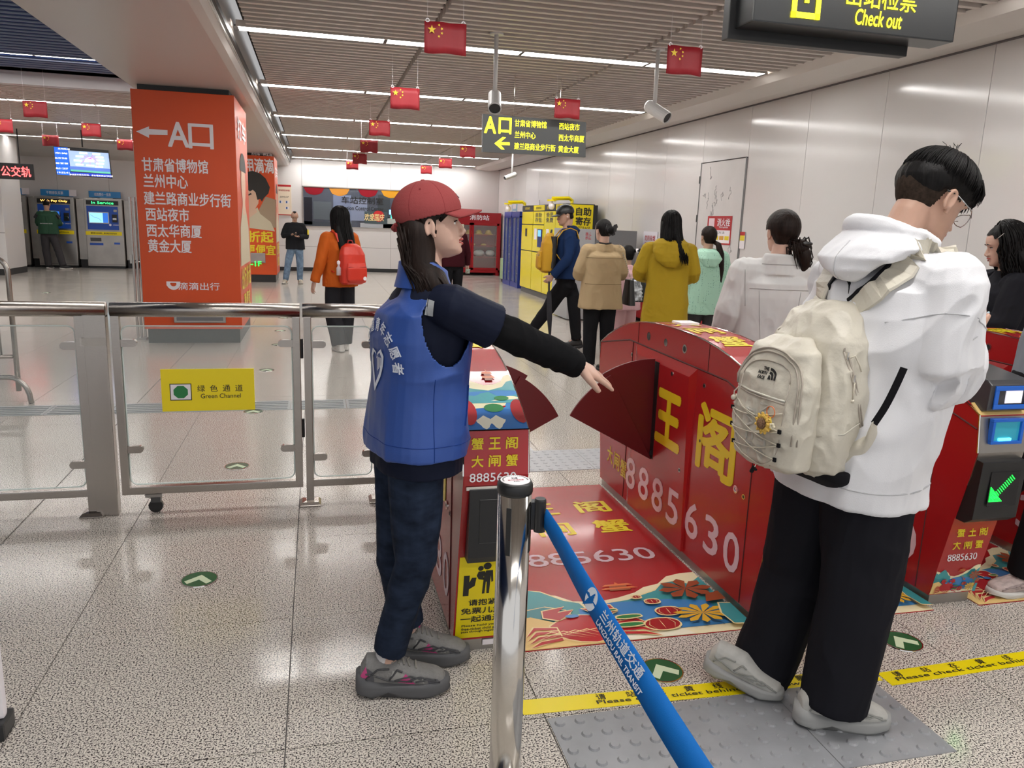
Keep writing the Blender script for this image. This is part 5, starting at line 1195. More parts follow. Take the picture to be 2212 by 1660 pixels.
def body(J, t, skin, h, vox, near=False, lipopen=0, hands=(None, None), name='body'):
    k = J['k']; S, F = J['S'], J['F']; mb = MB(); add_head(mb, h, near, lipopen)
    mb.tube([J['neck'] - V((0, 0, .05*k)), J['neck'] + V((0, 0, .03*k)), h.p(0, -.030, .045), h.p(0, -.030, .10)], [.066*k, .056*k, .054*k, .052*k], 16)
    up = lambda a, b, f: J[a].lerp(J[b], f)
    mb.loft([(J['pelvis'] - V((0, 0, .10*k)), S*.12*k, F*.085*k), (J['pelvis'], S*.145*k, F*.095*k), (up('pelvis', 'chest', .5), S*.12*k, F*.085*k), (J['chest'], S*.14*k, F*.095*k), (up('chest', 'neck', .6), S*.13*k, F*.08*k), (J['neck'], S*.06*k, F*.055*k)], 20)
    for s in 'RL':
        limb(mb, J['sh'+s], J['el'+s], J['wr'+s], .042*k, .036*k, .025*k)
        limb(mb, J['hip'+s], J['kn'+s], J['an'+s], .078*k, .050*k, .036*k)
        mb.tube([J['sh'+s], J['chest'] + V((0, 0, .1*k))], .05*k, 8)
        hd = hands[0 if s == 'R' else 1] or {}
        d = V(hd.get('d', (J['wr'+s] - J['el'+s]).normalized())); pn = V(hd.get('pn', -S if s == 'R' else S))
        th = hd.get('thumb'); 
        if th is None: th = 1 if d.cross(pn).dot(F) > 0 else -1
        add_hand(mb, J['wr'+s], d, pn, k*hd.get('k', 1), th, hd.get('curl', .35), hd.get('spread', .05))
        foot_dir = frame(J.get('foot'+s, J['yaw']), 0); ff = foot_dir @ V((0, 1, 0)); a = J['an'+s]
        mb.tube([a - ff*.03*k + V((0, 0, -.02*k)), a + ff*.09*k - V((0, 0, .045*k))], [.034*k, .03*k], 8)
    return organic(name, mb, skin, t, vox, 3)
def top(J, t, m, vox, name='jacket', hem=.80, rx=.20, ry=.13, hemr=1.05, sl=(.070, .058, .045), slen=1.0, amp=.006, seed=1, collar=0, fr=9, hemc=None, keepfn=None, sleeves=True, extra=None, sm=4, shw=.165):
    k = J['k']; S, F = J['S'], J['F']; mb = MB(); pz, cz = J['pelvis'].z, J['chest'].z
    def C_(z):
        z *= 1; zz = z*k
        if zz < pz: return V((J['pelvis'].x, J['pelvis'].y, zz)) if hemc is None else V((J['pelvis'].x, J['pelvis'].y, zz)).lerp(V((hemc.x, hemc.y, zz)), min(1, (pz-zz)/max(pz-hem*k, .01)))
        f = (zz-pz)/(cz-pz)
        if f < 1: p = J['pelvis'].lerp(J['chest'], f)
        else: p = J['chest'].lerp(J['neck'], (zz-cz)/(J['neck'].z-cz))
        return V((p.x, p.y, zz))
    L = [(hem, hemr, hemr), (hem+.03, hemr, hemr), ((hem+1.12)/2, (1+hemr)/2*.98, (1+hemr)/2*.98), (1.12, .96, .95), (1.25, .98, 1.0), (1.33, .92, .93)]
    sp = [(C_(z), S*rx*a*k, F*ry*b*k, 2.5) for z, a, b in L]
    sp += [(C_(1.385), S*shw*k, F*.088*k, 2.3), (C_(1.425), S*.105*k, F*.075*k, 2.1), (C_(1.455), S*.072*k, F*.066*k), (C_(1.455+collar), S*.066*k, F*.062*k)]
    mb.loft(sp, 32)
    if sleeves:
        for s in 'RL':
            sh = J['sh'+s]; el, wr = J['el'+s], J['wr'+s]; inn = sh.lerp(C_(1.36), .45)
            if slen < 1.0: 
                e = sh.lerp(el, slen*2) if slen <= .5 else el.lerp(wr, (slen-.5)*2)
                pts = [inn, sh - V((0, 0, .008)), sh.lerp(e, .5), e]; rr = [sl[0]*1.0, sl[0], sl[1], sl[1]*1.03]
                mb.tube(pts, [r*k for r in rr], 16)
            else:
                mb.tube([inn, sh - V((0, 0, .008))], sl[0]*k, 14); limb(mb, sh, el, wr, sl[0]*k, sl[1]*k, sl[2]*k, seg=16)
    if extra: extra(mb)
    o = organic(name, mb, m, t, vox, sm, folds(amp, fr, .55, seed) if amp else None, keep=keepfn)
    return o
def pants(J, t, m, vox, r=(.098, .075, .055), name='trousers', amp=.005, seed=3, zend=None, rise=.10, fr=9):
    k = J['k']; S, F = J['S'], J['F']; mb = MB(); p = J['pelvis']
    mb.loft([(p + V((0, 0, rise*k)), S*.145*k, F*.10*k), (p, S*.165*k, F*.115*k, 2.3), (p - V((0, 0, .08*k)), S*.172*k, F*.115*k, 2.3), (p - V((0, 0, .13*k)), S*.15*k, F*.10*k)], 28)
    for s in 'RL':
        h_, kn, an = J['hip'+s], J['kn'+s], J['an'+s]; d = (an-kn).normalized()
        e = an if zend is None else an + (kn-an).normalized()*zend*k
        mb.tube([h_ + V((0, 0, .04*k)), h_ - V((0, 0, .08*k)), h_.lerp(kn, .6), kn, kn.lerp(e, .5), e - d*.02*0, e], [r[0]*k*.92, r[0]*k, (r[0]+r[1])/2*k, r[1]*k, (r[1]+r[2])/2*k, r[2]*k, r[2]*k*1.02], 20)
    return organic(name, mb, m, t, vox, 4, folds(amp, fr, .5, seed))
def shoe(a, yaw, k, t, mu, ms, pitch=0, L=.275, chunky=0, near=False, lace=None, accent=None, lateral=1):
    """a = point under the ankle on the ground"""
    fr = frame(yaw, pitch); a = V(a); w = .047; P = lambda x, y, z: a + fr @ V((x*k, (y)*k, z*k))
    y0, y1 = -.075, L-.075
    st = [(y0, .030, .0, .065), (y0+.02, .039, .0, .102), (0, .044, .0, .098), (.045, .042, 0, .092), (.09, .044, 0, .066), (.13, .047, 0, .052), (y1-.03, .042, 0, .044), (y1-.008, .030, 0, .034), (y1, .014, 0, .024)]
    mb = MB(); sh_ = .026 + chunky
    mb.rings([[P(ww*math.copysign(abs(math.cos(q))**.8, math.cos(q)), y, sh_*.75 + (hh-.0)*.5*(1+math.copysign(abs(math.sin(q))**.8, math.sin(q)))) for q in [2*PI*j/16 for j in range(16)]] for y, ww, _, hh in st])
    up_ = organic('shoe', mb, mu, t, .0035 if near else .007, 3)
    out = [(.026, y0-.008), (.038, y0+.008), (.043, y0+.035), (.041, .015), (.042, .05), (.048, .09), (.051, .125), (.047, y1-.045), (.036, y1-.012), (.018, y1+.008), (0, y1+.014)]
    o2 = [(-x, y) for x, y in out[::-1][1:]]; o3 = out + o2 + [(0, y0-.016)]
    sb = MB(); n = len(o3)
    def zt(y): return sh_ + (.022 + chunky*.5)*max(0, (-y)/.08)**1.2 if y < 0 else sh_ + (.012*max(0, (y-.1)/.1))
    def zb(y): return .002 + (.012 if y > .165 else 0) + (.012 + chunky*.4)*math.exp(-((y-.015)/.022)**2)*(1 if near else 0) + (.010 if y < y0+.01 else 0)
    wv = lambda y, q: 1 + (.035*math.sin(y*75 + q) if near and chunky else 0)
    sb.rings([[P(x*.90, y*.97, zb(y)) for x, y in o3], [P(x*1.05*wv(y, 0), y*1.015, max(zb(y)+.004, sh_*.35)) for x, y in o3], [P(x*1.0, y*1.0, sh_*.62) for x, y in o3], [P(x*1.06*wv(y, 2), y*1.01, sh_*.85) for x, y in o3], [P(x*.97, y*.99, zt(y)) for x, y in o3]])
    sb.build('sole', ms, up_, smooth=near, fix=True)
    if near:
        tr = mat('shoe_trim', (.045, .045, .047), rough=.6) if accent is None else accent
        ub = bvh_of(up_)
        def sp(p, o=.0015): q = ub.find_nearest(p); return q[0] + q[1]*o
        def drp(pts, n=6):
            r = []
            for a_, b_ in zip(pts, pts[1:]):
                for k_ in range(n): r.append(sp(V(a_).lerp(V(b_), k_/n)))
            return r + [sp(V(pts[-1]))]
        for s in (-1, 1):
            for pts in (((-.06, .045), (-.02, .085), (.02, .09)), ((.02, .045), (.045, .085), (.06, .075)), ((.035, .04), (.085, .06), (.12, .05)), ((.07, .035), (.12, .062), (.17, .045)), ((-.065, .07), (-.03, .06), (.02, .04), (.09, .036)), ((.10, .035), (.14, .05), (.19, .03))):
                MB().tube(drp([P(s*.06, y, z + sh_*.5) for y, z in pts]), .0030*k, 6).build('overlay', tr, up_, smooth=True)
        def patch(c4, m_, n_):
            for s in (-1, 1):
                q = [P(s*.06, y, z + sh_*.5) for y, z in c4]; g = []
                for j in range(6):
                    for i in range(6): g.append(sp(q[0].lerp(q[1], i/5).lerp(q[3].lerp(q[2], i/5), j/5), .0010))
                MB().add(g, [(j*6+i, j*6+i+1, j*6+i+7, j*6+i+6) for j in range(5) for i in range(5)]).build(n_, m_, up_, smooth=True)
        if lace and chunky:
            patch(((-.075, .03), (-.03, .03), (-.035, .075), (-.07, .10)), tr2 := mat('panel_dark_grey', (.10, .10, .11), rough=.6), 'heel_counter')
            patch(((.145, .02), (.195, .015), (.185, .05), (.14, .055)), tr2, 'toe_cap')
            patch(((.02, .035), (.075, .035), (.07, .065), (.03, .08)), mat('panel_mesh_grey', (.40, .39, .37), rough=.8, bump=(500, .6)), 'mesh_panel')
            patch(((.095, .035), (.13, .03), (.125, .055), (.095, .062)), _M['panel_mesh_grey'], 'mesh_panel')
        if lace:
            for i in range(5):
                y = .030 + .021*i; MB().tube(drp([P(-.030, y-.008, .12), P(0, y+.006, .16), P(.030, y-.004, .12)], 8), .0034*k, 6).build('lace', lace, up_, smooth=True)
            b = sp(P(0, .028, .16), .004)
            for s in (-1, 1): MB().tube([b, b + fr @ V((s*.018, .004, .012)), b + fr @ V((s*.036, .01, .000)), b + fr @ V((s*.026, .004, -.008)), b], .003*k, 6).build('lace', lace, up_, smooth=True)
    return up_
def strands(mb, h, n, phi, th0, drop, out=.006, r=.0022, seed=1, er=(.083, .102, .100), ec=(0, -.012, .133), sway=None, wav=0, tight=None, zk=0):
    rd = random.Random(seed)
    for i in range(n):
        ph = math.radians(rd.uniform(*phi)) ; e = 1 + rd.uniform(0, out)/.09; pts = []; thm = math.radians(rd.uniform(86, 100))
        a0 = math.radians(rd.uniform(*th0))
        for j in range(7):
            th = a0 + (thm-a0)*j/6; pts.append(h.p(ec[0]+er[0]*e*math.sin(th)*math.sin(ph), ec[1]+er[1]*e*math.sin(th)*math.cos(ph), ec[2]+er[2]*e*math.cos(th)))
        dr = drop*rd.uniform(.82, 1.0)
        if dr > 0:
            st_ = V(pts[-1]); 
            for j in range(1, 8):
                f = j/7; q = st_ - V((0, 0, dr*f))
                if sway: q += V(sway)*(f**1.5)
                if tight:
                    c = V(tight[0]); q = q.lerp(V((c.x, c.y, q.z)), min(1, tight[1]*f))
                if wav: q += V((math.sin(f*14+i)*wav, math.cos(f*11+i*2)*wav, 0))
                pts.append(q)
        m_ = len(pts); mb.tube(pts, [r*h.k*(1 if j < m_-3 else (.9, .6, .25)[j-m_+3]) for j in range(m_)], 4)
def hair_cap(h, m, t, vox, front=.060, side=.018, low=.055, mode='short', er=(.083, .102, .100), ec=(0, -.012, .133), extra=None, name='hair', ss=None):
    mb = MB(); mb.ell(h.p(*ec), (er[0]*h.k, er[1]*h.k, er[2]*h.k), h.fr, 14)
    mb.ell(h.p(0, -.045, .085), (.070*h.k, .055*h.k, .065*h.k), h.fr, 10)
    if extra: extra(mb)
    def keep(co):
        q = h.loc(co); x, y, z = q[:, 0], q[:, 1], q[:, 2]
        face = (y > front) & (z < .188); temple = (y > side) & (z < .150) & (np.abs(x) > .03); fr2 = (y > side+.0) & (z < .16)
        ear = (y > -.034) & (z < .118) if mode in ('short', 'up') else (y > .012) & (z < .13)
        return ~(face | temple | fr2 | ear | ((z < low) & (y > -.2) & (mode == 'short' or mode == 'up')))
    o = organic(name, mb, m, t, vox, 2, keep=keep)
    return o
def backpack(lab, cat, P_, S, F, w, d, hh, m, mz, strap=None, vox=.006, pocket=True):
    """P_ = centre of the panel against the back; grows along -F"""
    t = thing('backpack', lab, cat, tuple(P_)); c = V(P_)
    mb = MB(); Z = V((0, 0, 1))
    mb.loft([(c - F*d*.42 - Z*hh*.52, S*w*.36, F*d*.34, 3), (c - F*d*.5 - Z*hh*.46, S*w*.48, F*d*.48, 3.4), (c - F*d*.5 - Z*hh*.1, S*w*.5, F*d*.5, 3.4), (c - F*d*.45 + Z*hh*.25, S*w*.48, F*d*.44, 3), (c - F*d*.36 + Z*hh*.44, S*w*.38, F*d*.32, 2.6), (c - F*d*.3 + Z*hh*.52, S*w*.2, F*d*.2, 2.2)], 28)
    organic('bag_body', mb, m, t, vox, 3, folds(.004, 12, .7, 5))
    if pocket:
        mb = MB(); mb.loft([(c - F*d*1.02 - Z*hh*.44, S*w*.30, F*d*.08, 3), (c - F*d*1.06 - Z*hh*.38, S*w*.40, F*d*.16, 3.4), (c - F*d*1.05 - Z*hh*.1, S*w*.40, F*d*.16, 3.4), (c - F*d*.98 + Z*hh*.04, S*w*.34, F*d*.08, 3)], 24)
        organic('front_pocket', mb, m, t, vox, 3, folds(.002, 14, .7, 6))
        MB().tube([c - F*d*1.14 + S*w*x - Z*hh*(.06 - .0*x*x) for x in (-.36, -.18, 0, .18, .36)], .005, 6).build('zip', mz, t)
    MB().tube([c + S*w*.12 + Z*hh*.50 - F*d*.25, c + S*w*.07 + Z*hh*.60 - F*d*.2, c - S*w*.07 + Z*hh*.60 - F*d*.2, c - S*w*.12 + Z*hh*.50 - F*d*.25], .008, 6).build('carry_loop', mz, t)
    return t
def straps(t, J, c, hh, m, w=.022, both='RL', off=.0):
    S, F, k = J['S'], J['F'], J['k']
    for s in both:
        g = 1 if s == 'R' else -1; x = .105*k*g
        P_ = lambda dx, f, z: V((J['neck'].x, J['neck'].y, 0)) + S*(x+dx*g) + F*f + V((0, 0, z))
        zs = J['sh'+s].z + .055*k
        pts = [P_(-.02, -.13*k, zs-.10*k), P_(0, -.095*k, zs-.005), P_(0, -.02, zs+.022*k), P_(.005, .07*k, zs-.01*k), P_(.01, .135*k, zs-.10*k), P_(.03, .15*k, zs-.28*k), P_(.06, .06*k, zs-.40*k), P_(.05, -.12*k, zs-.46*k)]
        ring = []
        for i, p in enumerate(pts):
            d = (pts[min(i+1, len(pts)-1)] - pts[max(i-1, 0)]).normalized(); a = (S - d*S.dot(d)).normalized(); b = d.cross(a)
            ww = w*(1 if i < 6 else .5); ring.append([p + a*ww + b*.005, p - a*ww + b*.005, p - a*ww - b*.005, p + a*ww - b*.005])
        MB().rings(ring).build('strap', m, t, bevel=0, fix=True)
def phone(c, fr, label, col=m_black, sc=1):
    p = MB().obox(c, fr @ V((.036*sc, 0, 0)), fr @ V((0, .075*sc, 0)), fr @ V((0, 0, .004))).build('phone', col, None, bevel=.002); tag(p, label, 'phone')
    MB().obox(V(c) + fr @ V((0, 0, .0045)), fr @ V((.032*sc, 0, 0)), fr @ V((0, .070*sc, 0)), fr @ V((0, 0, .0005))).build('screen', mat('phone_glass', (.02, .025, .03), rough=.1), p); return p
white_sole = mat('sole_white', (.62, .60, .56), rough=.5); black_sh = mat('shoe_black', (.015, .015, .016), rough=.5)
# ---------------------------------------------------------------- man with phone by the far column
def far_phone_man():
    J = std(-.47, 18.62, -85, 1.63, hipR=(.09, 0, .88), anR=(.24, .03, .085), knR=(.18, .05, .47), anL=(-.10, -.05, .085), elR=(.29, .02, 1.12), wrR=(.09, .26, 1.17), elL=(-.29, .02, 1.12), wrL=(-.07, .27, 1.13), head=(0, .05, 1.585))
    t = thing('person', 'man in black jacket and blue jeans looking at a phone beside the far orange column', 'person', (J['B'].x, J['B'].y, 0))
    h = Head(J['head'], frame(-88, -32), J['k']*1.0); F, S = J['F'], J['S']
    b = body(J, t, m_skin, h, .008, hands=(dict(d=-S*.6+F*.5+V((0,0,.1)), pn=(0, 0, 1), curl=.5), dict(d=S*.5+F*.5, pn=(0, 0, 1), curl=.5)))
    face_parts(h, b); top(J, t, mat('jacket_black', (.016, .016, .019), rough=.75), .010, hem=.82, rx=.215, ry=.14, amp=.007)
    pants(J, t, mat('jeans_light', (.16, .23, .33), rough=.8, noise=(14, .35)), .010, r=(.10, .078, .068)); hair_cap(h, m_hair, t, .006, er=(.078, .096, .096), front=.055)
    for s, y in (('R', -105), ('L', -80)): shoe(V((J['an'+s].x, J['an'+s].y, 0)), y, .98, t, mat('sneaker_cream', (.5, .46, .38), rough=.6, noise=(30, .5)), white_sole)
    gl = MB()
    for s in (-1, 1): gl.tube([h.p(s*.03 + .022*math.cos(a), .103, .110 + .015*math.sin(a)) for a in [2*PI*k/10 for k in range(11)]], .0018, 4); gl.tube([h.p(s*.052, .10, .113), h.p(s*.078, .0, .113)], .0018, 4)
    gl.build('glasses', m_black, t)
    MB().box((J['elL'].x+.0, J['elL'].y-.09, J['elL'].z+.05), (J['elL'].x+.03, J['elL'].y-.02, J['elL'].z+.16)).build('arm_patch', m_yel, t)
    phone(J['wrR'].lerp(J['wrL'], .5) + F*.10 + V((0, 0, .02)), frame(-88, 25), 'dark phone held in both hands by the man in black jacket and jeans')
far_phone_man()
# ---------------------------------------------------------------- man in green at the ticket machine
def green_man():
    J = std(-6.50, 22.05, 92, 1.70, anR=(.30, -.12, .085), knR=(.18, 0, .47), anL=(-.06, 0, .085), elR=(.27, .05, 1.12), wrR=(.15, .27, 1.2), elL=(-.26, .04, 1.12), wrL=(-.16, .22, 1.1))
    t = thing('person', 'man in dark green jacket seen from behind at the middle ticket machine', 'person', (J['B'].x, J['B'].y, 0)); h = Head(J['head'], frame(85, -12), J['k'])
    body(J, t, m_skin, h, .009); top(J, t, mat('jacket_green', (.035, .085, .052), rough=.7), .010, hem=.88, rx=.225, ry=.14, amp=.006)
    pants(J, t, mat('trousers_charcoal', (.055, .052, .055), rough=.8), .010, r=(.105, .088, .08)); hair_cap(h, m_hair, t, .006, er=(.078, .096, .095), low=.07)
    for s, y in (('R', 20), ('L', 80)): shoe(V((J['an'+s].x, J['an'+s].y, 0)), y, .98, t, black_sh, white_sole)
    for g in (-1, 1): MB().tube([J['P'](g*.22, -.03, 1.36), J['P'](g*.275, -.02, 1.27)], .045, 8).build('shoulder_panel', m_black, t)
    text('OUTDOOR WEAR', J['P'](0, -.152, 1.14), J['S'], X1, .28, .02, m_white, t, off=0)
green_man()
# ---------------------------------------------------------------- woman in orange jacket with red backpack
def orange_woman():
    J = std(.255, 9.12, 118, 1.60, anR=(.06, .02, .085), anL=(-.06, -.08, .085), elL=(-.27, -.02, 1.10), wrL=(-.33, .02, .86), elR=(.24, -.02, 1.12), wrR=(.22, .08, .9))
    t = thing('person', 'woman in orange jacket with very long black hair walking away, red backpack on', 'person', (J['B'].x, J['B'].y, 0)); h = Head(J['head'], frame(132, 0), J['k']*1.05)
    b = body(J, t, m_skin2, h, .006); face_parts(h, b)
    mo = mat('jacket_orange', (.52, .105, .015), rough=.65)
    def ex(mb):
        c = J['neck']; S, F = J['S'], J['F']; mb.loft([(c + F*.02 - V((0, 0, .03)), S*.12, F*.09), (c - F*.02 + V((0, 0, .0)), S*.12, F*.10), (c - F*.0 + V((0, 0, .04)), S*.09, F*.07)], 20)
    top(J, t, mo, .007, hem=.80, rx=.20, ry=.145, hemr=1.08, sl=(.075, .065, .055), amp=.010, seed=4, extra=ex)
    pants(J, t, mat('trousers_black_wide', (.022, .022, .026), rough=.8), .008, r=(.10, .095, .095), seed=7)
    for s in 'RL': shoe(V((J['an'+s].x, J['an'+s].y, 0)), 110, .92, t, white_sole, white_sole)
    hm = hair_cap(h, m_hair, t, .006, mode='long', er=(.088, .106, .103), low=0)
    mb = MB(); strands(mb, h, 320, (70, 300), (3, 45), .52, r=.0055, seed=2, sway=tuple(-J['F']*.13 + J['S']*.02), out=.02)
    q = h.p(0, -.06, .12); G = -J['F']; mb.loft([(q, J['S']*.085, J['F']*.05), (q - V((0, 0, .15)) + G*.03, J['S']*.115, J['F']*.05), (q + G*.11 + V((0, 0, -.34)), J['S']*.105, J['F']*.04), (q + G*.15 + V((0, 0, -.50)), J['S']*.07, J['F']*.025), (q + G*.16 + V((0, 0, -.58)), J['S']*.02, J['F']*.008)], 18)
    mb.build('long_hair', m_hair, t, smooth=True)
    r = mat('bag_red', (.60, .03, .012), rough=.45); c = J['P'](.02, -.17, 1.08)
    bp = backpack('red school backpack with a water bottle, worn by the woman in the orange jacket', 'backpack', c, J['S'], J['F'], .31, .17, .43, r, mat('bag_red_dark', (.3, .015, .01), rough=.5))
    MB().lathe(c - J['S']*.17 - J['F']*.08 + V((0, 0, -.12)), [(0, 0), (.026, 0), (.026, .08), (.012, .1), (.012, .12), (0, .12)], 14).build('water_bottle', mat('bottle', (.8, .8, .85), rough=.1, alpha=.5), bp, smooth=True)
    MB().lathe(c - J['S']*.17 - J['F']*.08 + V((0, 0, .0)), [(0, 0), (.018, 0), (.02, .03), (0, .045)], 12).build('bottle_cap', m_white, bp)
    MB().lathe(c - J['F']*.215 + J['S']*.08 - V((0, 0, .15)), [(0, 0), (.022, 0), (.022, .003), (0, .003)], 16, -J['F']).build('badge', m_white, bp)
    straps(bp, J, c, .43, r, .02)
orange_woman()
# ---------------------------------------------------------------- walking man with yellow backpack and umbrella
def navy_man():
    J = std(at(1222, 600, Y=9.25).x, 9.25, 172, 1.74, anR=(.08, -.36, .13), knR=(.09, -.02, .50), anL=(-.08, .28, .085), knL=(-.09, .20, .48), elL=(-.27, .02, 1.12), wrL=(-.24, .20, .90), elR=(.26, -.06, 1.12), wrR=(.2, .02, .88), neck=(0, .01, 1.44), head=(0, .04, 1.60))
    J['anR'], J['anL'] = at(1245, 733, Y=9.2), at(1150, 712, Y=9.4); J['knR'] = at(1238, 640, Y=9.2); J['knL'] = at(1184, 668, Y=9.34)
    t = thing('person', 'man in black cap and navy hoodie striding left past the yellow lockers', 'person', (J['B'].x, J['B'].y, 0)); h = Head(J['head'], frame(178, -14), J['k'])
    b = body(J, t, m_skin, h, .006, hands=(None, dict(curl=.8))); face_parts(h, b)
    nv = mat('hoodie_navy', (.012, .028, .085), rough=.85)
    def ex(mb): c = J['neck']; mb.loft([(c - J['F']*.06 - V((0, 0, .07)), J['S']*.12, J['F']*.07), (c - J['F']*.08 + V((0, 0, .0)), J['S']*.13, J['F']*.08), (c - J['F']*.04 + V((0, 0, .05)), J['S']*.09, J['F']*.07)], 20)
    top(J, t, nv, .007, 'hoodie', hem=.86, rx=.215, ry=.15, sl=(.075, .066, .05), amp=.008, seed=8, extra=ex)
    pants(J, t, mat('trousers_black', (.012, .012, .014), rough=.85), .008, r=(.108, .082, .062), seed=9)
    shoe(V((J['anR'].x, J['anR'].y, 0)), 175, 1.0, t, black_sh, black_sh); shoe(J['anL'] - V((-.02, 0, .10)), 175, 1.0, t, black_sh, black_sh, pitch=-35)
    hair_cap(h, m_hair, t, .006, er=(.078, .095, .09)); cap_on(h, t, m_black)
    MB().ell(h.p(-.082, .0, .095), (.005, .006, .012), h.fr, 5).build('earphone', m_white, t)
    yb = mat('bag_mustard', (.55, .30, .03), rough=.6); c = J['P'](-.04, .17, 1.16)
    bp = backpack('mustard and black backpack worn on the chest of the man in navy', 'backpack', c, -J['S'], -J['F'], .30, .17, .46, yb, m_black); 
    mb = MB().loft([(c + J['F']*.02 + V((0, 0, -.18)), J['S']*.15, J['F']*.05, 3), (c + J['F']*.02 + V((0, 0, .2)), J['S']*.14, J['F']*.05, 3)], 20); mb.build('back_panel', m_black, bp)
    straps(bp, J, c, .46, yb, .024)
    w = J['wrL'] + (J['wrL']-J['elL']).normalized()*.07
    u = thing('umbrella', 'closed black umbrella pointing down from the hand of the man in navy', 'umbrella', tuple(w)); e = w + V((.045, -.03, -.80))
    d = (e - w).normalized(); MB().tube([w + V((0, 0, .1)), w + d*.14], .012, 8).build('handle', m_black, u)
    MB().tube([w + d*.13, w + d*.16, w + d*.45, w + d*.66, w + d*.74], [.012, .030, .034, .016, .006], 8).build('folded_canopy', mat('umbrella_cloth', (.035, .035, .04), rough=.7), u, smooth=True); MB().tube([w + d*.73, w + d*.80], .004, 6).build('tip', m_chrome, u)
def cap_on(h, t, m, mk=None, near=False, er=(.090, .110, .096), ec=(0, -.008, .145)):
    mb = MB(); mb.ell(h.p(*ec), (er[0]*h.k, er[1]*h.k, er[2]*h.k), h.fr, 20 if near else 14)
    def zc(y): return .135 + (y+.10)*.12 - .018
    def keep(co): q = h.loc(co); return q[:, 2] > zc(q[:, 1]) - (np.abs(q[:, 0]) < .03)*(q[:, 1] < -.05)*(-.02)
    c = organic('cap', mb, m, t, .003 if near else .006, 2, keep=keep); md = c.modifiers.new('s', 'SOLIDIFY'); md.thickness = .003; md.offset = 1
    n = 16; top_, bot = [], []
    rows = []
    for j in range(6):
        f = j/5; row = []
        for i in range(n+1):
            a = math.radians(-62 + 124*i/n); x0_ = er[0]*.98*math.sin(a)*1.0; y0_ = ec[1] + er[1]*.98*math.cos(a)
            xx = x0_*(1 - .12*f); yy = y0_ + f*.075*math.cos(a*.95)**.6; zz = zc(.09) + .004 - f*.012 - 0*f - (xx/.08)**2*.022*(.35+f*.65)
            row.append(h.p(xx, yy, zz))
        rows.append(row)
    vs = [p for r in rows for p in r]; fs = [(j*(n+1)+i, j*(n+1)+i+1, (j+1)*(n+1)+i+1, (j+1)*(n+1)+i) for j in range(5) for i in range(n)]
    b = MB().add(vs, fs).build('brim', m, c, smooth=True, fix=True); md = b.modifiers.new('s', 'SOLIDIFY'); md.thickness = .0045; md.offset = 0
    MB().ell(h.p(ec[0], ec[1], ec[2]+er[2]+.002), (.008*h.k, .008*h.k, .005*h.k), h.fr, 6).build('button', m, c, smooth=True)
    if near:
        for az in (0, 60, 120, 180, 240, 300):
            a = math.radians(az); pts = []
            for k in range(0, 15):
                th = math.radians(4 + 92*k/14); q = (ec[0]+(er[0]+.0026)*math.sin(th)*math.sin(a), ec[1]+(er[1]+.0026)*math.sin(th)*math.cos(a), ec[2]+(er[2]+.0026)*math.cos(th))
                if q[2] > zc(q[1])+.001: pts.append(h.p(*q))
            MB().tube(pts, .0011*h.k, 5).build('seam', mk, c, smooth=True)
        pts = [h.p(ec[0]+(er[0]+.003)*math.sin(math.radians(a)), ec[1]+(er[1]+.003)*math.cos(math.radians(a))*.99, zc(ec[1]+er[1]*math.cos(math.radians(a)))+.004) for a in range(-65, 66, 8)]
        MB().tube(pts, .0013*h.k, 5).build('seam', mk, c, smooth=True)
        for s in (-1, 1): 
            a = math.radians(100*s); th = math.radians(45); MB().lathe(h.p(ec[0]+(er[0]+.003)*math.sin(th)*math.sin(a), ec[1]+(er[1]+.003)*math.sin(th)*math.cos(a), ec[2]+(er[2]+.003)*math.cos(th)), [(0, 0), (.0035, 0), (.0035, .001), (0, .001)], 10, h.fr @ V((s, 0, 1))).build('eyelet', mk, c)
    return c
navy_man()
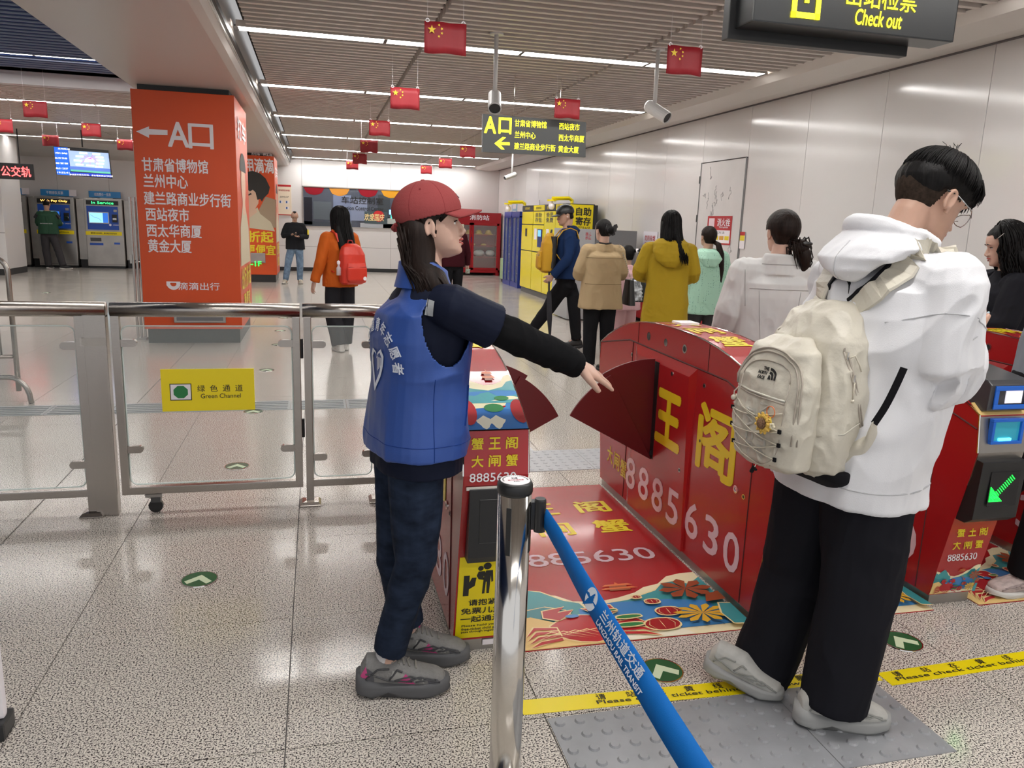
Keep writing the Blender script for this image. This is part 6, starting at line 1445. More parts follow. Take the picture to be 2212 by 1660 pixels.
# ---------------------------------------------------------------- woman in beige coat with a bow, child in pink behind her
def beige_woman():
    c = at(1306, 492, Y=7.65); J = std(c.x, 7.65, 86, 1.57, elR=(.25, .0, 1.12), wrR=(.14, .22, 1.12), elL=(-.27, .02, 1.12), wrL=(-.16, .22, 1.08), head=(-.01, .02, 1.60))
    t = thing('person', 'woman in beige coat seen from behind, black bow on her hair bun', 'person', (J['B'].x, J['B'].y, 0)); h = Head(J['head'], frame(106, -6), J['k'])
    b = body(J, t, m_skin2, h, .006); bg = mat('coat_beige', (.42, .31, .18), rough=.75)
    def ex(mb): cc = J['neck']; mb.loft([(cc - V((0, 0, .05)), J['S']*.12, J['F']*.10), (cc + V((0, 0, .02)) - J['F']*.01, J['S']*.085, J['F']*.08)], 20)
    o = top(J, t, bg, .007, 'coat', hem=.74, rx=.225, ry=.165, hemr=1.12, sl=(.082, .072, .055), amp=.009, seed=12, extra=ex)
    bv = bvh_of(o)
    for z in (1.02, 1.31):
        pts = []
        for k in range(25):
            a = math.radians(200 + 140*k/24 + 0); d = (J['S']*math.cos(a) + J['F']*math.sin(a)); q = bv.ray_cast(J['P'](0, 0, z) + d*.6, -d)
            if q[0]: pts.append(q[0] + d*.001)
        MB().tube(pts, .003, 5).build('seam', mat('seam_brown', (.22, .16, .09), rough=.8), t)
    MB().tube([J['P'](-.07, -.055, 1.475), J['P'](0, -.08, 1.465), J['P'](.07, -.055, 1.475)], .008, 6).build('collar_edge', m_black, t)
    pants(J, t, _M['trousers_black'], .008, r=(.105, .08, .07), seed=2)
    for s in 'RL': shoe(V((J['an'+s].x, J['an'+s].y, 0)), 95, .9, t, black_sh, black_sh)
    def bun(mb): mb.ell(h.p(.01, -.11, .10), (.055, .045, .052), h.fr, 10)
    hair_cap(h, m_hair, t, .005, mode='up', er=(.090, .108, .106), low=.03, extra=bun)
    mb = MB()
    for a, L in ((20, .10), (160, .09), (200, .08), (-20, .08), (250, .10), (290, .10)):
        q = h.p(.02, -.140, .125); L *= .75; d = h.fr @ V((math.cos(math.radians(a)), .12, math.sin(math.radians(a)))); e = d.cross(h.fr @ V((0, 1, 0))).normalized()
        mb.prism([q, q + d*L*.5 + e*.022, q + d*L + e*.018, q + d*L - e*.018, q + d*L*.5 - e*.022], h.fr @ V((0, -.008, 0)))
    mb.build('hair_bow', mat('satin_black', (.02, .02, .022), rough=.35), t, fix=True)
    b_ = thing('handbag', 'black handbag on a chain strap beside the woman in the beige coat', 'handbag', tuple(J['P'](.27, -.02, .95)))
    q = J['P'](.33, .0, .96); MB().loft([(q - V((0, 0, .16)), J['S']*.045, J['F']*.15, 4), (q + V((0, 0, .10)), J['S']*.03, J['F']*.08, 4)], 16).build('bag', m_black, b_, bevel=.004)
    ch = MB(); pts = [q + V((0, 0, .10)) - J['F']*.06, J['P'](.25, -.09, 1.25), J['P'](.17, -.05, 1.46), J['P'](.18, .08, 1.40), q + V((0, 0, .10)) + J['F']*.06]
    for i in range(4):
        for k in range(9): ch.ell(pts[i].lerp(pts[i+1], k/9), (.008, .008, .008), None, 4)
    ch.build('chain', m_chrome, b_)['kind'] = 'stuff'
    c = at(1357, 538, Y=8.35); H = 1.29; J = std(c.x, 8.35, 100, H, anR=(.10, .12, .085), anL=(-.12, -.12, .085), elR=(.25, 0, 1.12), wrR=(.26, .1, .9))
    t = thing('person', 'child in pale pink clothes with a black ponytail, behind the beige coat', 'person', (J['B'].x, J['B'].y, 0)); h = Head(J['head'], frame(95, 0), J['k']*1.15)
    body(J, t, m_skin2, h, .007); pk = mat('cloth_pale_pink', (.62, .38, .40), rough=.8); top(J, t, pk, .008, hem=.78, rx=.22, ry=.15, hemr=1.15, amp=.008, seed=21); pants(J, t, pk, .008, r=(.11, .10, .10), seed=22)
    for s in 'RL': shoe(V((J['an'+s].x, J['an'+s].y, 0)), 95, .8, t, white_sole, white_sole)
    hair_cap(h, m_hair, t, .006, mode='up', er=(.088, .106, .106), low=.04)
    q = h.p(.06, -.07, .16); mb = MB(); mb.tube([q, q + V((.06, -.03, .01)), q + V((.09, -.03, -.08)), q + V((.08, -.02, -.2)), q + V((.06, -.01, -.26))], [.02, .03, .035, .028, .01], 12); mb.build('ponytail', m_hair, t, smooth=True); MB().tube([q + V((.02, -.01, .0)), q + V((.045, -.022, .005))], .026, 10).build('hair_tie', m_white, t)
    q = at(1372, 655, Y=7.9); bb = thing('carrier_bag', 'crumpled black and white printed bag hanging behind the beige coat', 'bag', (q.x, 7.9, q.z))
    MB().loft([(V((q.x-.02, 7.9, .72)), V((.13, 0, 0)), V((0, .05, 0)), 3), (V((q.x, 7.9, .9)), V((.12, 0, 0)), V((0, .04, 0)), 3), (V((q.x+.03, 7.9, 1.02)), V((.03, 0, 0)), V((0, .02, 0)))], 16).build('bag', m_black, bb)
    organic('printed_side', MB().loft([(V((q.x-.03, 7.84, .74)), V((.08, 0, 0)), V((0, .03, 0)), 3), (V((q.x-.03, 7.84, .95)), V((.06, 0, 0)), V((0, .03, 0)), 3)], 16), mat('crumpled_print', (.6, .62, .66), rough=.4, noise=(22, .9)), bb, .006, 2, folds(.02, 22, 1, 3))
    MB().tube([V((q.x+.03, 7.9, 1.02)), J['P'](.3, -.1, 1.25)], .003, 5).build('strap', m_black, bb)
beige_woman()
# ---------------------------------------------------------------- woman in mustard jacket
def mustard_woman():
    c = at(1449, 500, Y=6.6); J = std(c.x, 6.6, 72, 1.65, elL=(-.27, .02, 1.15), wrL=(-.17, .25, 1.10), elR=(.24, .0, 1.14), wrR=(.18, .2, 1.1))
    t = thing('person', 'woman in mustard hooded jacket with long straight black hair, seen from behind', 'person', (J['B'].x, J['B'].y, 0)); h = Head(J['head'], frame(68, 2), J['k'])
    body(J, t, m_skin2, h, .006); my = mat('jacket_mustard', (.36, .24, .018), rough=.62)
    top(J, t, my, .0055, hem=.62, rx=.205, ry=.15, hemr=1.10, sl=(.078, .072, .058), amp=.011, seed=31, fr=8)
    S, F = J['S'], J['F']; c = J['neck']; mb = MB()
    mb.loft([(c - F*.145 - V((0, 0, .21)), S*.05, F*.03), (c - F*.15 - V((0, 0, .16)), S*.12, F*.045), (c - F*.12 - V((0, 0, .08)), S*.16, F*.07), (c - F*.06 - V((0, 0, .0)), S*.155, F*.10), (c - F*.03 + V((0, 0, .04)), S*.11, F*.08)], 28)
    organic('hood', mb, my, t, .005, 3, folds(.010, 10, 1, 33))
    pants(J, t, _M['trousers_black'], .009, r=(.10, .08, .07))
    for s in 'RL': shoe(V((J['an'+s].x, J['an'+s].y, 0)), 85, .9, t, black_sh, black_sh)
    hair_cap(h, m_hair, t, .005, mode='long', er=(.092, .110, .106), low=0)
    mb = MB(); strands(mb, h, 320, (60, 300), (3, 45), .19, r=.005, seed=5, out=.012, sway=tuple(-J['F']*.05)); strands(mb, h, 150, (95, 165), (3, 45), .36, r=.005, seed=6, sway=tuple(-J['F']*.14 + J['S']*.07), out=.012)
    mb.loft([(h.p(0, -.05, .14), S*.088, F*.05), (h.p(0, -.05, .03), S*.09, F*.045), (h.p(.02, -.065, -.05), S*.075, F*.03), (h.p(.05, -.08, -.16), S*.03, F*.015)], 18)
    mb.build('long_hair', m_hair, t, smooth=True)
mustard_woman()
# ---------------------------------------------------------------- girl in mint hoodie with ponytail
def mint_girl():
    c = at(1530, 520, Y=7.5); H = 1.54; J = std(c.x, 7.5, 80, H, wrR=(.2, .2, 1.0), wrL=(-.2, .2, 1.0))
    t = thing('person', 'girl in mint green dotted hoodie with a long brown ponytail', 'person', (J['B'].x, J['B'].y, 0)); h = Head(J['head'], frame(94, 4), J['k']*1.02)
    b = body(J, t, m_skin, h, .006); mm = pattern_mat('mint_dotted', '#a9d3bd', '#2f5a58', 42, .17)
    top(J, t, mm, .0065, 'hoodie', hem=.72, rx=.22, ry=.155, hemr=1.1, sl=(.085, .075, .06), amp=.009, seed=41)
    S, F = J['S'], J['F']; c = J['neck']; organic('hood', MB().loft([(c - F*.13 - V((0, 0, .15)), S*.06, F*.03), (c - F*.11 - V((0, 0, .07)), S*.13, F*.06), (c - F*.05 - V((0, 0, .0)), S*.13, F*.09), (c - F*.02 + V((0, 0, .03)), S*.09, F*.07)], 24), mm, t, .006, 3, folds(.006, 10, 1, 3))
    pants(J, t, _M['trousers_charcoal'], .009)
    for s in 'RL': shoe(V((J['an'+s].x, J['an'+s].y, 0)), 85, .88, t, white_sole, white_sole)
    hair_cap(h, m_hairb, t, .005, mode='up', er=(.088, .106, .104), low=.03)
    q = h.p(.03, -.115, .06); mb = MB(); mb.tube([q + F*.03, q + V((.02, -.03, -.02)), q + V((.05, -.04, -.12)), q + V((.07, -.03, -.28)), q + V((.07, -.02, -.42)), q + V((.06, -.02, -.52))], [.02, .028, .036, .034, .024, .006], 14)
    for i in range(40):
        o = V((random.uniform(-.028, .028), random.uniform(-.02, .02), 0)); mb.tube([q, q + V((.05, -.04, -.12)) + o, q + V((.07, -.03, -.28)) + o, q + V((.065, -.02, -.50 - random.uniform(0, .05))) + o*.5], [.004, .005, .004, .0015], 4)
    mb.build('ponytail', m_hairb, t, smooth=True)
mint_girl()
# ---------------------------------------------------------------- woman in white jacket ahead in the next passage
def white_woman():
    c = at(1689, 510, Y=3.68); J = std(c.x-.0, 3.68, 66, 1.61, elL=(-.25, .0, 1.12), wrL=(-.25, .18, .95), elR=(.27, .0, 1.12), wrR=(.2, .2, 1.0))
    t = thing('person', 'woman in white denim jacket with hair tied low, ahead of the cream backpack', 'person', (J['B'].x, J['B'].y, 0)); h = Head(J['head'], frame(86, -4), J['k']*1.0)
    body(J, t, m_skin2, h, .005); mw = mat('denim_white', (.60, .59, .58), rough=.75, noise=(3, .05)); mp_ = mat('denim_pinkish', (.60, .50, .47), rough=.75)
    S, F = J['S'], J['F']
    def ex(mb): cc = J['neck']; mb.loft([(cc - V((0, 0, .06)), S*.13, F*.11), (cc + V((0, 0, .005)) - F*.01, S*.10, F*.085), (cc + V((0, 0, .045)) - F*.015, S*.075, F*.07)], 24)
    o = top(J, t, mw, .005, hem=.84, rx=.225, ry=.15, hemr=1.0, sl=(.092, .085, .07), amp=.008, seed=51, extra=ex)
    bv = bvh_of(o)
    def seam(P0, P1, n=16):
        pts = []
        for k in range(n+1):
            p = V(P0).lerp(V(P1), k/n); q = bv.ray_cast(p - F*.6, F)
            if q[0]: pts.append(q[0] - F*.001)
        if len(pts) > 2: MB().tube(pts, .0018, 5).build('seam', mat('seam_grey', (.36, .35, .34), rough=.8), t, smooth=True)
    P_ = J['P']; seam(P_(-.16, 0, 1.30), P_(.18, 0, 1.30)); seam(P_(-.11, 0, 1.29), P_(-.07, 0, .9)); seam(P_(.11, 0, 1.29), P_(.07, 0, .9)); seam(P_(-.19, 0, 1.40), P_(-.175, 0, 1.2)); seam(P_(.19, 0, 1.40), P_(.175, 0, 1.2)); seam(P_(-.1, 0, 1.435), P_(.1, 0, 1.435))
    pants(J, t, _M['trousers_charcoal'], .009)
    for s in 'RL': shoe(V((J['an'+s].x, J['an'+s].y, 0)), 85, .9, t, white_sole, white_sole)
    hair_cap(h, m_hairb, t, .0045, mode='up', er=(.092, .112, .106), low=.02)
    q = h.p(.045, -.105, .035); mb = MB(); mb.ell(q + V((.01, -.01, -.01)), (.045, .04, .045), None, 8); mb.tube([q, q + V((.03, -.02, -.05)), q + V((.04, -.02, -.10)), q + V((.03, -.01, -.15))], [.035, .036, .026, .006], 12)
    rd = random.Random(3)
    for i in range(50):
        o = V((rd.uniform(-.05, .05), rd.uniform(-.04, .03), rd.uniform(-.03, .04))); mb.tube([q, q + o*1.1, q + o*1.2 + V((.02, 0, -.06)), q + o*.7 + V((.03, 0, -.12))], [.004, .004, .003, .001], 4)
    mb.build('tied_hair', m_hairb, t, smooth=True)
    cl = MB(); cl.ell(q + V((.02, -.05, .01)), (.03, .012, .012), None, 6); cl.build('hair_clip', m_black, t)
white_woman()
# ---------------------------------------------------------------- dark-haired woman with phone at right edge, and the passer in grey
def right_people():
    c = at(2182, 540, Y=3.55); J = std(c.x, 3.55, 160, 1.58, elR=(.24, .10, 1.13), wrR=(.10, .30, 1.18), elL=(-.23, .10, 1.13), wrL=(-.08, .32, 1.2), head=(0, .03, 1.60))
    t = thing('person', 'woman in black coat with long dark hair and a slide, facing left at the right', 'person', (J['B'].x, J['B'].y, 0)); h = Head(J['head'], frame(146, -18), J['k']*1.02)
    b = body(J, t, m_skin2, h, .005, hands=(dict(pn=(0, 0, 1), curl=.5), dict(pn=(0, 0, 1), curl=.5))); face_parts(h, b)
    top(J, t, mat('coat_black', (.014, .014, .018), rough=.85), .006, 'coat', hem=.6, rx=.215, ry=.15, hemr=1.1, sl=(.085, .08, .062), amp=.008, seed=61); pants(J, t, _M['trousers_black'], .009)
    for s in 'RL': shoe(V((J['an'+s].x, J['an'+s].y, 0)), 186, .9, t, black_sh, black_sh)
    hair_cap(h, m_hair, t, .0045, mode='long', er=(.092, .110, .106), low=0)
    mb = MB(); strands(mb, h, 340, (65, 295), (3, 45), .32, r=.005, seed=15, wav=.010, out=.02, sway=tuple(-J['F']*.09))
    mb.loft([(h.p(0, -.04, .14), h.fr @ V((.088, 0, 0)), h.fr @ V((0, .06, 0))), (h.p(0, -.05, .0), J['S']*.10, J['F']*.06), (h.p(0, -.05, -.08) - V((0, 0, .05)), J['S']*.10, J['F']*.05), (h.p(0, -.05, -.1) - V((0, 0, .14)), J['S']*.05, J['F']*.02)], 18)
    mb.build('long_hair', m_hair, t, smooth=True); MB().tube([h.p(-.089, .045, .165), h.p(-.094, .01, .185)], .0022, 5).build('hair_slide', m_chrome, t)
    phone(J['wrR'].lerp(J['wrL'], .5) + J['F']*.11 + V((0, 0, .02)), frame(160, 20), 'phone held by the black-coated woman at the right edge', mat('phone_case_grey', (.4, .4, .4), rough=.4))
    # passer in grey hoodie, only sleeve and shoes inside the picture
    J = std(3.07, 2.66, 172, 1.74, elR=(.25, -.08, 1.13), wrR=(.22, -.03, .93), elL=(-.25, 0, 1.13))
    J['anR'] = V((2.97, 2.50, .085)); J['knR'] = V((2.99, 2.47, .46)); J['anL'] = V((3.07, 2.92, .20)); J['knL'] = V((3.05, 2.72, .50))
    t = thing('person', 'passer in grey sweatshirt and black trousers, mostly beyond the right edge', 'person', (J['B'].x, J['B'].y, 0)); h = Head(J['head'], frame(60, 0), J['k'])
    for n_ in ('shR', 'shL', 'elR', 'elL', 'wrR', 'wrL', 'neck', 'chest', 'pelvis', 'head', 'hipR', 'hipL'): J[n_] = J[n_] + V((.10 if n_[:3] != 'hip' else .03, 0, 0))
    h.c = J['head']; body(J, t, m_skin, h, .008); top(J, t, mat('sweat_grey', (.24, .27, .31), rough=.85), .008, 'sweatshirt', hem=.84, rx=.215, ry=.15, sl=(.08, .07, .055), seed=71); pants(J, t, _M['trousers_black'], .007, r=(.10, .085, .08), zend=.0)
    hair_cap(h, m_hair, t, .006); J['footR'] = 172
    pw = mat('sneaker_pale_pink', (.55, .45, .42), rough=.6, noise=(40, .3)); shoe(V((2.99, 2.50, 0)), 178, 1.0, t, pw, white_sole, near=True, lace=white_sole, accent=mat('pink_grey', (.35, .28, .27), rough=.6)); shoe(V((3.06, 2.90, .10)), 150, 1.0, t, pw, white_sole, pitch=-40, near=True, lace=white_sole, accent=_M['pink_grey'])
right_people()
def maroon_person():
    c = at(993, 500, Y=12.6); J = std(c.x-.10, 12.6, 100, 1.60, elR=(.27, .0, 1.12), wrR=(.30, .06, .88))
    t = thing('person', 'person in dark maroon seen from behind between the capped woman and the red cabinet', 'person', (J['B'].x, J['B'].y, 0)); h = Head(J['head'], frame(95, 0), J['k'])
    body(J, t, m_skin2, h, .008); top(J, t, mat('sweater_maroon', (.045, .008, .012), rough=.85), .010, 'sweater', hem=.86, rx=.21, ry=.14, seed=81); pants(J, t, _M['trousers_black'], .010)
    for s in 'RL': shoe(V((J['an'+s].x, J['an'+s].y, 0)), 95, .9, t, black_sh, black_sh)
    hair_cap(h, m_hair, t, .006, mode='long'); w = J['wrR'] + V((0, 0, -.1)); phone(w, frame(80, -30), 'pale phone in the lowered hand of the person in maroon', mat('phone_case_pale', (.45, .55, .5), rough=.4))
maroon_person()
# ================================================================ volunteer in blue vest and red cap
def volunteer():
    J = std(.272, 2.39, 17, 1.585)
    J['pelvis'] = V((.296, 2.385, .84)); J['chest'] = V((.308, 2.375, 1.13)); J['neck'] = V((.318, 2.365, 1.325))
    S, F = J['S'], J['F']
    J['shR'] = J['neck'] + S*.148 + V((.005, 0, -.062)); J['shL'] = J['neck'] - S*.135 + V((.01, 0, -.06))
    J['elR'] = at(1098, 722, Y=2.25); J['wrR'] = at(1240, 786, Y=2.34); J['elL'] = V((.32, 2.53, 1.05)); J['wrL'] = V((.385, 2.55, .86))
    J['hipR'] = V((.292, 2.31, .82)); J['hipL'] = V((.262, 2.46, .82)); J['knR'] = at(897, 1215, Y=2.28); J['knL'] = at(857, 1215, Y=2.45)
    J['anR'] = at(845, 1430, Y=2.285); J['anL'] = at(888, 1385, Y=2.46); J['anR'] = V((.196, 2.290, .105)); J['anL'] = V((.292, 2.463, .105)); J['footR'] = -8; J['footL'] = -12
    t = thing('person', 'woman in red cap, blue lettered vest and dark jeans, arm stretched towards the gate', 'person', (.272, 2.39, 0))
    h = Head(at(934, 490, Y=2.365), frame(-6, 3), .885)
    d = (at(1318, 822, Y=2.40) - J['wrR']).normalized()
    b = body(J, t, m_skin2, h, .0038, True, .003, hands=(dict(d=d, pn=V((.25, .45, -.85)), thumb=-1, curl=.10, spread=.20, k=1.18), dict(curl=.5)))
    face_parts(h, b, '#b0453f', m_hairb, .003)
    # shirt (short sleeve), undersleeve, vest
    nv = mat('shirt_navy', (.010, .013, .028), rough=.6); bk = mat('undersleeve_black', (.008, .008, .009), rough=.9)
    def ex(mb):
        sh = J['shR']; e = sh.lerp(J['elR'], .74); mb.tube([sh - F*.02 + S*-.03, sh + S*.01, sh.lerp(e, .45), e], [.058, .064, .066, .068], 20)
        sh = J['shL']; e = sh.lerp(J['elL'], .8); mb.tube([sh, sh.lerp(e, .5), e], [.055, .055, .055], 16)
    shirt = top(J, t, nv, .0042, 'shirt', hem=.80, rx=.180, ry=.132, hemr=1.05, sleeves=False, extra=ex, amp=.006, seed=11, shw=.16, fr=10)
    mb = MB(); a, c_ = J['shR'].lerp(J['elR'], .4), J['wrR']; e = J['elR']
    mb.tube([a, J['shR'].lerp(e, .8), e, e.lerp(c_, .33), e.lerp(c_, .66), c_ - (c_-e).normalized()*.0, c_ + (c_-e).normalized()*.012], [.050, .052, .053, .051, .049, .046, .046], 20)
    organic('undersleeve', mb, bk, t, .004, 3, folds(.005, 16, 1, 5))
    mb = MB(); mb.tube([J['shL'].lerp(J['elL'], .4), J['elL'], J['wrL']], [.046, .042, .033], 14); organic('undersleeve', mb, bk, t, .006, 3)
    vb = mat('vest_blue', (.024, .072, .30), rough=.42, bump=(260, .05))
    def seat(co):   # vest armholes: cut where the shoulders come through
        q = co; sR = np.array(J['shR'] + S*.055 + V((0, 0, -.05))); sL = np.array(J['shL'] - S*.055 + V((0, 0, -.05)))
        def ins(c):
            dlt = q - c; a = dlt @ np.array(S); f = dlt @ np.array(F); z = dlt[:, 2]
            return (np.abs(a) < .085) & ((f/.078)**2 + (np.where(z < 0, z/.125, z/.085))**2 < 1)
        return ~(ins(sR) | ins(sL))
    vest = top(J, t, vb, .0042, 'vest', hem=.862, rx=.200, ry=.150, hemr=1.06, sleeves=False, amp=.009, seed=14, shw=.170, fr=7, keepfn=seat, collar=.0, sm=3)
    md = vest.modifiers.new('s', 'SOLIDIFY'); md.thickness = .0035; md.offset = 0
    bv = bvh_of(vest); P_ = J['P']; C0 = J['chest']
    # collar
    cc = J['neck']; rs = []
    for j, (dz, ra) in enumerate(((-.02, .088), (.02, .078), (.055, .074), (.058, .070), (.02, .070), (-.02, .078))):
        rs.append([cc + V((-.006, 0, dz)) + S*ra*math.cos(a) + F*ra*math.sin(a)*1.0 + V((0, 0, -.03*max(0, math.sin(a)))) for a in [2*PI*k/32 for k in range(32)]])
    MB().rings(rs, cap=False).build('collar', vb, vest, smooth=True)
    # seams, pocket slit, hem stitch
    ink = mat('vest_seam', (.012, .04, .2), rough=.6)
    def onv(a, z, o=.0022):   # a = degrees round the body from the back, positive to her right
        dd = (-F*math.cos(math.radians(a)) + S*math.sin(math.radians(a))); q = bv.ray_cast(V((.285, 2.38, z)) + dd*.5, -dd)
        return (q[0] + dd*o, dd) if q[0] is not None else (V((.285, 2.38, z)) + dd*.2, dd)
    MB().tube([onv(86, z)[0] for z in [.80+.012*k for k in range(22)]], .0012, 5).build('side_seam', ink, vest)
    MB().tube([onv(a, .845)[0] for a in range(-60, 150, 6)], .0011, 5).build('hem_stitch', ink, vest)
    MB().tube([onv(118 + (z-.9)*60, z, .003)[0] for z in [.90+.012*k for k in range(11)]], .0028, 5).build('pocket_slit', ink, vest)
    # reflective patch near the armhole
    rp = MB(); 
    q = [at(x, y, Y=2.14) for x, y in ((908, 643), (932, 650), (927, 684), (904, 680))]
    sv = bvh_of(shirt); qq = []; SD = V((S.x, S.y, 0))
    for j in range(7):
        for i in range(7):
            p = q[0].lerp(q[1], i/6).lerp(q[3].lerp(q[2], i/6), j/6); p = V((p.x, 0, p.z)) + V((0, 2.14, 0)); dd = V((.32, .93, -.12)).normalized()
            c1 = sv.ray_cast(p - dd*.6, dd); c2 = bv.ray_cast(p - dd*.6, dd); c = [r_[0] for r_ in (c1, c2) if r_[0] is not None]
            qq.append(min(c, key=lambda z: z.dot(dd)) - dd*.005 if c else p)
    rp.add(qq, [(j*7+i, j*7+i+1, j*7+i+8, j*7+i+7) for j in range(6) for i in range(6)]); rp.build('reflective_patch', mat('reflective_grey', (.45, .47, .48), rough=.3), t, fix=True)
    # lettering in an arc and heart-and-hand emblem printed on the back
    wv = mat('vest_print_white', (.74, .78, .88), rough=.5)
    zc, Rr = 1.075, .125
    def onback(u, v):   # u to the right across the back (metres), v height
        q = bv.ray_cast(V((.29, 2.38, zc + v)) + S*u - F*.6, F)
        return (q[0] - F*.0048) if q[0] is not None else V((.29, 2.38, zc+v)) + S*u - F*.16
    for i, ch in enumerate('兰州轨道青年志愿者'):
        a = math.radians(178 - 176*i/8); cx, cz = Rr*math.cos(a), Rr*math.sin(a)*.95; rot = a - PI/2
        me_fn = lambda u, v, cx=cx, cz=cz, rot=rot: onback(cx + u*math.cos(rot) - v*math.sin(rot), cz + u*math.sin(rot) + v*math.cos(rot))
        text(ch, (0, 0, 0), S, X1, .036, .040, wv, vest, off=.02, fn=me_fn, thick=0, lift=0)
    def prn(pts, n, m=wv, l=0): 
        vs = [onback(u, v) - F*l for u, v in pts]; cen = sum(vs, V())/len(vs); MB().add(vs + [cen], [(i, (i+1) % len(vs), len(vs)) for i in range(len(vs))]).build(n, m, vest)
    hp = [(0, -.085), (-.03, -.045), (-.052, -.01), (-.055, .02), (-.035, .042), (-.01, .035), (.0, .018), (.012, .035), (.035, .048), (.056, .03), (.055, .0), (.035, -.035)]
    def edge(pts, w, n, l=.0006):
        c = V((sum(p[0] for p in pts)/len(pts), sum(p[1] for p in pts)/len(pts))); inn = [(c.x + (p[0]-c.x)*w, c.y + (p[1]-c.y)*w) for p in pts]
        A = [onback(*p) - F*l for p in pts]; B_ = [onback(*p) - F*l for p in inn]; N = len(A); MB().add(A + B_, [(i, (i+1) % N, N+(i+1) % N, N+i) for i in range(N)]).build(n, wv, vest)
    fine = []
    for i in range(len(hp)):
        for s_ in range(3): a, b2 = hp[i], hp[(i+1) % len(hp)]; fine.append((a[0]+(b2[0]-a[0])*s_/3, a[1]+(b2[1]-a[1])*s_/3))
    edge(fine, .74, 'heart_emblem')
    for k in range(4): u = .008 + .011*k; prn([(u, -.02+.006*k), (u+.006, -.02+.006*k), (u+.004, .022), (u-.002, .022)], 'finger_stripe')
    pants(J, t, mat('jeans_dark', (.016, .024, .045), rough=.75, noise=(16, .5, (1, 1, 2)), bump=(500, .12)), .0042, r=(.098, .070, .056), name='jeans', amp=.006, seed=6, fr=13, zend=.045, rise=.02)
    sk = mat('sock_white', (.66, .64, .64), rough=.9)
    for s in 'RL': MB().tube([J['an'+s] + V((0, 0, .07)), J['an'+s] + V((0, 0, .02)), J['an'+s] + V((.01, 0, -.03))], [.034, .033, .028], 16).build('sock', sk, t, smooth=True)
    sg = mat('sneaker_grey', (.21, .205, .20), rough=.6, noise=(60, .12), bump=(180, .3)); so = mat('sole_grey', (.12, .12, .125), rough=.6); lc = mat('lace_grey', (.24, .23, .21), rough=.8); pkk = mat('accent_pink', (.55, .06, .22), rough=.5)
    for s, a, y in (('R', V((.190, 2.291, 0)), -8), ('L', V((.290, 2.464, 0)), -12)):
        u = shoe(a, y, 1.0, t, sg, so, L=.272, chunky=.022, near=True, lace=lc, accent=mat('overlay_dark', (.045, .045, .05), rough=.5))
        fr = frame(y); Pq = lambda x, yy, z: a + fr @ V((x, yy, z))
        MB().ell(Pq(0, .022, .135), (.020, .016, .024), fr, 8).build('tongue_tab', pkk, u, smooth=True)
        ub = bvh_of(u)
        for pts in (((.05, .045, .055), (.05, .100, .050), (.05, .070, .092)), ((.04, -.085, .075), (.045, -.045, .075), (.045, -.06, .12))):
            g = [];
            for a_ in range(6):
                for b_ in range(6): q = V(pts[0]).lerp(V(pts[1]), a_/5).lerp(V(pts[2]), b_/5); q = ub.find_nearest(Pq(*q)); g.append(q[0] + q[1]*.0012)
            MB().add(g, [(a_*6+b_, a_*6+b_+1, a_*6+b_+7, a_*6+b_+6) for a_ in range(5) for b_ in range(5)]).build('pink_accent', pkk, u)
    # cap and long hair
    cm = mat('cap_brick_red', (.29, .062, .062), rough=.85, bump=(320, .15)); ck = mat('cap_seam_red', (.20, .028, .03), rough=.9)
    hc = Head(h.c + V((0, 0, .004)), frame(-6, 8), .875)
    cap = cap_on(hc, t, cm, ck, near=True, er=(.093, .116, .098), ec=(0, -.014, .150))
    MB().tube([hc.p(-.035, -.122, .112), hc.p(0, -.131, .104), hc.p(.035, -.122, .112)], .009, 8, flat=1).build('back_strap', cm, cap, smooth=True)
    MB().obox(hc.p(.03, -.124, .104), hc.fr @ V((.014, .004, 0)), hc.fr @ V((0, .005, 0)), hc.fr @ V((0, 0, .011))).build('buckle', ck, cap, bevel=.002)
    text('GC', hc.p(0, .098, .190), hc.fr @ V((1, 0, 0)), hc.fr @ V((0, -.55, .83)), .026, .016, m_ink, cap, off=.02)
    hr = hair_cap(h, m_hairb, t, .004, mode='long', er=(.086, .106, .092), ec=(0, -.018, .13), front=.050, side=.036)
    mb = MB()
    for pts, r0 in (([h.p(.045, .035, .165), h.p(.066, .045, .145), h.p(.070, .022, .118)], (.008, .010, .005)),):
        mb.tube(pts, r0, 12)
    hf = lambda a, b: V((a, b, 0))
    mb.loft([(h.p(.012, -.050, .135), hf(.056, -.012), hf(.010, .062)), (h.p(.012, -.052, .06), hf(.056, -.014), hf(.012, .070)), (h.p(.010, -.050, -.01), hf(.050, -.016), hf(.010, .068)),
             (V((.318, 2.320, 1.350)), hf(.050, -.02), hf(.02, .050)), (V((.335, 2.285, 1.300)), hf(.050, -.02), hf(.01, .032)), (V((.360, 2.258, 1.25)), hf(.040, -.012), hf(.006, .016)), (V((.395, 2.242, 1.205)), hf(.016, -.004), hf(.002, .006))], 28)
    rd = random.Random(9)
    for i in range(420):
        s0 = h.p(rd.uniform(-.02, .078), rd.uniform(-.12, -.020), rd.uniform(.04, .12)); f = (s0 - h.p(-.02, -.10, .08)).dot(V((1, -.3, 0)))/.12
        f = max(0, min(1, f)); e = V((.315, 2.28, 1.26)).lerp(V((.420, 2.236, 1.19)), f**1.2) + V((rd.uniform(-.025, .025), rd.uniform(-.02, .015), rd.uniform(-.03, .05)))
        m1 = h.p(.055 + .010*f, -.095 + .070*f, -.02) + V((rd.uniform(-.012, .012), rd.uniform(-.016, .004), 0)); m2 = m1.lerp(e, .5) + V((0, -.012, .012)) ; w_ = rd.uniform(.0018, .0034)
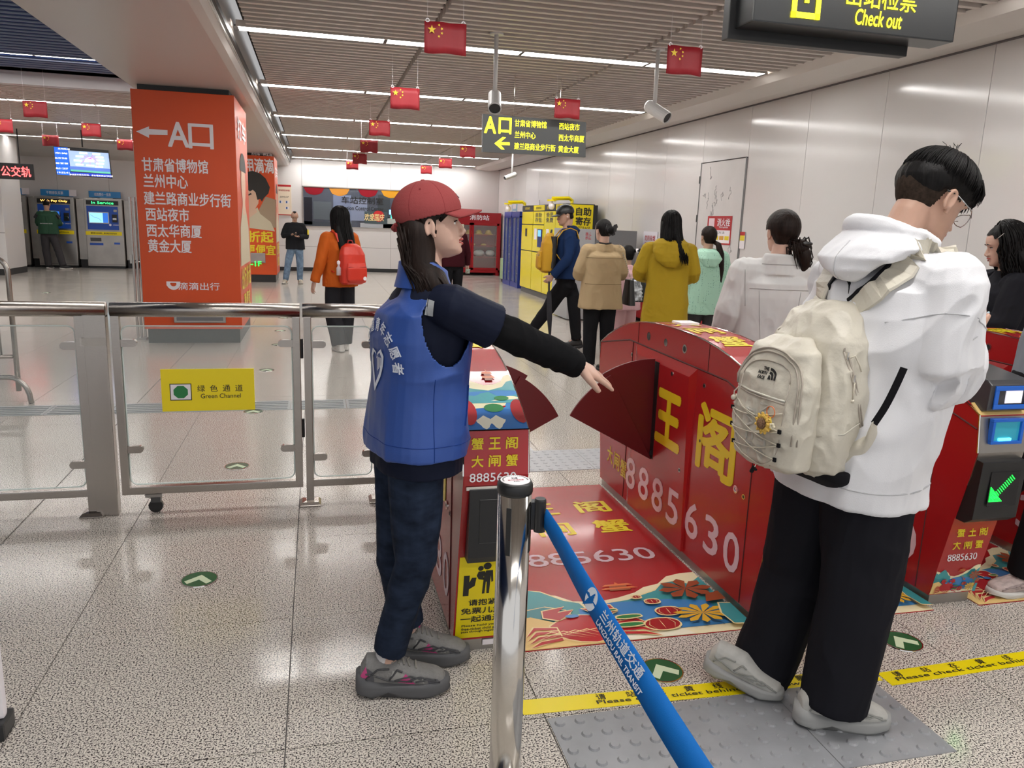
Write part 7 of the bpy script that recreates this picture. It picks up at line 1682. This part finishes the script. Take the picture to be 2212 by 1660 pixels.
        mb.tube([s0, s0.lerp(m1, .5) + V((0, -.010, 0)), m1, m2, e], [w_, w_*1.2, w_*1.2, w_, w_*.3], 5)
    for i in range(60):   # side lock over the temple, swept behind the ear
        a = rd.uniform(0, 1); s0 = h.p(.05 + .015*a, .055 - .03*a, .160 - .01*a); mb.tube([s0, h.p(.0735, .030 - .01*a, .138 - .012*a), h.p(.076, .004, .134 - .012*a), h.p(.076, -.030, .105 - .02*a)], .0018, 4)
    mb.build('long_hair', m_hairb, t, smooth=True)
volunteer()
# ================================================================ young man in white hoodie
def hoodie_man():
    J = std(1.58, 1.98, 10, 1.76)
    J['pelvis'] = V((1.575, 1.985, .86)); J['chest'] = V((1.635, 1.965, 1.20)); J['neck'] = V((1.645, 1.965, 1.475))
    S, F = J['S'], J['F']
    J['shR'] = V((1.665, 1.785, 1.375)); J['shL'] = V((1.615, 2.15, 1.375)); J['elR'] = at(2040, 800, Y=1.735); J['wrR'] = at(2082, 752, Y=1.87); J['elL'] = V((1.70, 2.22, 1.12)); J['wrL'] = V((1.86, 2.06, 1.19))
    J['elR'] = V((1.665, 1.745, 1.13)); J['wrR'] = V((1.80, 1.86, 1.205))
    J['hipR'] = V((1.595, 1.895, .84)); J['hipL'] = V((1.56, 2.075, .84)); J['knR'] = at(1852, 1290, Y=1.87); J['knL'] = at(1722, 1235, Y=2.12)
    J['anR'] = V((1.545, 1.862, .085)); J['anL'] = at(1640, 1452, Y=2.12); J['footR'] = -18; J['footL'] = -25
    t = thing('person', 'young man with glasses in white hoodie and wide black trousers, carrying the cream backpack', 'person', (1.58, 1.98, 0))
    h = Head(at(2006, 437, Y=1.96), frame(4, -30), 1.06)
    b = body(J, t, m_skin, h, .0042, True, hands=(dict(d=V((.75, .35, .45)), pn=V((-.2, .3, .9)), curl=.5), dict(d=V((.75, -.4, .45)), pn=V((-.2, 0, .9)), curl=.5)))
    face_parts(h, b)
    hw = mat('hoodie_white', (.74, .74, .765), rough=.85, bump=(380, .12))
    def ex(mb):
        mb.tube([J['elR'] + V((-.03, .0, .0)), J['elR'] + V((.02, .0, -.01))], [.085, .08], 16)
    hd = top(J, t, hw, .0048, 'hoodie', hem=.715, rx=.242, ry=.178, hemr=.95, sl=(.100, .096, .062), amp=.018, seed=91, fr=6.5, shw=.165, collar=-.01, extra=ex)
    bv = bvh_of(hd)
    # ribbed hem, sleeve seam
    def ringz(z, n=40, o=.003): 
        pts = []
        for k in range(n+1):
            a = 2*PI*k/n; dd = S*math.cos(a) + F*math.sin(a); q = bv.ray_cast(V((1.58, 1.98, z)) + dd*.6, -dd)
            if q[0] is not None: pts.append(q[0] + dd*o)
        return pts
    MB().tube(ringz(.795, o=.0005), .0024, 5).build('hem_seam', mat('hoodie_seam', (.5, .5, .52), rough=.9), t, smooth=True)
    sd = (J['elR'] - J['shR']).normalized(); pts = []
    c = J['shR'].lerp(J['elR'], .48); u0 = sd.orthogonal().normalized(); v0 = sd.cross(u0)
    for k in range(25):
        a = 2*PI*k/24; dd = u0*math.cos(a) + v0*math.sin(a); q = bv.ray_cast(c + dd*.35 - sd*.04*math.cos(a), -dd)
        if q[0] is not None and (q[0]-c).length < .2: pts.append(q[0] + dd*.001)
    if len(pts) > 5: MB().tube(pts, .0018, 5).build('sleeve_seam', _M['hoodie_seam'], t, smooth=True)
    c = J['neck'] + V((-.03, .005, -.052)); mb = MB()
    mb.loft([(c - F*.155 - V((0, 0, .045)), S*.035, F*.02), (c - F*.155 - V((0, 0, .02)), S*.080, F*.04), (c - F*.125 - V((0, 0, -.018)), S*.125, F*.070), (c - F*.06 + V((0, 0, .045)), S*.145, F*.115), (c - F*.02 + V((0, 0, .085)), S*.120, F*.11), (c + F*.0 + V((0, 0, .105)), S*.095, F*.095)], 32)
    mb.tube([c + V((0, 0, .08)) + (S*.105*math.cos(a) + F*(.105*math.sin(a)) + V((0, 0, -.035*math.sin(a)))) for a in [2*PI*k/20 for k in range(21)]], .024, 10)
    hood = organic('hood', mb, hw, t, .0045, 3, folds(.012, 9, 1, 95))
    hb = bvh_of(hood); pts = []
    for k in range(14):
        z = c.z - .09 + .155*k/13; q = hb.ray_cast(V((c.x, c.y, z)) - F*.5, F)
        if q[0] is not None: pts.append(q[0] - F*.0005)
    if len(pts) > 3: MB().tube(pts, .0016, 5).build('hood_seam', _M['hoodie_seam'], t, smooth=True)
    pants(J, t, mat('trousers_wide_black', (.013, .013, .017), rough=.8), .005, r=(.128, .108, .098), amp=.010, seed=96, fr=6, rise=.0, zend=-.015)
    wsh = mat('sneaker_white_grey', (.50, .49, .46), rough=.6, noise=(30, .12)); gsl = mat('sole_pale_grey', (.36, .36, .35), rough=.6)
    shoe(V((1.510, 1.865, 0)), -17, 1.0, t, wsh, gsl, L=.268, chunky=.016, near=True, lace=None, accent=mat('shoe_groove', (.30, .30, .28), rough=.6))
    shoe(V((1.318, 2.115, .026)), -42, .94, t, wsh, gsl, L=.255, pitch=-9, chunky=.012, near=True, accent=_M['shoe_groove'])
    # hair: thick crown over tapered sides
    h2 = Head(h.c, h.fr, h.k)
    fade = mat('hair_faded', (.035, .024, .018), rough=.8, noise=(90, .4))
    mb = MB(); mb.ell(h.p(0, -.014, .128), (.0775*h.k, .1005*h.k, .092*h.k), h.fr, 16)
    def kp(co): q = h.loc(co); return ~((q[:, 1] > .045) | ((q[:, 2] < .05) & (q[:, 1] > -.2)) | ((q[:, 1] > -.03) & (q[:, 2] < .115)))
    organic('faded_sides', mb, fade, t, .0045, 2, keep=kp)
    mb = MB(); mb.ell(h.p(0, .0, .170), (.089*h.k, .110*h.k, .072*h.k), h.fr, 16); mb.ell(h.p(0, -.045, .138), (.082*h.k, .074*h.k, .066*h.k), h.fr, 12); mb.ell(h.p(0, .075, .172), (.068*h.k, .044*h.k, .040*h.k), h.fr, 10)
    organic('hair', mb, m_hair, t, .004, 2, folds(.003, 40, .3, 8))
    mb = MB(); strands(mb, h, 420, (0, 360), (2, 40), 0, r=.0022, seed=31, er=(.092, .114, .086), ec=(0, .0, .158), out=.004)
    rd = random.Random(12)
    for i in range(90):
        x = rd.uniform(-.075, .075); y = .085 + rd.uniform(-.01, .02) - abs(x)*.5; p = h.p(x, y, .20); mb.tube([p, h.p(x*1.02, y+.022, .178), h.p(x*1.03, y+.026, .155 - rd.uniform(0, .02))], [.003, .0035, .0008], 4)
    for i in range(7): p = h.p(rd.uniform(-.01, .02), -.02 + rd.uniform(-.02, .02), .243); mb.tube([p, p + V((.004*i-.01, 0, .018)), p + V((.008*i-.02, .005, .026))], .0009, 4)
    mb.build('hair_strands', m_hair, t, smooth=True)
    gm = mat('glasses_steel', (.5, .5, .52), rough=.2, metal=1); g = MB()
    for s in (-1, 1):
        g.tube([h.p(s*.032 + .024*math.cos(a), .110 - abs(.010*math.cos(a)), .108 + .019*math.sin(a)) for a in [2*PI*k/16 for k in range(17)]], .0013, 6)
        g.tube([h.p(s*.056, .103, .114), h.p(s*.080, .07, .116), h.p(s*.083, -.005, .120)], .0015, 6)
    g.tube([h.p(-.009, .113, .110), h.p(.009, .113, .110)], .0013, 6); g = g.build('glasses', gm, t, smooth=True)
    for s in (-1, 1): MB().tube([h.p(s*.083, -.0, .120), h.p(s*.081, -.035, .112)], .0025, 6).build('temple_tip', m_black, g, smooth=True)
    for s in (-1, 1): MB().add([h.p(s*.032 + .023*math.cos(a), .110 - abs(.010*math.cos(a)), .108 + .018*math.sin(a)) for a in [2*PI*k/16 for k in range(16)]], [tuple(range(16))]).build('lens', m_glass, g)
    phone(at(2097, 684, Y=1.96), frame(35, 8), 'pale-rimmed phone sticking out beyond the white hoodie sleeve', mat('phone_case_blue', (.55, .68, .75), rough=.3))
    # ---------------- cream backpack
    cr = mat('bag_cream', (.60, .56, .47), rough=.42, noise=(5, .06), bump=(24, .5)); cz = mat('bag_zip', (.42, .37, .31), rough=.5); cs = mat('bag_cream_dark', (.50, .47, .40), rough=.5); bk = mat('webbing_black', (.012, .012, .014), rough=.7)  # side pocket edge gets a darker cream than the bag
    Z = V((0, 0, 1)); BC = V((1.50, 1.985, 1.055))     # centre of the bag against the back
    bg = thing('backpack', 'large cream backpack with black logo and crocheted sunflower charm, on the man in white', 'backpack', tuple(BC))
    S2 = V((.169, -.986, 0)); F2 = V((.986, .169, 0))
    def B(a, d, z): return BC + S2*a*1.04 - F2*d*1.06 + Z*z*1.03        # a right across the back, d away from the back, z up
    mb = MB()
    mb.loft([(B(0, .085, -.235), S2*.10, F2*.05, 3), (B(0, .085, -.21), S2*.150, F2*.088, 3.2), (B(0, .088, -.10), S2*.168, F2*.095, 3.4), (B(0, .085, .05), S2*.166, F2*.090, 3.2), (B(0, .072, .15), S2*.150, F2*.078, 2.8), (B(0, .055, .215), S2*.118, F2*.060, 2.5), (B(0, .045, .25), S2*.072, F2*.035, 2.3)], 36)
    main = organic('main_compartment', mb, cr, bg, .0045, 3, folds(.010, 11, .8, 15, .6))
    mb = MB()
    mb.loft([(B(-.01, .190, -.225), S2*.085, F2*.028, 3), (B(-.01, .196, -.20), S2*.128, F2*.050, 3.2), (B(-.01, .200, -.10), S2*.143, F2*.056, 3.4), (B(-.01, .196, .03), S2*.140, F2*.050, 3.2), (B(-.01, .180, .115), S2*.118, F2*.040, 2.8), (B(-.01, .160, .15), S2*.07, F2*.020, 2.4)], 36)
    fp = organic('front_compartment', mb, cr, bg, .0045, 3, folds(.007, 12, .8, 16, .6))
    fb = bvh_of(fp); mbv = bvh_of(main)
    def onf(a, z, o=.0015):
        q = fb.ray_cast(B(a, .5, z), F2)
        if q[0] is None: q = mbv.ray_cast(B(a, .5, z), F2)
        return (q[0] - F2*o) if q[0] is not None else B(a, .25, z)
    def path_f(pts, r, m, n, o=.002, par=None, seg=6): return MB().tube([onf(a, z, o) for a, z in pts], r, seg).build(n, m, par or fp, smooth=True)
    arc = lambda w, z0, z1, n=22: [(-.01 + w*math.cos(a), z0 + (z1-z0)*math.sin(a)**.8 if 0 < a < PI else z0) for a in [PI*k/n for k in range(n+1)]]
    # zips as twin piping
    for w, z1, o in ((.128, .120, .003), (.119, .110, .003)): path_f([(-.01 + w, -.13), (-.01 + w, -.05)] + arc(w, .0, z1), .0028, cz, 'front_zip', o)
    path_f(arc(.088, .035, .085), .0016, cz, 'panel_seam'); path_f([(.078, .035), (.080, -.06), (.07, -.15), (.04, -.205)], .0016, cz, 'panel_seam'); path_f([(-.098, .035), (-.112, -.06), (-.105, -.15), (-.07, -.205)], .0016, cz, 'panel_seam')
    path_f([(-.125, -.012), (-.06, -.016), (.0, -.018), (.076, -.02)], .0024, cz, 'pocket_zip', .002); path_f([(-.125, -.004), (-.06, -.008), (.0, -.010), (.076, -.012)], .0030, mat('pocket_fold', (.66, .63, .55), rough=.5), 'pocket_flap', .002)
    # lower pocket field, a little darker
    # logo
    def LT(s, a, z, w, h_, m, off=.02, rot=0, o=.0016):
        cr_, sr_ = math.cos(rot), math.sin(rot)
        fn = lambda u, v: onf(a + u*cr_ - v*sr_, z + u*sr_ + v*cr_, o)
        text(s, (0, 0, 0), S2, X1, w, h_, m, fp, off=off, fn=fn, thick=0, lift=0)
    for i, s in enumerate(('THE', 'NORTH', 'FACE')): LT(s, (-.022, -.026, -.024)[i] + (.006 if i == 0 else 0), .062 - .0125*i, (.022, .034, .028)[i], .0095, m_ink, .03)
    hd_ = []; 
    for r0, r1 in ((.0, .010), (.0125, .0185), (.021, .0275)):
        n = 10; v = []
        for k in range(n+1): a = PI/2*k/n; v.append((r1*math.cos(a), r1*math.sin(a)))
        for k in range(n, -1, -1): a = PI/2*k/n; v.append((r0*math.cos(a), r0*math.sin(a)))
        vs = [onf(.000 + p[0], .035 + p[1]*1.15, .002) for p in v]; m_ = len(v); MB().add(vs, [(i, i+1, m_-2-i, m_-1-i) for i in range(n)]).build('logo_arc', m_ink, fp)
    gh = mat('ghost_print', (.50, .48, .42), rough=.55)
    LT('NORTH', .012, -.105, .15, .036, gh, .03, -PI/2, .0014); LT('FACE', -.040, -.115, .12, .036, gh, .03, -PI/2, .0014)
    vs = [onf(-.02 + .034*math.cos(a), -.185 + .026*math.sin(a), .0012) for a in [2*PI*k/20 for k in range(20)]]; MB().add(vs, [tuple(range(20))]).build('ghost_logo', gh, fp)
    # bungee lacing with loops
    L_ = [(-.128, -.035), (-.135, -.075), (-.135, -.125), (-.122, -.175)]; R_ = [(.078, -.045), (.080, -.095), (.076, -.135), (.062, -.18)]
    cord = mat('bungee_cream', (.62, .57, .47), rough=.6); mb = MB()
    def cordp(a, b, sag=.012): 
        pts = []
        for k in range(9): f = k/8; pts.append(onf(a[0]+(b[0]-a[0])*f, a[1]+(b[1]-a[1])*f - sag*math.sin(PI*f), .0045))
        mb.tube(pts, .0019, 6)
    for i in range(3): cordp(L_[i], R_[i+1]); cordp(R_[i], L_[i+1])
    cordp(R_[3], (-.02, -.215), .01); cordp(L_[3], (-.02, -.215), .0); cordp(L_[0], (.045, -.075), .012); mb.build('bungee_cord', cord, fp, smooth=True)
    for a, z in L_[1:] + R_[1:]: c_ = onf(a, z, .004); MB().obox(c_, S2*.005, F2*.003, Z*.006).build('cord_loop', bk, fp, bevel=.001)
    c_ = onf(-.02, -.22, .006) - F2*.012 - Z*.012; MB().tube([onf(-.02, -.215, .004), c_], .0015, 5).build('toggle_cord', cord, fp); MB().tube([c_ + Z*.006, c_ - Z*.012 - S2*.010], .006, 8).build('cord_toggle', bk, fp); MB().tube([c_ - S2*.008 , c_ + S2*.010], .004, 8).build('toggle_wing', bk, fp)
    k_ = onf(-.130, -.045, .010); MB().tube([onf(-.12, -.012, .003), k_ + Z*.02, k_], .002, 6).build('zip_pull', cord, fp); MB().ell(k_, (.009, .008, .009), None, 6).build('pull_knot', cord, fp, smooth=True)
    # side details on the near flank
    def ons(d, z, o=.002):
        q = mbv.ray_cast(B(.5, d, z), -S2); return (q[0] + S2*o) if q[0] is not None else B(.17, d, z)
    MB().tube([ons(.12, .13), ons(.10, .05), ons(.075, -.03), ons(.06, -.075)], .003, 6).build('side_zip', cz, main, smooth=True); MB().tube([ons(.112, .13), ons(.092, .05), ons(.067, -.03), ons(.052, -.075)], .003, 6).build('side_zip', cz, main, smooth=True)
    MB().tube([ons(.165, -.105), ons(.12, -.09), ons(.07, -.065), ons(.02, -.03), ons(.008, -.01)], .0026, 6).build('side_pocket_edge', cs, main, smooth=True)
    MB().tube([onf(-.11, .155, .002)] + [B(-.12 + .03*k, .125 - .006*abs(k-4), .165 + .018*math.sin(PI*k/8)) for k in range(1, 9)] + [ons(.12, .13, .003)], .0030, 6).build('top_zip', cz, main, smooth=True)
    for p in (ons(.115, .12, .006), ons(.10, .06, .006)): MB().obox(p, S2*.003, F2*.003, Z*.010).build('zip_slider', m_chrome, main, bevel=.001)
    p = ons(.11, .115, .008); MB().tube([p, p + V((.012, -.004, .006)), p + V((.028, -.006, -.02)), p + V((.036, -.006, -.038))], .0024, 6).build('zip_cord', cord, main, smooth=True); p = ons(.10, .05, .008); MB().tube([p, p - Z*.05], .0022, 6).build('zip_cord', cord, main, smooth=True); MB().ell(p - Z*.052, (.006, .005, .006), None, 5).build('zip_knot', cord, main, smooth=True)
    # base, handle, straps
    organic('base_panel', MB().loft([(B(.03, .03, -.275), S2*.11, F2*.05, 3), (B(.02, .055, -.235), S2*.150, F2*.075, 3), (B(.02, .06, -.205), S2*.150, F2*.078, 3)], 24), bk, bg, .005, 2)
    hl = [B(.040, .02, .24), B(.036, .018, .30), B(.0, .015, .328), B(-.036, .018, .30), B(-.040, .02, .24)]; rg = []
    sm_ = []
    for i in range(4):
        for k in range(5): sm_.append(hl[i].lerp(hl[i+1], k/5))
    sm_.append(hl[-1]); sm_ = [sm_[0]] + [(sm_[i-1] + sm_[i]*2 + sm_[i+1])/4 for i in range(1, len(sm_)-1)] + [sm_[-1]]
    MB().rings([[q + F2*.010, q + F2*.010 + (q-B(0, .02, .2)).normalized()*.004, q - F2*.010 + (q-B(0, .02, .2)).normalized()*.004, q - F2*.010] for q in sm_]).build('carry_handle', bk, bg, fix=True)
    body_b = bv; hoodb = hb
    def ribbon(pts, w, m, n, th=.009, par=None, wf=None, up=None):
        fine = []
        P4 = [pts[0]] + pts + [pts[-1]]
        for i in range(1, len(P4)-2):
            for k in range(6):
                t_ = k/6; a_, b_, c2, d2 = P4[i-1], P4[i], P4[i+1], P4[i+2]
                fine.append(.5*((2*b_) + (c2-a_)*t_ + (2*a_-5*b_+4*c2-d2)*t_*t_ + (3*b_-a_-3*c2+d2)*t_**3))
        fine.append(pts[-1]); rs = []
        for i, p in enumerate(fine):
            if up is None and i > 3:
                q = body_b.find_nearest(p)
                if (p - q[0]).dot(q[1]) < .005: fine[i] = q[0] + q[1]*.006
        if up is None:
            for _s in range(4): fine = fine[:1] + [(fine[i-1] + fine[i]*2 + fine[i+1])/4 for i in range(1, len(fine)-1)] + fine[-1:]
            for i in range(4, len(fine)):
                q = body_b.find_nearest(fine[i]); dd_ = (fine[i] - q[0]).dot(q[1])
                if dd_ < .004: fine[i] = fine[i] + q[1]*(.004 - dd_)
        for i, p in enumerate(fine):
            d_ = (fine[min(i+1, len(fine)-1)] - fine[max(i-1, 0)]).normalized(); q = body_b.find_nearest(p); nn = (p - q[0]); nn = nn.normalized() if nn.length > 1e-4 else q[1]
            if up is not None: nn = up
            if nn.dot(q[1]) < 0: nn = -nn
            a_ = d_.cross(nn).normalized(); nn = a_.cross(d_).normalized(); ww = w*(wf(i/(len(fine)-1)) if wf else 1)
            rs.append([p + a_*ww + nn*th*.1, p + a_*ww*.9 + nn*th, p - a_*ww*.9 + nn*th, p - a_*ww + nn*th*.1, p - a_*ww*.9 - nn*th*.6, p + a_*ww*.9 - nn*th*.6])
        return MB().rings(rs).build(n, m, par or bg, smooth=False, fix=True, bevel=.001)
    def surf(p, o=.006):
        q = body_b.find_nearest(p); return q[0] + q[1]*o if q[0] is not None else p
    for g in (1, -1):
        sh = J['shR'] if g == 1 else J['shL']; a0 = .095*g
        raw = [B(.060*g, .03, .235), surf(J['neck'] - F*.16 + S*a0*1.05 - Z*.10), surf(J['neck'] - F*.10 + S*a0*1.2 + Z*.02), surf(J['neck'] + S*a0*1.28 + Z*.08), surf(J['neck'] + F*.10 + S*a0*1.3 - Z*.0), surf(J['neck'] + F*.20 + S*a0*1.3 - Z*.14), surf(J['chest'] + F*.22 + S*a0*1.4 - Z*.02)]
        ribbon(raw, .041, cr, 'shoulder_strap', .007, wf=lambda f: .72 + .28*math.sin(PI*min(1, f*1.3)))
        raw2 = [p + S*(-.040*g) + Z*.004 for p in raw]; ribbon([surf(p, .010) if i else p for i, p in enumerate(raw2)], .0065, bk, 'strap_edging', .004)
        lo = [surf(J['chest'] + F*.20 + S*a0*1.5 - Z*.04), surf(J['chest'] + S*(.27*g) + F*.10 - Z*.10), surf(J['chest'] + S*(.27*g) - F*.02 - Z*.16), B(.172*g, .02, -.135)]
        if g < 0: ribbon(lo, .010, bk, 'lower_strap', .002)
    lo = [at(1953, 795, Y=1.70), at(1935, 835, Y=1.715), at(1912, 880, Y=1.735), at(1888, 916, Y=1.755)]
    ribbon([V(p) for p in lo], .0095, bk, 'lower_strap', .0018)
    we = V(lo[-1]); organic('strap_wing', MB().loft([(B(.13, .04, -.17), F2*.05, Z*.06), (B(.165, .02, -.165).lerp(we, .4), F2*.03, Z*.032), (we, F2*.012, Z*.013)], 14), cr, bg, .005, 2)
    # sunflower charm hanging from the lacing
    c_ = onf(.035, -.080, .020); sf_ = thing('sunflower_charm', 'crocheted yellow sunflower charm on an orange ring, hanging from the cream backpack', 'charm', tuple(c_))
    ra = S2; rb = Z; nn = -F2
    ye = mat('wool_yellow', (.80, .52, .12), rough=.9, bump=(300, .6)); br = mat('wool_brown', (.26, .15, .09), rough=.95, bump=(300, .8))
    for k in range(11):
        a = 2*PI*k/11; dd = ra*math.cos(a) + rb*math.sin(a); e = c_ + dd*.021; MB().ell(e, (.0075, .0075, .0075), None, 6).build('petal', ye, sf_, smooth=True); MB().ell(c_ + dd*.029 + nn*.001, (.004, .004, .004), None, 5).build('petal_tip', ye, sf_, smooth=True)
    MB().ell(c_ + nn*.002, (.017, .013, .017), None, 10).build('flower_disc', br, sf_, smooth=True)
    for r in (.004, .009, .0135): MB().tube([c_ + nn*(.0135-r*.35) + ra*r*math.cos(a) + rb*r*math.sin(a) for a in [2*PI*k/16 for k in range(17)]], .0022, 5).build('crochet_round', br, sf_, smooth=True)
    rc = onf(.052, -.045, .018); MB().tube([rc + ra*.016*math.cos(a) + rb*.016*math.sin(a) for a in [2*PI*k/20 for k in range(21)]], .0016, 6).build('ring', mat('ring_orange', (.7, .18, .05), rough=.3), sf_, smooth=True)
    MB().tube([rc - rb*.014, rc - rb*.035 + ra*.006, rc - rb*.05 + ra*.004], .003, 6).build('clasp', mat('clasp_yellow', (.8, .6, .05), rough=.3), sf_, smooth=True)
    for k in range(5): a = 2*PI*k/5; MB().ell(c_ + ra*(.037+.006*math.cos(a)) + rb*(.0+.006*math.sin(a)), (.0045,)*3, None, 5).build('small_flower_petal', mat('wool_cream', (.75, .68, .5), rough=.9), sf_, smooth=True)
hoodie_man()
